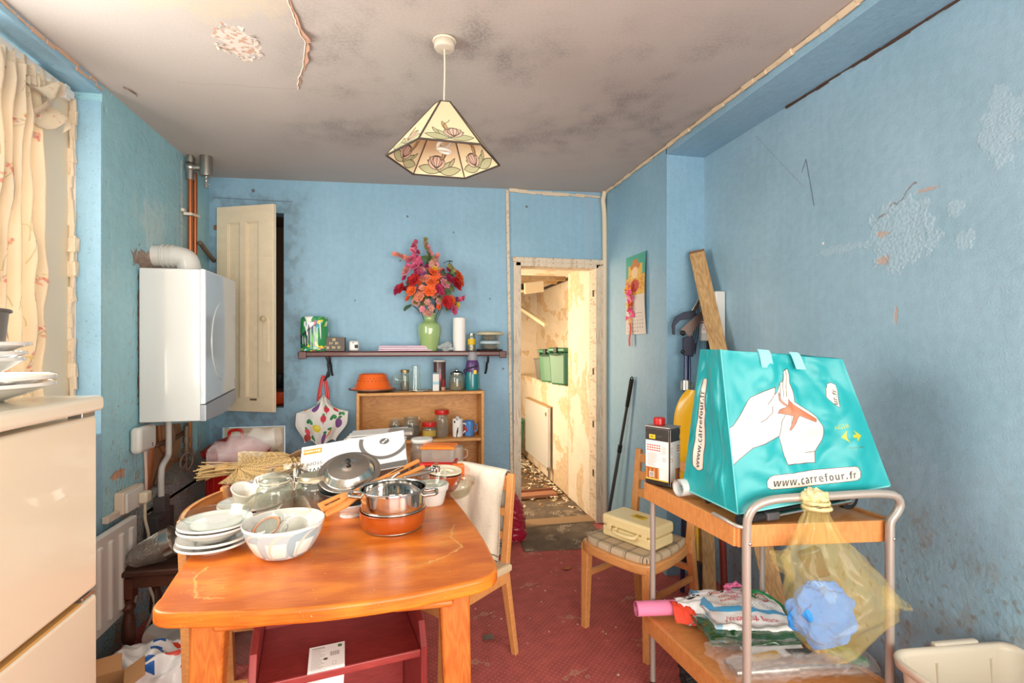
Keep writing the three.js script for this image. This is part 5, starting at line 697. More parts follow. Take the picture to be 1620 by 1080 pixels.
// ---- crockery and pans
{
  const g = 'plates stacked at the front left of the table', cx = -0.585, cz = -1.745;
  [['lowest white plate of the stack at the left of the table', 0.106, 0.024, 0.001], ['white plate second from the bottom at the left of the table', 0.106, 0.022, 0.018], ['deep white plate in the middle of the stack on the table', 0.103, 0.036, 0.034], ['white plate just under the glass dish on the table', 0.106, 0.022, 0.06]].forEach(([l, r, h, y], i) => plate(l, [cx + 0.003 * (i % 2), TT + y, cz - 0.003 * i], r, h, [0, 0], g));
  const d = thing('glass_dish', 'round clear glass dish on top of the white plates on the table', 'dish', [cx + 0.006, TT + 0.074, cz - 0.008]); part('dish', vessel([[0.001, 0], [0.072, 0], [0.081, 0.006], [0.092, 0.03], [0.097, 0.034]], 0.004), glass(0xf8fbf9, 0.04), d); part('contents', cyl(0.072, 0.072, 0.004, 0, 0.007, 0, 0, 0, 0, 40), M.china, d);
}
{ // oval bowl with its contents
  const bowlTex = canvasTex(1024, 256, (g, w, h) => { g.fillStyle = '#f1ede9'; g.fillRect(0, 0, w, h); for (let i = 0; i < 9; i++) { const x = i * w / 8; g.fillStyle = i % 2 ? '#9db8c4' : '#b4c8d0'; g.beginPath(); g.arc(x, 120, 82, 0, 7); g.fill(); g.fillStyle = '#f1ede9'; g.fillRect(x - 44, 100, 88, 74); g.strokeStyle = '#e2d2c4'; g.lineWidth = 12; g.beginPath(); g.arc(x + 64, 150, 96, 0, 7); g.stroke(); } });
  const t = thing('patterned_bowl', 'white oval bowl with pale blue circles at the front of the table', 'bowl', [-0.362, TT + 0.001, -1.665]);
  part('bowl_body', lathe(smoothPts([[0.06, 0], [0.075, 0.008], [0.1, 0.045], [0.116, 0.088], [0.118, 0.1]], 30), 60), phys(0xffffff, 0.15, { map: bowlTex, clearcoat: 0.6 }), t);
  part('lining', lathe([[0.118, 0.1], [0.116, 0.102], [0.113, 0.099], [0.111, 0.088], [0.095, 0.045], [0.07, 0.01], [0, 0.006]], 60), M.china, t); part('foot', lathe([[0, 0], [0.06, 0], [0.06, 0.004], [0, 0.004]]), M.china, t);
  const gb = thing('glass_bowl', 'clear glass bowl lying tilted inside the patterned oval bowl', 'bowl', [-0.335, TT + 0.086, -1.70]); const q = part('bowl_body', vessel(smoothPts([[0.001, -0.03], [0.03, -0.028], [0.055, 0.0], [0.066, 0.04]], 24), 0.002), M.glass, gb); q.rotation.set(0.5, 0, 0.5);
  const wc = thing('teacup', 'small white cup lying in the patterned oval bowl', 'cup', [-0.315, TT + 0.05, -1.66]); const wq = part('cup', vessel(smoothPts([[0.001, 0], [0.02, 0], [0.038, 0.03], [0.042, 0.05]], 20), 0.003), M.china, wc); wq.rotation.set(0.7, 0, 0.2);
  const cl = thing('jar_lid', 'glass jar lid with orange rubber ring in the patterned oval bowl', 'lid', [-0.405, TT + 0.09, -1.64]); const L = new THREE.Group(); L.name = 'lid_body'; cl.add(L); L.rotation.set(0.45, 0, 0.3); L.scale.setScalar(0.9); part('glass_lid', lathe([[0, 0.012], [0.03, 0.012], [0.034, 0.006], [0.042, 0], [0.04, -0.006], [0, -0.006]], 40), M.jarGlass, L); part('rubber_ring', ring(0.043, 0.0035, 0, 0.001, 0), std(0xd08458, 0.6), L); part('wire', [ring(0.047, 0.0013, 0, 0.006, 0), tube([[0.045, 0, 0.0], [0.07, 0.02, 0.01], [0.075, 0.0, 0.02], [0.06, -0.02, 0.02]], 0.0016), tube([[-0.045, 0, 0.0], [-0.062, 0.02, 0.0], [-0.065, -0.01, 0.01]], 0.0016)], M.steel, L);
}
const clipJar = (label, pos, r, h, turn, body = M.jarGlass, lidM = M.jarGlass) => {
  const j = thing('clip_top_jar', label, 'jar', pos, turn);
  part('jar_glass', vessel(smoothPts([[0.001, 0], [r * 0.94, 0], [r, 0.006], [r, h * 0.62], [r * 0.92, h * 0.74], [r * 0.8, h * 0.8], [r * 0.8, h * 0.86]], 40), 0.003), body, j);
  const l = part('lid', lathe([[0, h * 0.97], [r * 0.5, h * 0.965], [r * 0.7, h], [r * 0.8, h * 0.985], [r * 0.86, h * 0.9], [r * 0.86, h * 0.87], [0, h * 0.87]], 44), lidM, j); part('seal', ring(r * 0.84, 0.003, 0, h * 0.865, 0), std(0xcfc7ae, 0.6), l);
  part('wire', ring(r * 0.84, 0.0016, 0, h * 0.84, 0), M.steel, j); part('clasp', tube([[r * 0.82, h * 0.93, 0.015], [r * 1.02, h * 0.96, 0.012], [r * 1.1, h * 0.8, 0.01], [r * 1.12, h * 0.6, 0.008], [r * 1.06, h * 0.6, -0.01], [r * 1.06, h * 0.84, -0.012], [r * 0.84, h * 0.84, -0.012]], 0.002, 60), M.steel, j); part('hinge', tube([[-r * 0.82, h * 0.93, 0.01], [-r * 1.0, h * 0.92, 0.006], [-r * 1.0, h * 0.8, -0.006], [-r * 0.84, h * 0.84, -0.01]], 0.002, 30), M.steel, j); return j;
};
clipJar('empty clear clip top jar on the table behind the patterned bowl', [-0.475, TT, -2.03], 0.064, 0.152, R(-10));
const darkJar = clipJar('squat clip top jar of brown spices with a dull metal lid', [-0.345, TT, -2.09], 0.068, 0.135, R(-8), M.jarGlass, std(0xb6a88e, 0.35, { metalness: 0.6 }));
part('contents', cyl(0.058, 0.06, 0.045, 0, 0.028, 0), std(0x8a6242, 0.9), darkJar);
{ // saucers, crystal bowl, white bowls
  const cx = -0.575, cz = -2.1;
  plate('lower white saucer under the crystal bowl', [cx, TT + 0.001, cz], 0.115, 0.02, [0, 0], 'saucers under the crystal bowl'); plate('upper white saucer directly beneath the crystal bowl', [cx, TT + 0.015, cz], 0.115, 0.02, [0, 0], 'saucers under the crystal bowl');
  const crystal = (label, pos, r, h) => { const n = 28, t = thing('crystal_bowl', label, 'bowl', pos); const wall = vessel(smoothPts([[0.001, 0], [r * 0.5, 0], [r * 0.62, 0.01], [r * 0.9, h * 0.6], [r, h]], 24), 0.0035, 84), P = wall.attributes.position; for (let i = 0; i < P.count; i++) { const a = Math.atan2(P.getZ(i), P.getX(i)), y = P.getY(i) / h, k = 1 + 0.045 * Math.abs(Math.sin(a * n / 4)) * y; P.setXYZ(i, P.getX(i) * k, P.getY(i) + (y > 0.8 ? 0.006 * Math.abs(Math.sin(a * n / 4)) : 0), P.getZ(i) * k); } wall.computeVertexNormals(); part('bowl_body', wall, glass(0xfdfcf8, 0.05), t); return t; };
  crystal('cut glass bowl holding white bowls on the left of the table', [cx - 0.005, TT + 0.026, cz - 0.01], 0.09, 0.075);
  const b1 = plate('small white bowl standing upside down in the cut glass bowl', [cx + 0.045, TT + 0.135, cz - 0.02], 0.07, 0.06, [Math.PI - 0.25, -0.25], null, M.china, 'bowl'); b1.name = 'white_bowl';
  const b2 = plate('small white bowl tucked at the left in the cut glass bowl', [cx - 0.035, TT + 0.05, cz + 0.0], 0.048, 0.045, [0.3, -0.35], null, M.china, 'bowl'); b2.name = 'white_bowl_001';
  crystal('ribbed glass bowl behind the empty clip top jar', [-0.47, TT + 0.055, -2.24], 0.075, 0.075); { const k = thing('mixing_bowl', 'white bowl under the ribbed glass bowl', 'bowl', [-0.47, TT, -2.24]); part('bowl_body', vessel([[0.001, 0], [0.045, 0], [0.06, 0.02], [0.07, 0.052]], 0.004), M.china, k); }
}
{ // palm fan, plastic bag, big grey pot behind
  const strawTex = dataTex(256, 256, (u, v) => { const k = 0.82 + 0.12 * Math.sin(u * 160 + 4 * n2(u * 6, v * 6)) + 0.1 * Math.sin(v * 150) + 0.1 * n2(u * 40, v * 40); return [222 * k, 184 * k, 122 * k]; });
  const straw = std(0xffffff, 0.85, { map: strawTex });
  const t = thing('straw_fans', 'stack of woven straw fans with bound grass handles on the crockery', 'straw fan', [-0.63, 0.805, -2.5]); t.rotation.x = 0.3;
  for (let k = 0; k < 3; k++) {
    part('fan_leaf', sheet(30, 14, (u, v) => { const a = (u - 0.5) * Math.PI * 1.1, r = 0.02 + 0.20 * v; return [-0.06 + r * Math.cos(a) * 1.05 - 0.02 * k, 0.014 * k + 0.02 * v * v + 0.005 * Math.sin(u * 40) - 0.006 * k * v, r * Math.sin(a) * 0.62 + 0.012 * k]; }, 0.004), straw, t);
    for (let i = 0; i < 16; i++) part('grass_stalk', tube([[-0.04, 0.012 * k, rr(-0.02, 0.02)], [-0.14, 0.012 * k + rr(-0.006, 0.01), rr(-0.03, 0.03)], [-0.25 + rr(-0.02, 0.02), 0.012 * k + rr(-0.02, 0.016), rr(-0.05, 0.05)]], 0.0028, 10, false, 5), straw, t);
  }
  part('binding', tr(cyl(0.022, 0.024, 0.05, 0, 0, 0, 0, 0, Math.PI / 2), -0.17, 0.012, 0), std(0xb48a52, 0.9), t);
  const pb = part('clear_plastic_bag', lumpy(sheet(40, 30, (u, v) => { const a = u * 6.2832, q = v; return [-0.11 + 0.25 * q, 0.035 + 0.04 * q + (0.025 + 0.035 * Math.sin(Math.PI * (0.15 + 0.75 * q))) * Math.sin(a) * (1 + 0.2 * Math.sin(q * 20)), 0.07 * Math.cos(a)]; }, 0.0012, true), 0.007, 14), M.clearPlastic, scene); pb.position.set(-0.72, 0.855, -2.52); pb.scale.set(1.15, 1.05, 1); pb.rotation.z = 0.16; tag(pb, 'crumpled clear plastic bag lying on the straw fans', 'plastic bag');
  const pot = thing('stock_pot', 'big dull grey pot behind the glass jars on the table', 'pot', [-0.475, TT, -2.42]); part('pot_body', vessel([[0.001, 0], [0.1, 0], [0.105, 0.006], [0.108, 0.08]], 0.003), std(0x6c6862, 0.4, { metalness: 0.7 }), pot); part('rim', ring(0.109, 0.003, 0, 0.08, 0), M.brushed, pot);
  const rk = thing('wire_rack', 'dark wire grill rack leaning between the pot and the boxed pan', 'rack', [-0.375, TT, -2.27]); for (let i = 0; i < 7; i++) part('wire', bar([-0.06 + i * 0.014, 0.105 - i * 0.006, -0.03], [-0.02 + i * 0.014, 0.0, 0.05], 0.0022), M.darkgrey, rk); part('frame', [bar([-0.068, 0.11, -0.032], [0.05, 0.06, -0.032], 0.004), bar([-0.026, 0.004, 0.052], [0.075, 0.004, 0.052], 0.004), bar([-0.068, 0.11, -0.032], [-0.026, 0.004, 0.052], 0.004)], M.darkgrey, rk);
  const br = thing('brown_tray', 'round reddish brown tray standing behind the boxed pan', 'tray', [-0.47, 0.645, -2.86]); part('disc', lathe([[0, -0.006], [0.18, -0.006], [0.186, 0.006], [0.176, 0.006], [0.172, 0.0], [0, 0.0]], 48).rotateX(Math.PI / 2 - 0.25), std(0x9c5244, 0.5), br); part('stool_stem', [cyl(0.02, 0.02, 0.5, 0, -0.38, -0.0), cyl(0.12, 0.13, 0.025, 0, -0.632, 0)], M.dark, br);
}
{ // boxed pan, tilted, its print upside down
  const TL = V(-0.482, 0.888, -2.577), TRc = V(-0.004, 0.955, -2.577), BL = V(-0.422, 0.768, -2.408);
  const ex = TRc.clone().sub(TL), W = ex.length(); ex.normalize(); const ey = TL.clone().sub(BL); ey.addScaledVector(ex, -ey.dot(ex)); const H = 0.225; ey.normalize(); const ez = ex.clone().cross(ey);
  const boxTex = canvasTex(1024, 480, (g, w, h) => {
    g.fillStyle = '#f3f1ee'; g.fillRect(0, 0, w, h); g.strokeStyle = '#77726e'; g.lineWidth = 42; g.beginPath(); g.arc(820, 96, 236, 0.06, Math.PI * 1.12 - 0.1); g.stroke(); g.fillStyle = '#6a6664'; g.beginPath(); g.ellipse(820, 110, 50, 42, 0, 0, 7); g.fill(); g.strokeStyle = '#f3f1ee'; g.lineWidth = 8; g.beginPath(); g.moveTo(790, 124); g.lineTo(850, 92); g.moveTo(800, 140); g.lineTo(846, 78); g.stroke();
    g.fillStyle = '#6e6a66'; g.fillRect(700, 410, 324, 70); g.fillStyle = '#f0a63a'; g.fillRect(22, 46, 176, 66);
    const flip = (s, x, y, font, c) => { g.save(); g.translate(x, y); g.rotate(Math.PI); g.font = font; g.fillStyle = c; g.fillText(s, 0, 0); g.restore(); };
    flip('Berndes', 186, 62, 'bold 44px sans-serif', '#fff8ea'); flip('since 1921 quality cookware', 210, 26, '15px sans-serif', '#77726e'); flip('STOPF', 210, 226, '54px sans-serif', '#4a4744'); flip('WIN', 196, 306, '92px sans-serif', '#4a4744'); flip('2', 640, 300, '110px sans-serif', '#4a4744');
  });
  const t = thing('pan_box', 'white cookware box printed with a grey ring, lying tilted on the table', 'box');
  const D = 0.07, g = bx(W, H, D, W / 2, -H / 2, -D / 2, 0.003); const mm = new THREE.Matrix4().makeBasis(ex, ey, ez).setPosition(TL);
  part('carton', g.applyMatrix4(mm), std(0xdedad4, 0.6), t); part('front_print', bx(W - 0.004, H - 0.004, 0.001, W / 2, -H / 2, 0.0008, 0.0003).applyMatrix4(mm), std(0xffffff, 0.45, { map: fit(boxTex, -(W - 0.004) / 2, -(H - 0.004) / 2, W - 0.004, H - 0.004) }), t);
  part('flap', bx(0.13, 0.004, D, -0.058, -0.05, -D / 2 + 0.02, 0.001, 0.25, 0, 0.38).applyMatrix4(mm), std(0x9c7a58, 0.9), t); part('flap', bx(0.16, 0.004, D * 0.8, -0.07, -0.12, -D / 2 + 0.05, 0.001, 0.2, 0, -0.05).applyMatrix4(mm), std(0xc8a884, 0.9), t);
  part('base_print', bx(W - 0.14, 0.001, D - 0.006, W / 2 + 0.07, -H - 0.0006, -D / 2, 0.0003).applyMatrix4(mm), std(0x6e6a66, 0.6), t);
  const f = thing('foil_trays', 'stack of white folded packaging behind the boxed pan', 'packaging', [-0.16, 0, -2.755], R(-2)); for (let k = 0; k < 5; k++) part('layer', bx(0.34 - 0.012 * k, 0.008, 0.13, 0.008 * k, 0.868 + 0.0125 * k, -0.003 * k, 0.003, 0.05, 0, 0.05), k % 2 ? std(0xf2efea, 0.7) : std(0xdcd9d4, 0.4), f); part('foil_tray', lumpy(bx(0.13, 0.03, 0.12, 0.14, 0.915, 0, 0.012), 0.004, 40), std(0xbcb8b0, 0.3, { metalness: 0.7 }), f); part('stack_base', bx(0.3, 0.85, 0.1, 0, 0.43, 0), M.beech, f).name = 'stand';
}
{ // dark pan with the big steel lid on a footed bowl
  const b = thing('footed_bowl', 'white footed bowl under the dark pan in the middle of the table', 'bowl', [-0.2, TT, -1.985]); part('bowl_body', vessel(smoothPts([[0.001, 0], [0.038, 0], [0.036, 0.012], [0.06, 0.03], [0.074, 0.05]], 24), 0.004), M.china, b);
  const p = thing('frying_pan', 'dark pan with a steel handle under the big steel lid', 'pan', [-0.2, TT + 0.052, -2.03]); part('pan_body', vessel(smoothPts([[0.001, 0], [0.085, 0], [0.1, 0.008], [0.112, 0.03], [0.115, 0.034]], 24), 0.003), std(0x4a4644, 0.35, { metalness: 0.6 }), p); part('handle', bar([0.108, 0.03, -0.04], [0.17, 0.07, -0.07], 0.013, 0.015, 16), M.steel, p); part('handle_cap', bar([0.168, 0.069, -0.069], [0.176, 0.072, -0.072], 0.0155, 0.0155, 16), M.chrome, p); part('handle_ring', ring(0.016, 0.003, 0.17, 0.07, -0.07, 0, R(66), 0), M.chrome, p);
  const l = thing('steel_lid', 'large round steel pan lid with a black knob, tilted forward', 'lid', [-0.212, 0.882, -2.075]); const L = new THREE.Group(); L.name = 'lid_body'; l.add(L); L.rotation.set(R(27), 0, R(3));
  part('dome', lathe([[0.118, -0.005], [0.12, -0.002], [0.118, 0.001], [0.106, 0.001], [0.1, -0.003], [0.096, 0.0], [0.08, 0.026], [0.076, 0.029], [0.036, 0.03], [0.03, 0.034], [0.018, 0.037], [0.0, 0.037]], 72), M.steel, L); part('knob', [cyl(0.006, 0.006, 0.012, 0, 0.042, 0), tr(lathe([[0, 0], [0.009, 0], [0.0115, 0.006], [0.009, 0.012], [0, 0.013]], 24), 0, 0.046, 0)], M.black, L);
  const gr = thing('slotted_spatula', 'dark slotted metal turner resting against the steel lid', 'utensil', [-0.145, 0.845, -1.95]); const G = part('blade', slab(rect(-0.045, -0.02, 0.045, 0.02), 0.003, 0.001, 1, [0, 1, 2, 3, 4].map((i) => rect(-0.036 + i * 0.015, -0.013, -0.028 + i * 0.015, 0.013))), std(0x55585c, 0.4, { metalness: 0.6 }), gr); G.rotation.set(-0.9, 0.1, 0.45); part('shaft', bar([0.04, 0.02, -0.02], [0.14, 0.05, -0.09], 0.004), std(0x55585c, 0.4, { metalness: 0.6 }), gr);
}
{ // wooden spatulas
  const w = woodMat(beechWood, 0.55, 0xffe2bc);
  const spat = (label, a, b, ww, slot) => { const t = thing('wooden_spatula', label, 'spatula'); const A = V(...a), B = V(...b), L = A.distanceTo(B); const s = [[0, -ww], [0.004, ww], [0.08, ww * 0.95], [0.12, ww * 0.42], [0.14, 0.0075], [L, 0.0085], [L + 0.004, 0], [L, -0.0085], [0.14, -0.0075], [0.12, -ww * 0.42], [0.08, -ww * 0.95]]; const g = slab(s, 0.009, 0.003, 2, slot ? [rect(0.02, -0.004, 0.08, 0.004)] : []); g.translate(0, 0, -0.0045); const x = B.clone().sub(A).normalize(), z = V(0, 0.8, 0.6); z.addScaledVector(x, -z.dot(x)).normalize(); const y = z.clone().cross(x); g.applyMatrix4(new THREE.Matrix4().makeBasis(x, y, z).setPosition(A)); part('spatula_body', g, w, t); };
  spat('wooden spatula with slots, upper one of two across the pots', [-0.285, 0.82, -1.83], [0.056, 0.908, -2.09], 0.02, true); spat('plain wooden spatula, lower one of two across the pots', [-0.27, 0.806, -1.825], [0.076, 0.89, -2.065], 0.022, false);
}
{ // steamer on the orange pot, white pot, glass dishes
  const o = thing('orange_casserole', 'orange brown enamel pot under the steel steamer', 'pot', [-0.04, TT, -1.83]); part('pot_body', vessel(smoothPts([[0.001, 0], [0.09, 0], [0.106, 0.012], [0.112, 0.04], [0.112, 0.064]], 24), 0.004, 56), phys(0xa84a14, 0.15, { clearcoat: 1, clearcoatRoughness: 0.05 }), o); part('rim', ring(0.113, 0.003, 0, 0.064, 0), phys(0x9c4614, 0.2), o); part('base_ring', ring(0.098, 0.004, 0, 0.005, 0), M.brushed, o);
  const s = thing('steamer', 'round steel steamer pan with loop handles on the orange pot', 'steamer', [-0.038, TT + 0.066, -1.83], R(-6));
  part('pan_body', vessel(smoothPts([[0.001, 0.004], [0.1, 0.004], [0.108, 0.008], [0.11, 0.014], [0.112, 0.07]], 30), 0.0022, 64), M.chrome, s); part('rim', ring(0.1135, 0.003, 0, 0.072, 0), M.steel, s); part('base_ring', ring(0.108, 0.003, 0, 0.004, 0), M.steel, s);
  const h = (sx) => tube([[sx * 0.11, 0.048, 0.028], [sx * 0.146, 0.052, 0.024], [sx * 0.152, 0.052, 0], [sx * 0.146, 0.052, -0.024], [sx * 0.11, 0.048, -0.028]], 0.0065, 40, false, 12); part('handle', h(-1), M.steel, s); part('handle', h(1), M.steel, s);
  for (let i = 0; i < 8; i++) part('steam_hole', cyl(0.006, 0.006, 0.002, 0.05 * Math.cos(i * 0.785), 0.008, 0.05 * Math.sin(i * 0.785)), M.black, s);
  const w = thing('pudding_basin', 'white pudding basin at the right of the steel steamer', 'bowl', [0.108, TT, -2.06]); part('bowl_body', vessel(smoothPts([[0.001, 0], [0.044, 0], [0.048, 0.006], [0.06, 0.058]], 20), 0.004), M.china, w); part('rim_band', lathe([[0.06, 0.056], [0.066, 0.06], [0.068, 0.08], [0.064, 0.082], [0.06, 0.08]], 44), M.china, w);
  const gb = thing('glass_mixing_bowl', 'clear glass bowl of utensils on the white pudding basin', 'bowl', [0.1, TT + 0.058, -2.06]); part('bowl_body', vessel(smoothPts([[0.001, 0.004], [0.045, 0.004], [0.056, 0.02], [0.072, 0.066]], 24), 0.0025), M.glass, gb); part('rim', ring(0.0725, 0.0024, 0, 0.067, 0), M.glass, gb);
  const co = thing('can_opener', 'shiny chrome can opener lying in the glass bowl', 'can opener', [0.08, TT + 0.128, -2.04], R(20)); part('handle', tr(rbox(0.13, 0.01, 0.018, 0.004), -0.03, 0.004, 0.008, 0, 0.08, 0.05), M.chrome, co); part('handle', tr(rbox(0.12, 0.01, 0.016, 0.004), -0.03, 0.002, -0.014, 0, -0.1, 0.05), M.chrome, co); part('cutter', [cyl(0.016, 0.016, 0.008, 0.04, 0.012, 0), cyl(0.01, 0.01, 0.02, 0.05, 0.012, 0.01)], M.chrome, co); part('key', tr(slab([[-0.02, -0.006], [0.02, -0.009], [0.024, 0], [0.02, 0.009], [-0.02, 0.006]], 0.004, 0.001), 0.04, 0.026, 0, 0, 0.6, 0), M.chrome, co);
  const ob = thing('terracotta_bowl', 'orange brown bowl between the pudding basin and the plastic boxes', 'bowl', [0.175, TT, -2.235]); part('bowl_body', vessel(smoothPts([[0.001, 0], [0.04, 0], [0.062, 0.03], [0.072, 0.07]], 20), 0.004), phys(0xb04a1c, 0.2, { clearcoat: 0.6 }), ob);
  plate('small cream plate on the orange brown bowl', [0.172, TT + 0.074, -2.235], 0.075, 0.012, [0.06, -0.05], null, phys(0xeadfc2, 0.2));
  const d2 = thing('glass_oven_dish', 'clear glass oven dish overhanging the right edge of the table', 'dish', [0.215, TT + 0.012, -2.12]); part('dish', tr(vessel(smoothPts([[0.001, 0], [0.05, 0], [0.06, 0.01], [0.076, 0.045], [0.086, 0.05]], 24), 0.004), 0, 0, 0, 0.1, 0, 0.12), glass(0xf0f2ec, 0.06), d2);
  const tp = thing('orange_bag', 'bright orange crumpled packet beside the plastic boxes', 'packet', [0.245, TT + 0.005, -2.36]); part('packet', lumpy(bx(0.06, 0.075, 0.04, 0, 0.042, 0, 0.014), 0.008, 30), phys(0xe8701c, 0.3), tp);
}
{ // plastic food boxes and the jar behind
  const box = (label, y, h, lidM, w, dz, cont) => { const t = thing('food_box', label, 'food box', [0.165, y, -2.47], R(-14)); const wall = []; const T = 0.0022; for (const [a, b, c, x, z] of [[w, h, T, 0, dz / 2], [w, h, T, 0, -dz / 2], [T, h, dz, w / 2, 0], [T, h, dz, -w / 2, 0]]) wall.push(bx(a, b, c, x, h / 2, z, 0.001)); wall.push(bx(w, T, dz, 0, T, 0, 0.001)); part('tub', wall, M.frost, t); part('lid', [bx(w + 0.016, 0.013, dz + 0.016, 0, h + 0.004, 0, 0.006), bx(w - 0.03, 0.004, dz - 0.03, 0, h + 0.011, 0, 0.002)], lidM, t); if (cont) part('contents', lumpy(bx(w - 0.01, h * 0.5, dz - 0.01, 0, h * 0.28, 0, 0.01), 0.005, 60), std(0x9a6a58, 0.8), t); };
  box('lower clear food box with a red lid at the far right of the table', TT + 0.001, 0.066, std(0xd82c28, 0.4), 0.155, 0.11, true); box('upper clear food box with an orange lid on the red lidded one', TT + 0.083, 0.062, std(0xf07a1c, 0.4), 0.15, 0.105, false);
  const j = thing('white_lid_jar', 'clear plastic jar with a white lid behind the food boxes', 'jar', [0.085, TT, -2.57]); part('jar_body', vessel([[0.001, 0], [0.055, 0], [0.058, 0.006], [0.058, 0.12], [0.05, 0.135], [0.05, 0.15]], 0.002), M.frost, j); part('lid', lathe([[0, 0.172], [0.05, 0.172], [0.054, 0.168], [0.054, 0.148], [0, 0.148]], 40), M.plastic, j); part('contents', cyl(0.052, 0.052, 0.1, 0, 0.055, 0), std(0xb08a72, 0.9), j);
}
{ // red carrier bag by the door
  const t = thing('red_bag', 'crumpled red plastic bag on the carpet by the left door jamb', 'bag', [0.71, 0.0, -3.43]);
  const redFilm = phys(0xb81c3c, 0.22, { transparent: true, opacity: 0.6, clearcoat: 0.5, clearcoatRoughness: 0.2 });
  part('bag_body', lumpy(sheet(36, 30, (u, v) => { const a = u * 6.2832, w = 0.085 * Math.sin(Math.PI * (0.12 + 0.72 * (1 - v) ** 0.8)) + 0.012; return [w * Math.cos(a) + 0.05 - 0.09 * v, 0.03 + v * 0.36, w * 0.7 * Math.sin(a) - 0.03 * v]; }, 0.0015, true), 0.014, 16), redFilm, t); part('bag_bottom', lumpy(sph(0.08, 0.05, 0.066, 0, 1, 0.6, 0.7), 0.008, 20), redFilm, t);
  part('handle', tube([[-0.06, 0.37, -0.02], [-0.07, 0.47, -0.02], [-0.045, 0.5, -0.02], [-0.015, 0.46, -0.02], [-0.012, 0.36, -0.02]], 0.007, 40), redFilm, t);
}

// ---------- right side: calendar, tools, chair, trolley, bags ----------
{
  const calTex = canvasTex(512, 1024, (g, w, h) => {
    g.fillStyle = '#e0b048'; g.fillRect(0, 0, w, 520); g.fillStyle = '#3ea08c'; g.fillRect(0, 0, w, 130); g.fillRect(0, 130, 70, 160); g.fillRect(440, 120, 72, 150);
    for (let i = 0; i < 240; i++) { g.fillStyle = ['rgba(216,150,40,.6)', 'rgba(200,70,40,.5)', 'rgba(240,214,120,.6)', 'rgba(150,110,40,.5)'][i % 4]; g.beginPath(); g.ellipse(rr(20, 490), rr(260, 515), rr(6, 26), rr(4, 14), rnd() * 3, 0, 7); g.fill(); }
    g.fillStyle = '#c07a3a'; g.beginPath(); g.ellipse(250, 150, 130, 50, 0, 0, 7); g.fill(); g.fillRect(180, 60, 140, 90); g.fillStyle = '#eac89c'; g.beginPath(); g.ellipse(250, 230, 84, 76, 0, 0, 7); g.fill(); g.fillStyle = '#b8322c'; g.beginPath(); g.ellipse(250, 400, 120, 80, 0, 0, 7); g.fill();
    g.fillStyle = '#d8cfc6'; g.fillRect(0, 520, w, h - 520); g.fillStyle = '#6a6266'; g.fillRect(70, 752, 370, 5); g.font = 'bold 30px sans-serif'; for (let r = 0; r < 5; r++) for (let c = 0; c < 7; c++) { const d = r * 7 + c - 1; if (d > 0 && d < 32) g.fillText(String(d), 40 + c * 64, 810 + r * 46); }
  });
  const t = thing('wall_calendar', 'long paper wall calendar with a colourful picture on the blue pier', 'calendar', [1.526, 1.45, -3.155]);
  part('sheet', sheet(10, 24, (u, v) => [-0.004 - 0.012 * Math.sin(v * 3.1) * u, v * 0.535, (u - 0.5) * 0.3], 0.002), std(0xffffff, 0.55, { map: calTex }), t);
  const gl = thing('paper_garland', 'pink and yellow flower garland with a red ribbon hanging on the calendar', 'garland', [1.505, 1.72, -3.2]);
  const cols = [std(0xe43a7c, 0.6), std(0xf0a42c, 0.6), std(0xd8382c, 0.6), std(0xe8d04a, 0.6), std(0xf07ab0, 0.6)];
  const fl = merge([0, 1, 2, 3, 4].map((i) => { const g = sheet(3, 3, (u, v) => [(u - 0.5) * 0.02 * Math.sin(0.4 + v * 2.4), v * 0.026, 0.006 * v], 0.001); return tr(g, 0, 0, 0, 0, 0, i * 1.2566); }));
  for (let i = 0; i < 16; i++) { const m = part('paper_flower', fl, cols[i % 5], gl); m.position.set(rr(-0.012, 0.0), 0.06 - i * 0.0105 + rr(-0.01, 0.01), rr(-0.07, 0.05) * (1 - i / 22)); m.rotation.set(rr(-0.5, 0.5), -1.57 + rr(-0.6, 0.6), rnd() * 6); }
  for (const q of [[[0, 0], [0.05, 0.035], [0.06, -0.012]], [[0, 0], [-0.05, -0.01], [-0.04, 0.022]]]) part('bow', tr(slab(q, 0.004, 0.001), 0, -0.155, -0.01, 0, -1.4, 0.2), cols[0], gl); for (const y of [-0.17, -0.188]) part('band', bx(0.012, 0.012, 0.028, 0, y, -0.01), cols[1], gl);
  part('ribbon', sheet(3, 14, (u, v) => [0.004 * Math.sin(v * 6), -0.19 - v * 0.16, -0.022 + u * 0.024], 0.002), std(0xc81820, 0.5), gl); part('hanging_thread', bar([0, -0.09, -0.01], [0, -0.15, -0.01], 0.0015), cols[2], gl);
  const p = thing('broom_handle', 'dark grey telescopic pole leaning on the blue pier beside the doorway', 'pole');
  const a = V(1.45, 0.012, -3.5), b = V(1.512, 1.16, -3.19), at = (f) => a.clone().lerp(b, f).toArray();
  part('shaft', bar(at(0.04), at(0.56), 0.0125), std(0x4a4a4c, 0.4), p); part('upper_shaft', bar(at(0.54), at(0.86), 0.0105), std(0x3c3c3e, 0.4), p); part('grip', bar(at(0.82), at(0.985), 0.0135, 0.0145), M.rubber, p); part('hanging_loop', tr(new THREE.TorusGeometry(0.011, 0.004, 8, 20), ...at(0.99), 0, 0.3, 0), M.rubber, p); part('lock_collar', bar(at(0.53), at(0.575), 0.0155), M.rubber, p); part('lower_joint', [bar(at(0.0), at(0.075), 0.011, 0.016), bar(at(0.07), at(0.1), 0.018, 0.014)], std(0x2c2c2e, 0.5), p); part('lever', tr(rbox(0.016, 0.05, 0.022, 0.004), ...at(0.1), 0.2, 0, -0.15), M.darkgrey, p);
}
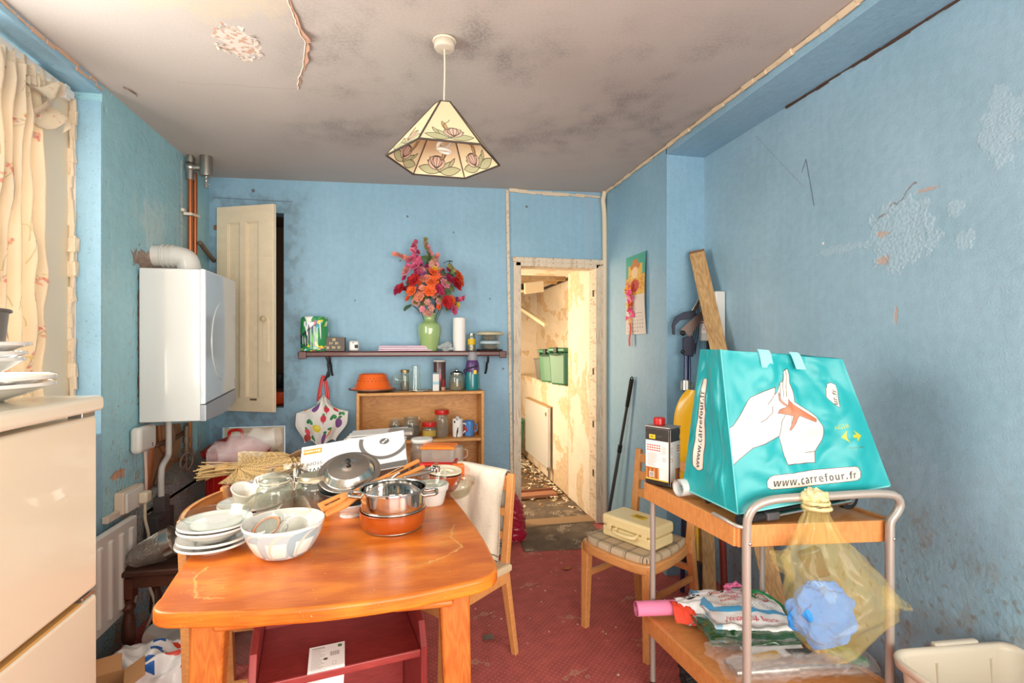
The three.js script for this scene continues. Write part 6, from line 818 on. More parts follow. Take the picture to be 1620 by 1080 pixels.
{ // alcove: white box, timber, tree pruner, yellow scoop
  const w = thing('junction_box', 'white electrical box with a red printed label high in the alcove', 'electrical box', [XR - 0.035, 1.542, -2.63]);
  const lt = canvasTex(128, 256, (g) => { g.fillStyle = '#f0ece6'; g.fillRect(0, 0, 128, 256); g.fillStyle = '#c23a36'; for (const y of [30, 56, 84, 112]) { for (let i = 0; i < 5; i++) g.fillRect(14 + i * 21, y, 14, 16); } g.fillRect(10, 150, 108, 8); g.fillRect(10, 170, 108, 8); g.strokeStyle = '#c23a36'; g.lineWidth = 4; g.beginPath(); g.arc(64, 210, 18, 0, 7); g.stroke(); });
  part('case', bx(0.06, 0.28, 0.17, 0, 0, 0, 0.006), M.plastic, w); part('warning_label', bx(0.085, 0.19, 0.001, 0, 0, 0, 0.0002, 0, 0, 0).rotateY(-Math.PI / 2).translate(-0.0312, 0.0, -0.03), std(0xffffff, 0.5, { map: fit(lt, -0.0425, -0.095, 0.085, 0.19) }), w);
  part('cable', tube([[0, -0.13, -0.04], [0, -0.19, -0.04], [-0.005, -0.3, -0.05], [0, -0.5, -0.04]], 0.008, 24), M.rubber, w); part('cable', tube([[0, -0.13, -0.005], [0, -0.19, -0.01], [-0.004, -0.3, -0.0], [0, -0.5, -0.01]], 0.008, 24), M.rubber, w);
  const tp = thing('timber_plank', 'long rough wooden plank leaning in the corner of the alcove', 'plank'); const plank = beam([1.665, 0.0, -1.94], [1.69, 1.93, -2.70], 0.085, 0.032, 0.085, 0.032, [-0.5, 0, 0.8], 0.003); part('plank', plank, M.plank, tp); part('end_cap', beam([1.6895, 1.915, -2.694], [1.6902, 1.932, -2.7], 0.0855, 0.0325, 0.0855, 0.0325, [-0.5, 0, 0.8], 0.002), std(0x7a5a40, 0.8), tp); 
  const blue = phys(0x1f2f5c, 0.3, { clearcoat: 0.4 }), dk = std(0x26293a, 0.4, { metalness: 0.5 });
  const q = thing('tree_pruner', 'long handled tree pruner with dark blue pole and hooked blade in the alcove', 'pruner');
  const A = V(1.515, 0.005, -2.56), B = V(1.625, 1.40, -2.70), at = (f) => A.clone().lerp(B, f); const P = (f) => at(f).toArray();
  part('pole', bar(P(0), P(1), 0.0135), blue, q); part('second_pole', bar(at(0.12).add(V(0.035, 0, 0.0)).toArray(), at(0.99).add(V(0.02, 0, 0)).toArray(), 0.009), blue, q);
  part('clamp', bar(P(0.795), P(0.835), 0.03), M.brushed, q); part('clamp_screw', [tr(rbox(0.07, 0.03, 0.03, 0.004), ...at(0.815).add(V(0.01, 0, 0.0)).toArray())], M.brushed, q);
  part('head_plate', tr(slab([[-0.03, -0.06], [0.03, -0.07], [0.05, 0.0], [0.02, 0.06], [-0.03, 0.04]], 0.014, 0.003), ...at(0.985).add(V(0.0, 0.0, 0.01)).toArray(), 0, -0.2, 0), dk, q);
  part('hook', tr(slab([[-0.09, -0.05], [-0.075, -0.055], [-0.07, 0.0], [-0.04, 0.03], [0.02, 0.035], [0.06, 0.055], [0.045, 0.085], [-0.02, 0.075], [-0.07, 0.05], [-0.092, 0.0]], 0.01, 0.002), ...at(1.0).add(V(-0.005, 0.095, 0.012)).toArray(), 0, -0.2, 0.05), dk, q);
  part('blade', tr(slab([[-0.05, 0], [0.08, 0.09], [0.11, 0.075], [0.0, -0.05]], 0.006, 0.001), ...at(1.0).add(V(0.0, 0.075, 0.022)).toArray(), 0, -0.2, 0.1), std(0x6a5a54, 0.4, { metalness: 0.6 }), q);
  part('saw_arm', beam(at(1.0).add(V(0.02, 0.14, 0.0)).toArray(), at(1.0).add(V(0.085, 0.27, 0.03)).toArray(), 0.03, 0.014, 0.022, 0.012), M.brushed, q); part('pulley', tr(cyl(0.026, 0.026, 0.02, 0, 0, 0, Math.PI / 2), ...at(1.0).add(V(0.09, 0.275, 0.03)).toArray()), M.steel, q);
  for (const [x0, x1] of [[0.07, 0.02], [0.08, 0.035], [0.09, 0.05]]) part('rope', bar(at(1.0).add(V(x0, 0.26, 0.03)).toArray(), at(0.96).add(V(x1, -0.02, 0.01)).toArray(), 0.003), M.rubber, q);
  part('spring_knuckle', [sph(0.016, ...at(1.02).add(V(-0.035, 0.02, 0.018)).toArray()), sph(0.012, ...at(0.97).add(V(-0.035, -0.02, 0.018)).toArray())], M.black, q);
  const y = thing('yellow_shovel', 'bright yellow plastic shovel standing behind the teal bag', 'shovel', [1.485, 0.62, -2.44], R(-12)); const yel = phys(0xf2b80c, 0.35, { clearcoat: 0.3 });
  part('blade', sheet(16, 20, (u, v) => { const a = (u - 0.5) * 2, w = 0.105 * (0.75 + 0.25 * Math.sin(v * 3)) * (v > 0.72 ? Math.sqrt(Math.max(0, 1 - ((v - 0.72) / 0.3) ** 2)) : 1); return [a * w + 0.02, v * 0.52, 0.04 * (1 - a * a)]; }, 0.005), yel, y); part('shaft', bar([0.03, -0.61, 0.015], [0.03, 0.06, 0.015], 0.014), yel, y);
  const u = thing('umbrella', 'closed umbrella with a silver shaft and black tip leaning behind the trolley', 'umbrella'); part('shaft', bar([1.44, 0.15, -2.3], [1.452, 0.8, -2.36], 0.007), M.steel, u); part('runner', bar([1.437, 0.0, -2.29], [1.442, 0.28, -2.305], 0.022, 0.03), M.black, u); part('canopy', bar([1.442, 0.26, -2.36], [1.448, 0.6, -2.39], 0.03, 0.02), std(0x2c2628, 0.7), u);
  const bt = thing('batten', 'short pale wooden batten standing behind the trolley', 'batten'); part('batten', beam([1.55, 0, -2.36], [1.585, 0.75, -2.46], 0.075, 0.03), M.plank, bt);
  const rp = thing('red_tube', 'dark red tube standing against the wall behind the trolley', 'tube'); part('tube', bar([1.63, 0, -2.34], [1.65, 0.8, -2.42], 0.018), std(0x7a2c20, 0.5), rp); part('tube_cap', bar([1.65, 0.8, -2.42], [1.651, 0.83, -2.423], 0.02), M.black, rp);
}
{ // chair with tartan seat and the cream case
  const t = thing('tartan_chair', 'wooden chair with a beige tartan padded seat beside the trolley', 'chair', [1.095, 0, -2.26], R(-63));
  const tartan = dataTex(256, 256, (u, v) => { let c = [200, 178, 146].map((q) => q * (1 + 0.05 * n2(u * 90, v * 90))); const l = (x, w) => Math.abs(x - Math.round(x)) < w; if (l(u * 3, 0.022) || l(u * 3 + 0.13, 0.012) || l(v * 3, 0.022) || l(v * 3 + 0.13, 0.012)) c = mixc(c, [64, 52, 46], 0.85); return c; }); fit(tartan, 0, 0, 0.26, 0.26);
  const sh = new THREE.Shape(); sh.moveTo(-0.16, -0.2); sh.lineTo(0.16, -0.2); sh.bezierCurveTo(0.2, -0.1, 0.215, 0.05, 0.205, 0.14); sh.bezierCurveTo(0.2, 0.2, 0.12, 0.205, 0, 0.208); sh.bezierCurveTo(-0.12, 0.205, -0.2, 0.2, -0.205, 0.14); sh.bezierCurveTo(-0.215, 0.05, -0.2, -0.1, -0.16, -0.2);
  part('seat_frame', slab(sh, 0.045, 0.008).rotateX(Math.PI / 2).translate(0, 0.425, 0), beech, t); const cu = slab(sh, 0.035, 0.014, 4); { const p = cu.attributes.position; for (let i = 0; i < p.count; i++) { p.setX(i, p.getX(i) * 0.93); p.setY(i, p.getY(i) * 0.93); } } part('cushion', cu.rotateX(Math.PI / 2).scale(1, 1, 1).translate(0, 0.452, 0), std(0xffffff, 0.95, { map: tartan }), t);
  for (const x of [-0.165, 0.165]) { part('back_post', [beam([x, 0.38, -0.19], [x * 1.02, 0.82, -0.245], 0.04, 0.03, 0.034, 0.022), beam([x, 0.45, -0.19], [x * 1.06, 0, -0.25], 0.04, 0.032, 0.028, 0.026)], beech, t); part('front_leg', beam([x * 1.08, 0.41, 0.155], [x * 1.1, 0, 0.165], 0.042, 0.042, 0.03, 0.03), beech, t); part('side_stretcher', beam([x * 1.08, 0.26, 0.15], [x * 1.04, 0.26, -0.2], 0.026, 0.018), beech, t); }
  for (const y of [0.775, 0.685, 0.595]) part('back_rail', bx(0.31, 0.045, 0.016, 0, y, -0.19 - 0.055 * (y - 0.38) / 0.44), beech, t); part('back_stretcher', bx(0.31, 0.03, 0.018, 0, 0.3, -0.205), beech, t);
  const c = thing('tool_case', 'cream plastic carry case with a yellow sticker on the tartan seat', 'case', [1.085, 0.453, -2.235], R(-62)); const cm = phys(0xeed9a0, 0.35, { clearcoat: 0.2 });
  part('case_base', bx(0.29, 0.05, 0.165, 0, 0.027, 0, 0.012), cm, c); part('case_lid', bx(0.294, 0.052, 0.169, 0, 0.08, 0, 0.014), cm, c); part('handle', tube([[-0.06, 0.05, 0.082], [-0.055, 0.046, 0.108], [0.055, 0.046, 0.108], [0.06, 0.05, 0.082]], 0.009, 30), cm, c); for (const x of [-0.1, 0.1]) part('latch', bx(0.028, 0.034, 0.008, x, 0.055, 0.085, 0.003), cm, c); part('sticker', bx(0.07, 0.0012, 0.045, 0.01, 0.107, -0.005, 0.0004), std(0xe0b81c, 0.5), c); part('sticker_text', [0, 1, 2].map((i) => bx(0.05 - i * 0.008, 0.0006, 0.005, 0.01, 0.108, -0.016 + i * 0.011, 0.0002)), std(0x6a5a1c, 0.5), c);
}
// trolley: two wooden trays between grey tube legs
const NL = V(0.973, 0, -1.343), NR = V(1.475, 0, -1.285), FL = V(0.93, 0, -1.84), FR = V(1.432, 0, -1.782);
{
  const t = thing('trolley', 'wooden tea trolley with grey tube frame carrying the teal bag', 'trolley');
  const grey = phys(0xb4aca2, 0.32, { metalness: 0.35 }), wood = woodMat(beechWood, 0.42, 0xffe6cc, 0.1);
  const tray = (y, name) => { const pts = [NL, NR, FR, FL].map((p) => [p.x, -p.z]); part(name, slab(pts, 0.024, 0.002).rotateX(-Math.PI / 2).translate(0, y - 0.03, 0), wood, t); for (const [a, b] of [[NL, NR], [NR, FR], [FR, FL], [FL, NL]]) part('edge_board', beam([a.x, y - 0.032, a.z], [b.x, y - 0.032, b.z], 0.018, 0.066, 0.018, 0.066, [0, 1, 0], 0.003), wood, t); };
  tray(0.84, 'upper_tray'); tray(0.325, 'lower_tray');
  part('handle_frame', tube([[0.99, 0.06, -1.318], [0.99, 0.5, -1.318], [0.99, 0.84, -1.318], [0.992, 0.868, -1.316], [1.008, 0.9, -1.31], [1.05, 0.919, -1.303], [1.25, 0.927, -1.283], [1.42, 0.93, -1.258], [1.452, 0.922, -1.252], [1.466, 0.9, -1.252], [1.458, 0.872, -1.256], [1.443, 0.845, -1.262], [1.44, 0.8, -1.262], [1.44, 0.4, -1.262], [1.44, 0.06, -1.262]], 0.0125, 160, false, 14), grey, t);
  part('leg', bar([0.955, 0.06, -1.83], [0.955, 0.8, -1.83], 0.0105, 0.0105, 14), grey, t); part('leg', bar([1.415, 0.06, -1.79], [1.415, 0.9, -1.79], 0.0105, 0.0105, 14), grey, t); part('side_loop', tube([[0.985, 0.838, -1.322], [0.965, 0.842, -1.33], [0.95, 0.85, -1.37], [0.948, 0.85, -1.42]], 0.006, 30), grey, t);
  for (const [x, z] of [[0.99, -1.318], [1.44, -1.262], [0.955, -1.83], [1.415, -1.79]]) part('castor', [cyl(0.024, 0.024, 0.018, x, 0.024, z, Math.PI / 2), cyl(0.008, 0.008, 0.04, x, 0.055, z)], M.black, t);
  for (const [x, z] of [[0.992, -1.3045], [1.442, -1.2485]]) part('screw', tr(sph(0.005, 0, 0, 0, 1, 1, 0.5), x, 0.795, z), M.chrome, t);
}
{ // red capped can, paper roll, folding cart
  const ct = canvasTex(256, 512, (g, w, h) => { g.fillStyle = '#f1ede6'; g.fillRect(0, 0, w, h); g.fillStyle = '#2c2622'; g.fillRect(0, 0, w, 110); g.fillStyle = '#e8c020'; g.fillRect(40, 56, 70, 40); g.fillStyle = '#2c2622'; g.font = 'bold 22px sans-serif'; g.fillText('Oil', 56, 84); g.fillStyle = '#c8564a'; for (let i = 0; i < 3; i++) for (let k = 0; k < 6; k++) g.fillRect(16 + k * 26, 150 + i * 22, 20, 12); g.fillStyle = '#9a948e'; for (let i = 0; i < 16; i++) g.fillRect(20, 226 + i * 8, rr(60, 120), 3); for (let i = 0; i < 8; i++) g.fillRect(180, 160 + i * 9, rr(30, 60), 3); g.strokeStyle = '#c83a30'; g.lineWidth = 3; g.strokeRect(196, 262, 26, 26); g.fillStyle = '#b4692c'; g.fillRect(0, 360, 150, 104); for (let i = 0; i < 7; i++) { g.fillStyle = i % 2 ? '#a05a24' : '#c88444'; g.fillRect(i * 22, 370, 20, 94); } g.fillStyle = '#f1ede6'; g.fillRect(40, 400, 56, 50); g.fillStyle = '#2c2622'; for (let i = 0; i < 12; i++) g.fillRect(44 + i * 4, 404, 1 + (i % 3), 42); g.fillStyle = '#e8c020'; g.fillRect(0, 466, w, 10); g.fillStyle = '#2c2622'; g.fillRect(0, 476, w, 36); });
  const c = thing('oil_can', 'rectangular metal can with a red cap and printed label on the trolley', 'can', [0.975, 0.843, -1.79], R(-59)); c.scale.setScalar(1.13); part('can_body', bx(0.094, 0.195, 0.07, 0, 0.098, 0, 0.006), std(0x3a332e, 0.35, { metalness: 0.3 }), c);
  part('front_label', bx(0.086, 0.187, 0.001, 0, 0, 0, 0.0003).translate(0, 0.098, 0.0355), phys(0xffffff, 0.35, { map: fit(ct.clone(), -0.043, -0.0935, 0.086, 0.187), clearcoat: 0.3 }), c); part('side_label', bx(0.062, 0.187, 0.001, 0, 0, 0, 0.0003).rotateY(Math.PI / 2).translate(0.0475, 0.098, 0), phys(0xffffff, 0.35, { map: fit(ct.clone(), 0.0, -0.0935, 0.16, 0.187), clearcoat: 0.3 }), c);
  part('top_rim', bx(0.098, 0.006, 0.074, 0, 0.197, 0, 0.003), std(0xa8a29a, 0.35, { metalness: 0.6 }), c); part('cap', lathe([[0, 0.2], [0.019, 0.2], [0.02, 0.203], [0.02, 0.222], [0.018, 0.226], [0, 0.226]], 32).translate(-0.012, 0, 0), M.red, c);
  const r = thing('paper_tube', 'rolled white paper lying on the trolley beside the can', 'paper roll', [0.945, 0.873, -1.625], R(100)); part('roll', sheet(60, 4, (u, v) => { const a = u * 15, rad = 0.03 - 0.006 * u; return [rad * Math.cos(a), rad * Math.sin(a), v * 0.24]; }, 0.0012), std(0xf4f1ec, 0.8), r);
  const k = thing('folding_cart', 'black folded luggage cart lying under the teal bag', 'luggage cart', [1.0, 0.843, -1.3], R(8)); k.rotation.y = Math.atan2(-0.07, 0.5) * -1;
  part('frame_tube', [bar([0.0, 0.016, -0.06], [0.46, 0.034, -0.03], 0.011), bar([0.02, 0.016, -0.22], [0.46, 0.03, -0.2], 0.011)], M.black, k); part('silver_tube', [bar([0.1, 0.012, -0.035], [0.42, 0.03, -0.02], 0.009), bar([0.1, 0.012, -0.16], [0.42, 0.02, -0.14], 0.009)], M.steel, k); part('grip', bar([-0.02, 0.014, -0.04], [0.08, 0.014, -0.04], 0.0135), M.rubber, k); part('cross_bar', bar([0.3, 0.028, -0.03], [0.3, 0.028, -0.2], 0.009), M.black, k);
  part('wheel', [cyl(0.04, 0.04, 0.022, 0.42, 0.042, -0.03, Math.PI / 2, 0, 0, 28)], M.rubber, k); part('wheel_hub', cyl(0.024, 0.024, 0.026, 0.42, 0.042, -0.03, Math.PI / 2), M.brushed, k); part('wheel', cyl(0.04, 0.04, 0.022, 0.42, 0.042, -0.22, Math.PI / 2, 0, 0, 28), M.rubber, k); part('bar_clamp', bx(0.05, 0.024, 0.05, 0.1, 0.016, -0.045, 0.005), M.darkgrey, k);
}
{ // teal shopping bag
  const TEAL = '#0ea3a8', CREAM = '#e6dacb', poly = (g, l) => { g.beginPath(); l.forEach(([x, y], i) => (i ? g.lineTo(x, y) : g.moveTo(x, y))); };
  const weave = (g, w, h) => { for (let i = 0; i < w; i += 3) { g.fillStyle = i % 2 ? 'rgba(255,255,255,.035)' : 'rgba(0,60,70,.03)'; g.fillRect(i, 0, 1, h); g.fillRect(0, i, w, 1); } };
  const front = canvasTex(1024, 1024, (g, w, h) => {
    g.fillStyle = TEAL; g.fillRect(0, 0, w, h); weave(g, w, h); g.lineJoin = g.lineCap = 'round'; g.strokeStyle = '#4a4a48'; g.lineWidth = 5; g.fillStyle = CREAM;
    poly(g, [[386, 238], [297, 266], [200, 309], [112, 403], [35, 485], [-59, 530], [-46, 753], [8, 724], [142, 632], [232, 614], [349, 572], [353, 632], [358, 762], [577, 776], [593, 703], [646, 630], [675, 583], [670, 520], [645, 450], [599, 404], [520, 342], [526, 304], [535, 172], [533, 102], [514, 108], [487, 123], [459, 197], [435, 206], [394, 272], [376, 289]]); g.closePath(); g.fill(); g.stroke();
    for (const l of [[[338, 329], [312, 356]], [[343, 369], [336, 414], [286, 457], [241, 473]], [[428, 430], [384, 486], [353, 573]], [[482, 140], [459, 220], [441, 302]], [[510, 112], [494, 220], [470, 303]], [[435, 206], [426, 244], [409, 325]], [[523, 700], [594, 699]], [[388, 238], [374, 289], [337, 332]]]) { poly(g, l); g.stroke(); }
    g.fillStyle = '#ee6a40'; poly(g, [[409, 273], [418, 331], [461, 368], [481, 321], [490, 339], [511, 364], [570, 414], [638, 468], [628, 488], [570, 463], [525, 438], [443, 537], [435, 534], [483, 439], [423, 424], [373, 416], [391, 394], [455, 376], [432, 361], [405, 331], [401, 290]]); g.closePath(); g.fill(); g.stroke(); g.strokeStyle = '#c84a28'; g.lineWidth = 3; poly(g, [[420, 330], [480, 390], [560, 440]]); g.stroke(); poly(g, [[490, 345], [480, 400], [445, 520]]); g.stroke();
    g.strokeStyle = '#4a4a48'; g.lineWidth = 4; g.fillStyle = CREAM; poly(g, [[211, 850], [224, 826], [252, 815], [811, 832], [840, 845], [846, 880], [836, 922], [812, 938], [236, 909], [212, 893]]); g.closePath(); g.fill(); g.stroke();
    g.save(); g.translate(246, 890); g.rotate(0.046); g.fillStyle = '#4a4a48'; g.font = 'bold 64px sans-serif'; const s = 'www.carrefour.fr', k = 560 / g.measureText(s).width * 0.86; let x = 0; for (const ch of s) { g.save(); g.translate(x, 0); g.scale(k * 1.04, 1.12); g.fillText(ch, 0, 3); g.restore(); x += g.measureText(ch).width * k + 5.4; } g.restore();
    g.strokeStyle = '#4a4a48'; g.fillStyle = CREAM; poly(g, [[778, 310], [800, 244], [830, 206], [866, 196], [893, 214], [885, 262], [850, 350], [838, 392], [811, 363]]); g.closePath(); g.fill(); g.stroke(); g.save(); g.translate(822, 372); g.rotate(-1.2); g.fillStyle = '#4a4a48'; g.font = 'bold 52px sans-serif'; g.scale(1.15, 0.8); g.fillText('ur.fr', 0, 12); g.restore();
    g.fillStyle = '#b4b82c'; g.save(); g.translate(756, 556); g.rotate(-0.12); g.font = '48px sans-serif'; g.scale(1.05, 0.85); g.fillText('AGIR', 0, 0); g.restore();
    g.save(); g.translate(860, 612); g.scale(1.4, 1.2); g.beginPath(); g.moveTo(-52, 0); g.lineTo(-16, -40); g.lineTo(-26, -8); g.lineTo(-26, 10); g.lineTo(-14, 40); g.closePath(); g.fill(); g.beginPath(); g.moveTo(54, 0); g.lineTo(20, 36); g.lineTo(26, 8); g.quadraticCurveTo(10, 20, 2, 0); g.quadraticCurveTo(10, -18, 26, -10); g.lineTo(16, -40); g.closePath(); g.fill(); g.restore(); g.fillStyle = '#4c6a50'; g.font = 'bold 18px sans-serif'; g.fillText('RECYCLABLE', 820, 704);
  });
  const side = canvasTex(256, 1024, (g, w, h) => { g.fillStyle = TEAL; g.fillRect(0, 0, w, h); weave(g, w, h); g.fillStyle = CREAM; g.strokeStyle = '#4a4a48'; g.lineWidth = 4; g.beginPath(); g.moveTo(60, 215); g.quadraticCurveTo(78, 190, 92, 220); g.lineTo(98, 830); g.quadraticCurveTo(72, 880, 46, 830); g.closePath(); g.fill(); g.stroke(); g.save(); g.translate(80, 836); g.rotate(-Math.PI / 2); g.fillStyle = '#3c3c3a'; g.font = 'bold 40px sans-serif'; g.scale(1.62, 0.62); g.fillText('www.carrefour.fr', 0, 0); g.restore(); g.fillStyle = 'rgba(120,225,225,.5)'; g.fillRect(206, 0, 5, h); });
  const plain = phys(0x0ea3a8, 0.42, { clearcoat: 0.2, clearcoatRoughness: 0.35 }), fm = phys(0xffffff, 0.42, { map: front, clearcoat: 0.2, clearcoatRoughness: 0.35 }), sm = phys(0xffffff, 0.42, { map: side, clearcoat: 0.2, clearcoatRoughness: 0.35 });
  const nlb = V(0.985, 0.868, -1.352), flb = V(0.974, 0.868, -1.643), nrb = V(1.478, 0.942, -1.292), frb = V(1.47, 0.905, -1.62), nlt = V(0.978, 1.364, -1.427), flt = V(1.03, 1.364, -1.62), nrt = V(1.354, 1.334, -1.347), frt = V(1.38, 1.345, -1.56);
  const face = (a, b, c, d, out, amp, ph, nu = 44, nv = 44) => sheet(nu, nv, (u, v) => { const p = a.clone().lerp(b, u).lerp(d.clone().lerp(c, u), v), e = Math.min(1, 6 * Math.min(u, 1 - u)) * Math.min(1, 6 * Math.min(v, 1.16 - v)); const k = e * (amp * 0.9 * n2(u * 1.8 + ph, v * 1.8) + amp * 0.45 * Math.abs(n2(u * 4 + v * 2, v * 3 - u * 2 + ph)) + amp * 0.05 * n2(u * 11, v * 11 + ph)); p.addScaledVector(out, k); return [p.x, p.y, p.z]; }, 0.0015);
  const t = thing('shopping_bag', 'big teal shopping bag printed with hands and a starfish on the trolley', 'bag');
  part('front_panel', face(nlb, nrb, nrt, nlt, V(-0.1, 0.1, 1), 0.018, 1.7), fm, t); part('side_panel', face(flb, nlb, nlt, flt, V(-1, 0, 0.1), 0.014, 5.2), sm, t); part('back_panel', face(frb, flb, flt, frt, V(0, 0, -1), 0.015, 8.1), plain, t); part('side_panel', face(nrb, frb, frt, nrt, V(1, 0, 0), 0.015, 3.3), plain, t); part('bottom_panel', face(nlb, nrb, frb, flb, V(0, -1, 0), 0.002, 2.2, 10, 10), plain, t);
  part('piping', tube([[flb, nlb], [nlb, nrb], [nrb, frb]].flatMap(([a, b]) => Array.from({ length: 8 }, (_, i) => a.clone().lerp(b, i / 7.01))), 0.003, 90), std(0x7ccfcf, 0.5), t); part('piping', tube([nlb, nlb.clone().lerp(nlt, 0.5).add(V(-0.003, 0, 0.004)), nlt], 0.0022, 30), std(0x5cc6c8, 0.5), t);
  const web = std(0x8edde0, 0.7); const onFace = (u, v) => nlb.clone().lerp(nrb, u).lerp(nlt.clone().lerp(nrt, u), v);
  for (const [u0, u1, du] of [[0.29, 0.385, 0.005], [0.55, 0.625, 0.02]]) part('handle_strap', sheet(6, 14, (a, b) => { const p = onFace(u0 + (u1 - u0) * a + du * (1 - b), 0.9 + 0.12 * b); return [p.x, p.y + 0.003 * Math.sin(b * 3), p.z + 0.012 - 0.02 * Math.max(0, b - 0.8)]; }, 0.003), web, t);
}
{ // yellow translucent bag hanging from the handle, blue cloth inside
  const S = 0.00188, rows = [[786, 1270, 1300], [796, 1262, 1306], [804, 1260, 1307], [812, 1264, 1302], [826, 1257, 1308], [845, 1245, 1318], [862, 1236, 1334], [880, 1222, 1352], [900, 1229, 1372], [922, 1228, 1392], [944, 1228, 1404], [960, 1231, 1396], [976, 1236, 1378], [994, 1243, 1354], [1008, 1255, 1338], [1018, 1270, 1322], [1023, 1282, 1306]].map(([y, a, b]) => [-(y - 790) * S, (a - 1285) * S, (b - 1285) * S]);
  const film = phys(0xead478, 0.14, { transparent: true, opacity: 0.1, clearcoat: 1, clearcoatRoughness: 0.08 });
  const t = thing('yellow_bag', 'translucent pale yellow plastic bag tied to the trolley handle', 'bag', [1.183, 0.931, -1.275], R(-12));
  const body = (v) => { const f = v * (rows.length - 1), i = Math.min(rows.length - 2, Math.floor(f)), k = f - i; return rows[i].map((q, j) => q + (rows[i + 1][j] - q) * k); };
  part('bag_body', sheet(64, 64, (u, v) => { const [y, l, r] = body(v), a = u * 6.2832, cx = (l + r) / 2, hw = (r - l) / 2, dp = v < 0.14 ? 0.022 : 0.022 + 0.05 * sst(0.14, 0.6, v) * (1 - 0.5 * sst(0.85, 1, v)); const pl = (0.16 * (1 - sst(0.25, 0.7, v)) + 0.05) * Math.sin(a * 9 + 3 * n2(v * 4, 3)), wr = 0.09 * n2(Math.cos(a) * 2 + v * 5, Math.sin(a) * 2 + v * 3) - 0.05 * Math.abs(n2(Math.cos(a) * 5 + v * 3, Math.sin(a) * 5 - v * 4)); const k = 1 + pl + wr; return [cx + hw * Math.cos(a) * (1 + 0.4 * wr), y + 0.004 * n2(u * 9, v * 9), 0.012 + 0.03 * sst(0.1, 0.5, v) + dp * Math.sin(a) * k]; }, 0.0012, true), film, t);
  part('knot', lumpy(sph(0.03, 0, 0.0, 0.0, 1.25, 0.75, 1.05, 28), 0.007, 50), phys(0xf0e2a8, 0.3, { transparent: true, opacity: 0.86, clearcoat: 0.8 }), t); part('knot_band', [lumpy(ring(0.034, 0.006, 0, -0.026, 0.012), 0.002, 60), lumpy(ring(0.032, 0.005, 0, -0.014, 0.010, 1.45), 0.002, 60)], phys(0xf0e2a8, 0.3, { transparent: true, opacity: 0.86, clearcoat: 0.8 }), t);
  part('corner_ear', lumpy(sheet(12, 10, (u, v) => [0.17 + u * 0.075, -0.27 - 0.03 * u + (v - 0.5) * 0.05 * (1.2 - 0.9 * u), 0.05 + 0.01 * Math.sin(v * 6)], 0.0012), 0.006, 30), film, t); part('corner_ear', lumpy(sheet(12, 10, (u, v) => [-0.085 - u * 0.062, -0.19 + 0.03 * u + (v - 0.5) * 0.08 * (1.1 - 0.7 * u), 0.04 + 0.012 * Math.sin(v * 6)], 0.0012), 0.006, 30), film, t);
  const c = thing('blue_cloth', 'crumpled light blue cloth inside the hanging yellow bag', 'cloth', [1.183, 0.931, -1.275], R(-12)); const bg = new THREE.IcosahedronGeometry(1, 24); { const p = bg.attributes.position; for (let i = 0; i < p.count; i++) { const x = p.getX(i), y = p.getY(i), z = p.getZ(i), k = 1 + 0.14 * n3(x * 1.4, y * 1.4, z * 1.4) - 0.09 * Math.abs(n3(x * 1.6 + y * 2.6, y * 1.2 - x * 2.2, z * 2.0 + 5)) - 0.03 * Math.abs(n3(x * 5 + y * 6, y * 2 - x * 4, z * 4)); p.setXYZ(i, x * k * 0.095 - 0.006, y * k * 0.095 - 0.32, z * k * 0.05 + 0.045); } } part('cloth', mergeVertices((bg.deleteAttribute('normal'), bg.deleteAttribute('uv'), bg)), std(0x2c86d2, 0.8), c); c.children[0].geometry.computeVertexNormals();
  const d = part('dark_packet', lumpy(bx(0.06, 0.085, 0.02, 0, 0, 0, 0.008), 0.008, 30), phys(0x4c4438, 0.3, { clearcoat: 0.5 }), scene); d.position.set(1.150, 0.752, -1.245); d.rotation.set(0, -0.2, 0.3); tag(d, 'dark crumpled packet above the blue cloth in the yellow bag', 'packet');
}
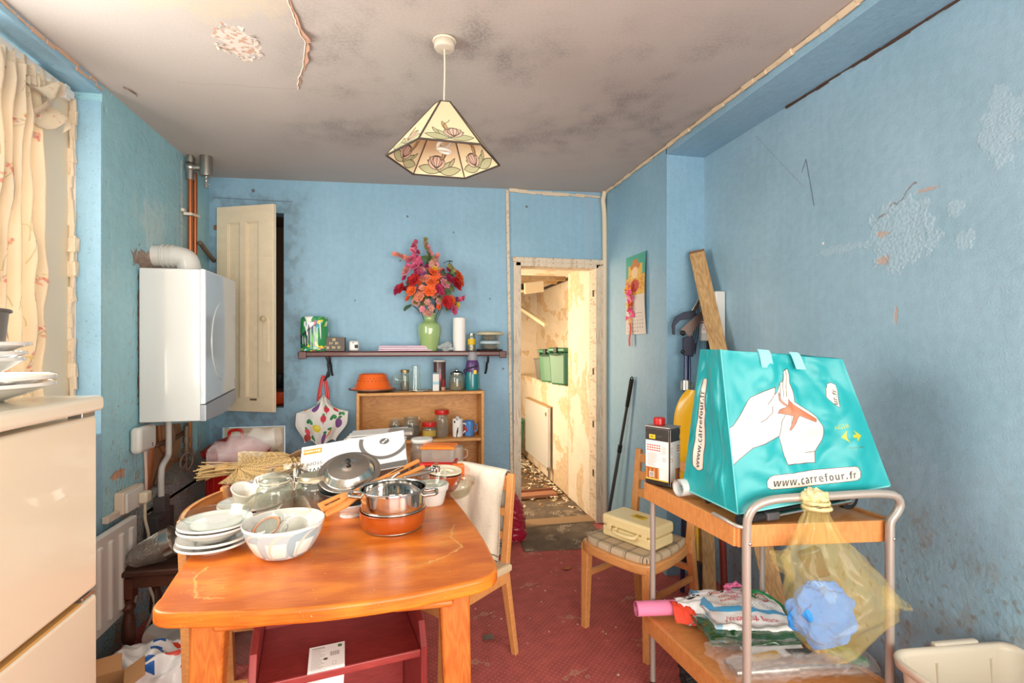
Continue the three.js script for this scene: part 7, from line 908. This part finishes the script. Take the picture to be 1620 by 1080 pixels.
{ // lower tray of the trolley
  const Y = 0.328, pr = thing('pink_roll', 'rolled pink cleaning cloth at the left end of the lower trolley tray', 'cloth', [0.945, Y + 0.034, -1.79], R(-8)); part('roll', sheet(70, 6, (u, v) => { const a = u * 17, rad = 0.008 + 0.022 * u; return [-0.075 + v * 0.17, rad * Math.sin(a) + 0.002, rad * 1.15 * Math.cos(a)]; }, 0.0025), std(0xf08ab0, 0.85), pr);
  const pawTex = canvasTex(256, 256, (g, w) => { g.fillStyle = '#f2efec'; g.fillRect(0, 0, w, w); g.fillStyle = '#2c2a2a'; for (const [x, y] of [[60, 30], [150, 24], [40, 220]]) { g.beginPath(); g.ellipse(x, y + 18, 20, 16, 0, 0, 7); g.fill(); for (let i = 0; i < 4; i++) { g.beginPath(); g.ellipse(x - 24 + i * 16, y - 6 + (i % 3 ? -6 : 2), 7, 9, 0, 0, 7); g.fill(); } } g.fillStyle = '#8a8684'; g.fillRect(120, 120, 40, 3); g.beginPath(); g.arc(180, 160, 10, 0, 7); g.fill(); for (let i = 0; i < 8; i++) g.fillRect(190 + i * 5, 215, 2, 26); });
  const pb = thing('paper_bag', 'white printed paper bag with an orange lining on the lower trolley tray', 'bag', [0, 0, 0]);
  const Q = (a, b, c, d, h, ph) => (u, v) => { const x = (a[0] * (1 - u) + b[0] * u) * (1 - v) + (d[0] * (1 - u) + c[0] * u) * v, z = (a[1] * (1 - u) + b[1] * u) * (1 - v) + (d[1] * (1 - u) + c[1] * u) * v; return [x, Y + h(u, v) + 0.006 * n2(u * 4 + ph, v * 4), z]; };
  part('paper', sheet(24, 20, Q([1.01, -1.71], [1.12, -1.665], [1.36, -1.82], [1.03, -1.80], (u, v) => 0.014 + 0.05 * sst(0, 0.5, v), 1), 0.002), std(0xffffff, 0.8, { map: pawTex }), pb); part('lining', sheet(16, 14, Q([0.99, -1.72], [1.06, -1.67], [1.08, -1.77], [1.0, -1.80], (u, v) => 0.018 + 0.052 * Math.sin(v * 2.6) * (1 - u * 0.4), 4), 0.003), std(0xe8482c, 0.7), pb);
  const leaf = part('leaflet', sheet(10, 8, Q([1.03, -1.69], [1.12, -1.63], [1.16, -1.68], [1.06, -1.73], (u, v) => 0.024 + 0.014 * v, 6), 0.001), std(0xd8cfc6, 0.6), scene); tag(leaf, 'small creased leaflet in front of the white paper bag on the lower tray', 'leaflet');
  const wipeTex = canvasTex(512, 256, (g, w, h) => { g.fillStyle = '#f4f2f0'; g.fillRect(0, 0, w, h); g.fillStyle = '#48a8dc'; g.beginPath(); g.moveTo(0, 0); g.lineTo(40, 0); g.lineTo(70, 150); g.quadraticCurveTo(280, 168, 512, 160); g.lineTo(512, 186); g.quadraticCurveTo(240, 190, 40, 180); g.lineTo(0, 100); g.fill(); g.fillStyle = '#c8242c'; g.font = 'bold 30px sans-serif'; g.fillText('THICK & LARGE', 110, 46); g.fillText('ANTI BAC', 150, 80); g.font = 'bold 24px sans-serif'; g.fillText('✓', 110, 112); g.fillText('Protects', 140, 112); g.font = 'bold 28px sans-serif'; g.fillText('Viruses  KILLS  Bacteria', 110, 232); g.lineWidth = 5; g.strokeStyle = '#c8242c'; for (const x of [78, 268]) { g.beginPath(); g.moveTo(x, 222); g.lineTo(x + 8, 234); g.lineTo(x + 24, 208); g.stroke(); } g.lineWidth = 8; g.beginPath(); g.arc(430, 64, 36, 0, 7); g.stroke(); g.lineWidth = 4; g.beginPath(); g.arc(430, 64, 22, 0, 7); g.stroke(); g.fillStyle = '#5a8a5a'; for (let i = 0; i < 40; i++) g.fillRect(120 + i * 9, 128 + (i % 3) * 7, 6, 3); });
  const wp = thing('wipes_pack', 'white and blue packet of cleaning wipes with red lettering on the lower tray', 'packet'); part('pack', lumpy(sheet(26, 16, Q([1.08, -1.60], [1.345, -1.53], [1.42, -1.765], [1.125, -1.85], (u, v) => 0.052 + 0.02 * Math.sin(v * 3.1) * Math.sin(u * 3.1), 3), 0.02), 0.002, 30), phys(0xffffff, 0.3, { map: wipeTex, clearcoat: 0.6 }), wp);
  const gp = thing('green_packet', 'green and clear packet under the wipes on the lower trolley tray', 'packet'); part('pack', lumpy(sheet(24, 14, Q([1.03, -1.555], [1.36, -1.49], [1.37, -1.60], [1.05, -1.77], (u, v) => 0.026 + 0.012 * Math.sin(v * 3.1), 9), 0.014), 0.002, 40), phys(0x3c6a48, 0.2, { clearcoat: 1, map: dataTex(64, 64, (u, v) => (n2(u * 3, v * 26) > 0.2 ? [226, 232, 222] : [140, 190, 150])) }), gp);
  const rd = part('red_folder', sheet(8, 10, Q([1.05, -1.56], [1.10, -1.55], [1.12, -1.77], [1.09, -1.78], (u, v) => 0.012 + 0.008 * u, 2), 0.004), std(0xc01c34, 0.5), scene); tag(rd, 'red card edge under the green packet on the lower tray', 'folder');
  const ws = part('white_card', sheet(8, 8, Q([1.12, -1.49], [1.32, -1.45], [1.36, -1.56], [1.14, -1.6], (u, v) => 0.01 + 0.006 * u, 11), 0.003), std(0xf2f0ec, 0.6), scene); tag(ws, 'plain white card in front of the green packet on the lower tray', 'card');
  const pc = part('pink_cloth', lumpy(sheet(10, 8, Q([1.26, -1.8], [1.4, -1.78], [1.4, -1.77], [1.26, -1.82], (u, v) => 0.07 + 0.02 * Math.sin(u * 5), 13), 0.012), 0.006, 30), std(0xe878a4, 0.85), scene); tag(pc, 'folded pink cloth at the back of the lower trolley tray', 'cloth');
  const br = thing('paint_brush', 'paint brush with yellow handle lying on the lower trolley tray', 'brush', [1.13, Y + 0.012, -1.47], R(4)); part('handle', bx(0.12, 0.018, 0.03, 0.04, 0, 0, 0.008), std(0xd8ac4c, 0.4), br); part('bristles', bx(0.07, 0.012, 0.04, -0.07, 0, 0, 0.004), std(0x6a4a34, 0.9), br); part('ferrule', bx(0.025, 0.016, 0.038, -0.028, 0, 0, 0.003), M.brushed, br);
  const pk = thing('filling_knife', 'filling knife with a beige plastic handle on the lower trolley tray', 'knife', [1.36, Y + 0.02, -1.46], R(2)); part('handle', bx(0.095, 0.03, 0.034, 0.04, 0.004, 0, 0.01), std(0xdcc084, 0.4), pk); part('blade', slab([[-0.1, -0.026], [-0.01, -0.01], [-0.01, 0.01], [-0.1, 0.026]], 0.003, 0.0008).rotateX(-Math.PI / 2), std(0x6a645c, 0.4, { metalness: 0.6 }), pk);
  const gt = thing('green_shears', 'green plastic handled shears at the right of the lower tray', 'shears', [1.40, Y + 0.02, -1.56]); const gm = phys(0x1c7a40, 0.35, { clearcoat: 0.3 }); part('handle', tube([[0.0, 0.01, -0.06], [-0.04, 0.03, -0.1], [-0.075, 0.045, -0.14], [-0.07, 0.05, -0.2], [-0.02, 0.045, -0.2], [0.02, 0.02, -0.12], [0.0, 0.01, -0.06]], 0.011, 60), gm, gt); part('handle', tube([[0.0, 0.01, -0.06], [0.02, 0.012, 0.04], [0.04, 0.01, 0.13], [0.055, 0.008, 0.2]], 0.013, 40), gm, gt); part('handle', tube([[0.01, 0.0, -0.06], [-0.01, 0.004, 0.05], [0.012, 0.0, 0.13], [0.04, 0.0, 0.19]], 0.011, 40), gm, gt);
  const film = phys(0xf4f2f0, 0.12, { transparent: true, opacity: 0.08, clearcoat: 0.9, clearcoatRoughness: 0.1 });
  const cw = thing('wrapped_tools', 'tools in crumpled clear plastic wrap at the front of the lower tray', 'plastic wrap'); part('wrap', lumpy(sheet(60, 26, (u, v) => { const a = v * 6.2832; return [0.985 + u * 0.46, Y + 0.036 + 0.03 * Math.sin(a) * (0.75 + 0.3 * Math.sin(u * 7)), -1.405 + u * 0.055 + 0.05 * Math.cos(a)]; }, 0.0012), 0.009, 16), film, cw); part('contents', [bar([1.02, Y + 0.02, -1.41], [1.22, Y + 0.022, -1.385], 0.012, 0.016), bar([1.2, Y + 0.024, -1.39], [1.4, Y + 0.02, -1.36], 0.01, 0.008)], M.brushed, cw); part('inner_film', lumpy(sheet(30, 14, (u, v) => [1.0 + u * 0.42, Y + 0.05 + 0.014 * n2(u * 9, v * 9), -1.44 + u * 0.05 + v * 0.08], 0.001), 0.008, 20), film, cw);
  const cb = part('clear_bag', lumpy(new THREE.IcosahedronGeometry(0.05, 10), 0.012, 18), film, scene); cb.position.set(1.045, Y + 0.032, -1.505); cb.scale.set(1.2, 0.55, 0.9); tag(cb, 'small crumpled clear plastic bag beside the green packet', 'plastic bag');
  const bt = thing('black_boot', 'black crumpled boot on the carpet under the trolley', 'boot', [1.10, 0.0, -1.76], R(30)); part('shaft', lumpy(tube([[0.0, 0.03, 0.0], [0.0, 0.12, -0.01], [0.01, 0.2, -0.02]], 0.05, 30, false, 24), 0.01, 22), std(0x201e1e, 0.7), bt); part('foot', lumpy(sph(0.06, -0.06, 0.045, 0.03, 1.6, 0.7, 0.85, 30), 0.008, 24), std(0x201e1e, 0.7), bt); part('sole', bx(0.22, 0.014, 0.09, -0.05, 0.009, 0.02, 0.006), M.rubber, bt);
}
{ // cream storage tub, lower right
  const t = thing('storage_tub', 'translucent cream plastic storage tub at the lower right corner', 'tub', [1.56, 0, -0.92], R(-5)); const tub = phys(0xf0e6d2, 0.35, { transmission: 0.35, thickness: 0, ior: 1.4 });
  const loop = (hw, hd, r, y) => { const p = []; for (const [sx, sz, a0] of [[1, 1, 0], [-1, 1, 1], [-1, -1, 2], [1, -1, 3]]) for (let i = 0; i <= 6; i++) { const a = (a0 + i / 6) * Math.PI / 2; p.push([sx * (hw - r) + r * Math.cos(a), y, sz * (hd - r) + r * Math.sin(a)]); } return p; };
  const loops = [[0.001, 0.001, 0.0005, 0.004], [0.15, 0.22, 0.05, 0.004], [0.165, 0.235, 0.05, 0.02], [0.2, 0.27, 0.055, 0.46], [0.213, 0.283, 0.06, 0.462], [0.216, 0.286, 0.06, 0.48], [0.213, 0.283, 0.06, 0.486], [0.203, 0.273, 0.055, 0.482], [0.197, 0.267, 0.05, 0.47], [0.16, 0.23, 0.045, 0.024], [0.001, 0.001, 0.0005, 0.02]].map((q) => loop(...q));
  part('tub_body', sheet(28, loops.length - 1, (u, v) => loops[Math.round(v * (loops.length - 1))][Math.round(u * 28) % 28], 0.001, true), tub, t); part('rim_grip', [bx(0.15, 0.05, 0.02, 0.03, 0.468, -0.292, 0.008), bx(0.15, 0.05, 0.02, 0.03, 0.468, 0.292, 0.008)], tub, t); part('side_rib', [bx(0.008, 0.4, 0.012, -0.06, 0.25, -0.262, 0.003), bx(0.008, 0.4, 0.012, 0.12, 0.25, -0.262, 0.003)], tub, t);
}

// ---------- the room beyond the doorway, litter on the floor ----------
{
  const t = thing('far_radiator', 'white radiator on the peeling wall of the room beyond the doorway', 'radiator', [1.415, 0.13, -5.35]); part('panel', bx(0.035, 0.62, 0.95, 0, 0.31, 0, 0.008), M.plastic, t); part('top_grille', bx(0.05, 0.012, 0.95, 0.005, 0.624, 0, 0.004), std(0xb89a6c, 0.8), t); part('valve', [cyl(0.012, 0.012, 0.1, 0, -0.04, 0.48), cyl(0.016, 0.016, 0.03, -0.01, 0.01, 0.49)], M.brushed, t); part('bleed_cap', cyl(0.02, 0.02, 0.012, -0.02, 0.55, 0.44, 0, 0, Math.PI / 2), M.steel, t);
  const green = phys(0x3c7a58, 0.4, { clearcoat: 0.2 });
  const bin = (label, pos, w, h, d, turn) => { const b = thing('green_bin', label, 'bin', pos, turn, undefined); part('bin_body', [beam([0, 0, 0], [0, h * 0.84, 0], w * 0.84, d * 0.84, w, d, [0, 0, 1], 0.02)], green, b); part('bin_lid', bx(w * 1.04, h * 0.12, d * 1.06, 0, h * 0.9, 0, 0.02), green, b); part('handle', tube([[-w * 0.3, h * 0.86, d * 0.5], [-w * 0.28, h * 0.8, d * 0.58], [w * 0.28, h * 0.8, d * 0.58], [w * 0.3, h * 0.86, d * 0.5]], 0.008, 30), std(0x2c4a38, 0.5), b); part('latch', bx(0.04, 0.05, 0.02, 0, h * 0.9, d * 0.54, 0.004), M.black, b); return b; };
  bin('nearer tall green lidded bin on the ledge beyond the doorway', [1.51, 0.997, -4.66], 0.22, 0.37, 0.24, R(-60)); bin('farther green lidded bin on the ledge behind the nearer green bin', [1.50, 0.997, -5.0], 0.22, 0.35, 0.24, R(-60)); bin('green bin standing low on the floor at the left of the doorway view', [1.24, 0.1, -5.95], 0.3, 0.42, 0.24, 0);
  const tb = thing('grey_tub', 'grey plastic tub on the ledge behind the green bins', 'tub', [1.51, 0.997, -5.36]); part('tub_body', vessel([[0.001, 0], [0.09, 0], [0.12, 0.22], [0.126, 0.225]], 0.004), std(0x7c7a74, 0.5), tb); part('rim', ring(0.126, 0.006, 0, 0.226, 0), std(0x7c7a74, 0.5), tb);
  const k = thing('old_cooker', 'old white cooker far back at the left of the doorway view', 'cooker', [1.15, 0.0, -6.44]); part('body', bx(0.4, 1.0, 0.26, 0, 0.5, 0, 0.01), std(0xe6d8b8, 0.5), k); part('oven_window', bx(0.14, 0.3, 0.01, 0.1, 0.75, 0.132, 0.004), M.black, k); part('handle', bx(0.02, 0.3, 0.02, 0.18, 0.75, 0.14, 0.004), M.brushed, k); part('control_panel', bx(0.36, 0.08, 0.012, 0, 0.95, 0.132, 0.004), std(0xcab890, 0.5), k); part('knob', cyl(0.015, 0.015, 0.02, 0.14, 0.95, 0.145, Math.PI / 2), M.black, k);
  const st = thing('step_board', 'brown board lying across the floor just beyond the doorway', 'board', [1.08, 0.0, -4.45], R(4)); part('board', bx(0.55, 0.03, 0.14, 0, 0.016, 0, 0.006), std(0xa87456, 0.9), st); part('board_edge', bx(0.55, 0.02, 0.02, 0, 0.04, -0.06, 0.004), std(0x8a5c44, 0.9), st);
  const g = [], g2 = []; for (let i = 0; i < 420; i++) { const z = -3.95 - 2.5 * rnd() ** 0.8, nearWall = rnd() < 0.65, x = nearWall ? 1.43 - 0.26 * rnd() * rnd() : rr(0.86, 1.4), s = rr(0.006, 0.03); (i % 3 ? g : g2).push(tr(new THREE.TetrahedronGeometry(s, 0).scale(1, 0.4, rr(0.5, 1.4)), x, s * 0.25 + 0.002, z, rr(-0.2, 0.2), rnd() * 6, rr(-0.2, 0.2))); }
  const d = thing('plaster_debris', 'scattered plaster chips on the floor beyond the doorway', 'debris'); d.userData.kind = 'stuff'; part('chip', g, std(0xeadcc0, 0.9), d); part('chip', g2, std(0xb08a60, 0.9), d);
  const l = [], m = []; for (let i = 0; i < 150; i++) { const a = rnd(), x = 0.3 + 1.15 * rnd(), z = -1.6 - 2.0 * a, s = rr(0.002, 0.008); (i % 4 ? l : m).push(tr(new THREE.TetrahedronGeometry(s, 0).scale(1, 0.5, rr(0.5, 1.4)), x, s * 0.3 + 0.001, z, 0, rnd() * 6, 0)); }
  const e = thing('carpet_litter', 'small pale crumbs and flakes scattered on the red carpet', 'litter'); e.userData.kind = 'stuff'; part('crumb', l, std(0xd8c4b0, 0.9), e); part('crumb', m, std(0x9a7a64, 0.9), e);
  const lf = part('dry_leaf', sheet(6, 4, (u, v) => [0.94 + u * 0.07, 0.006 + 0.012 * Math.sin(u * 3) * Math.sin(v * 3), -2.98 + 0.03 * v * Math.sin(u * 3.1)], 0.001), std(0xb06a3c, 0.8), scene); tag(lf, 'brown dry leaf on the red carpet before the chair', 'leaf');
  const gs = part('grey_scrap', sheet(6, 4, (u, v) => [0.36 + u * 0.05, 0.006 + 0.008 * Math.sin(u * 3), -2.36 + 0.04 * v], 0.001), std(0x7a7468, 0.8), scene); tag(gs, 'small grey scrap on the red carpet beside the table leg', 'scrap');
}

renderer.render(scene, camera);
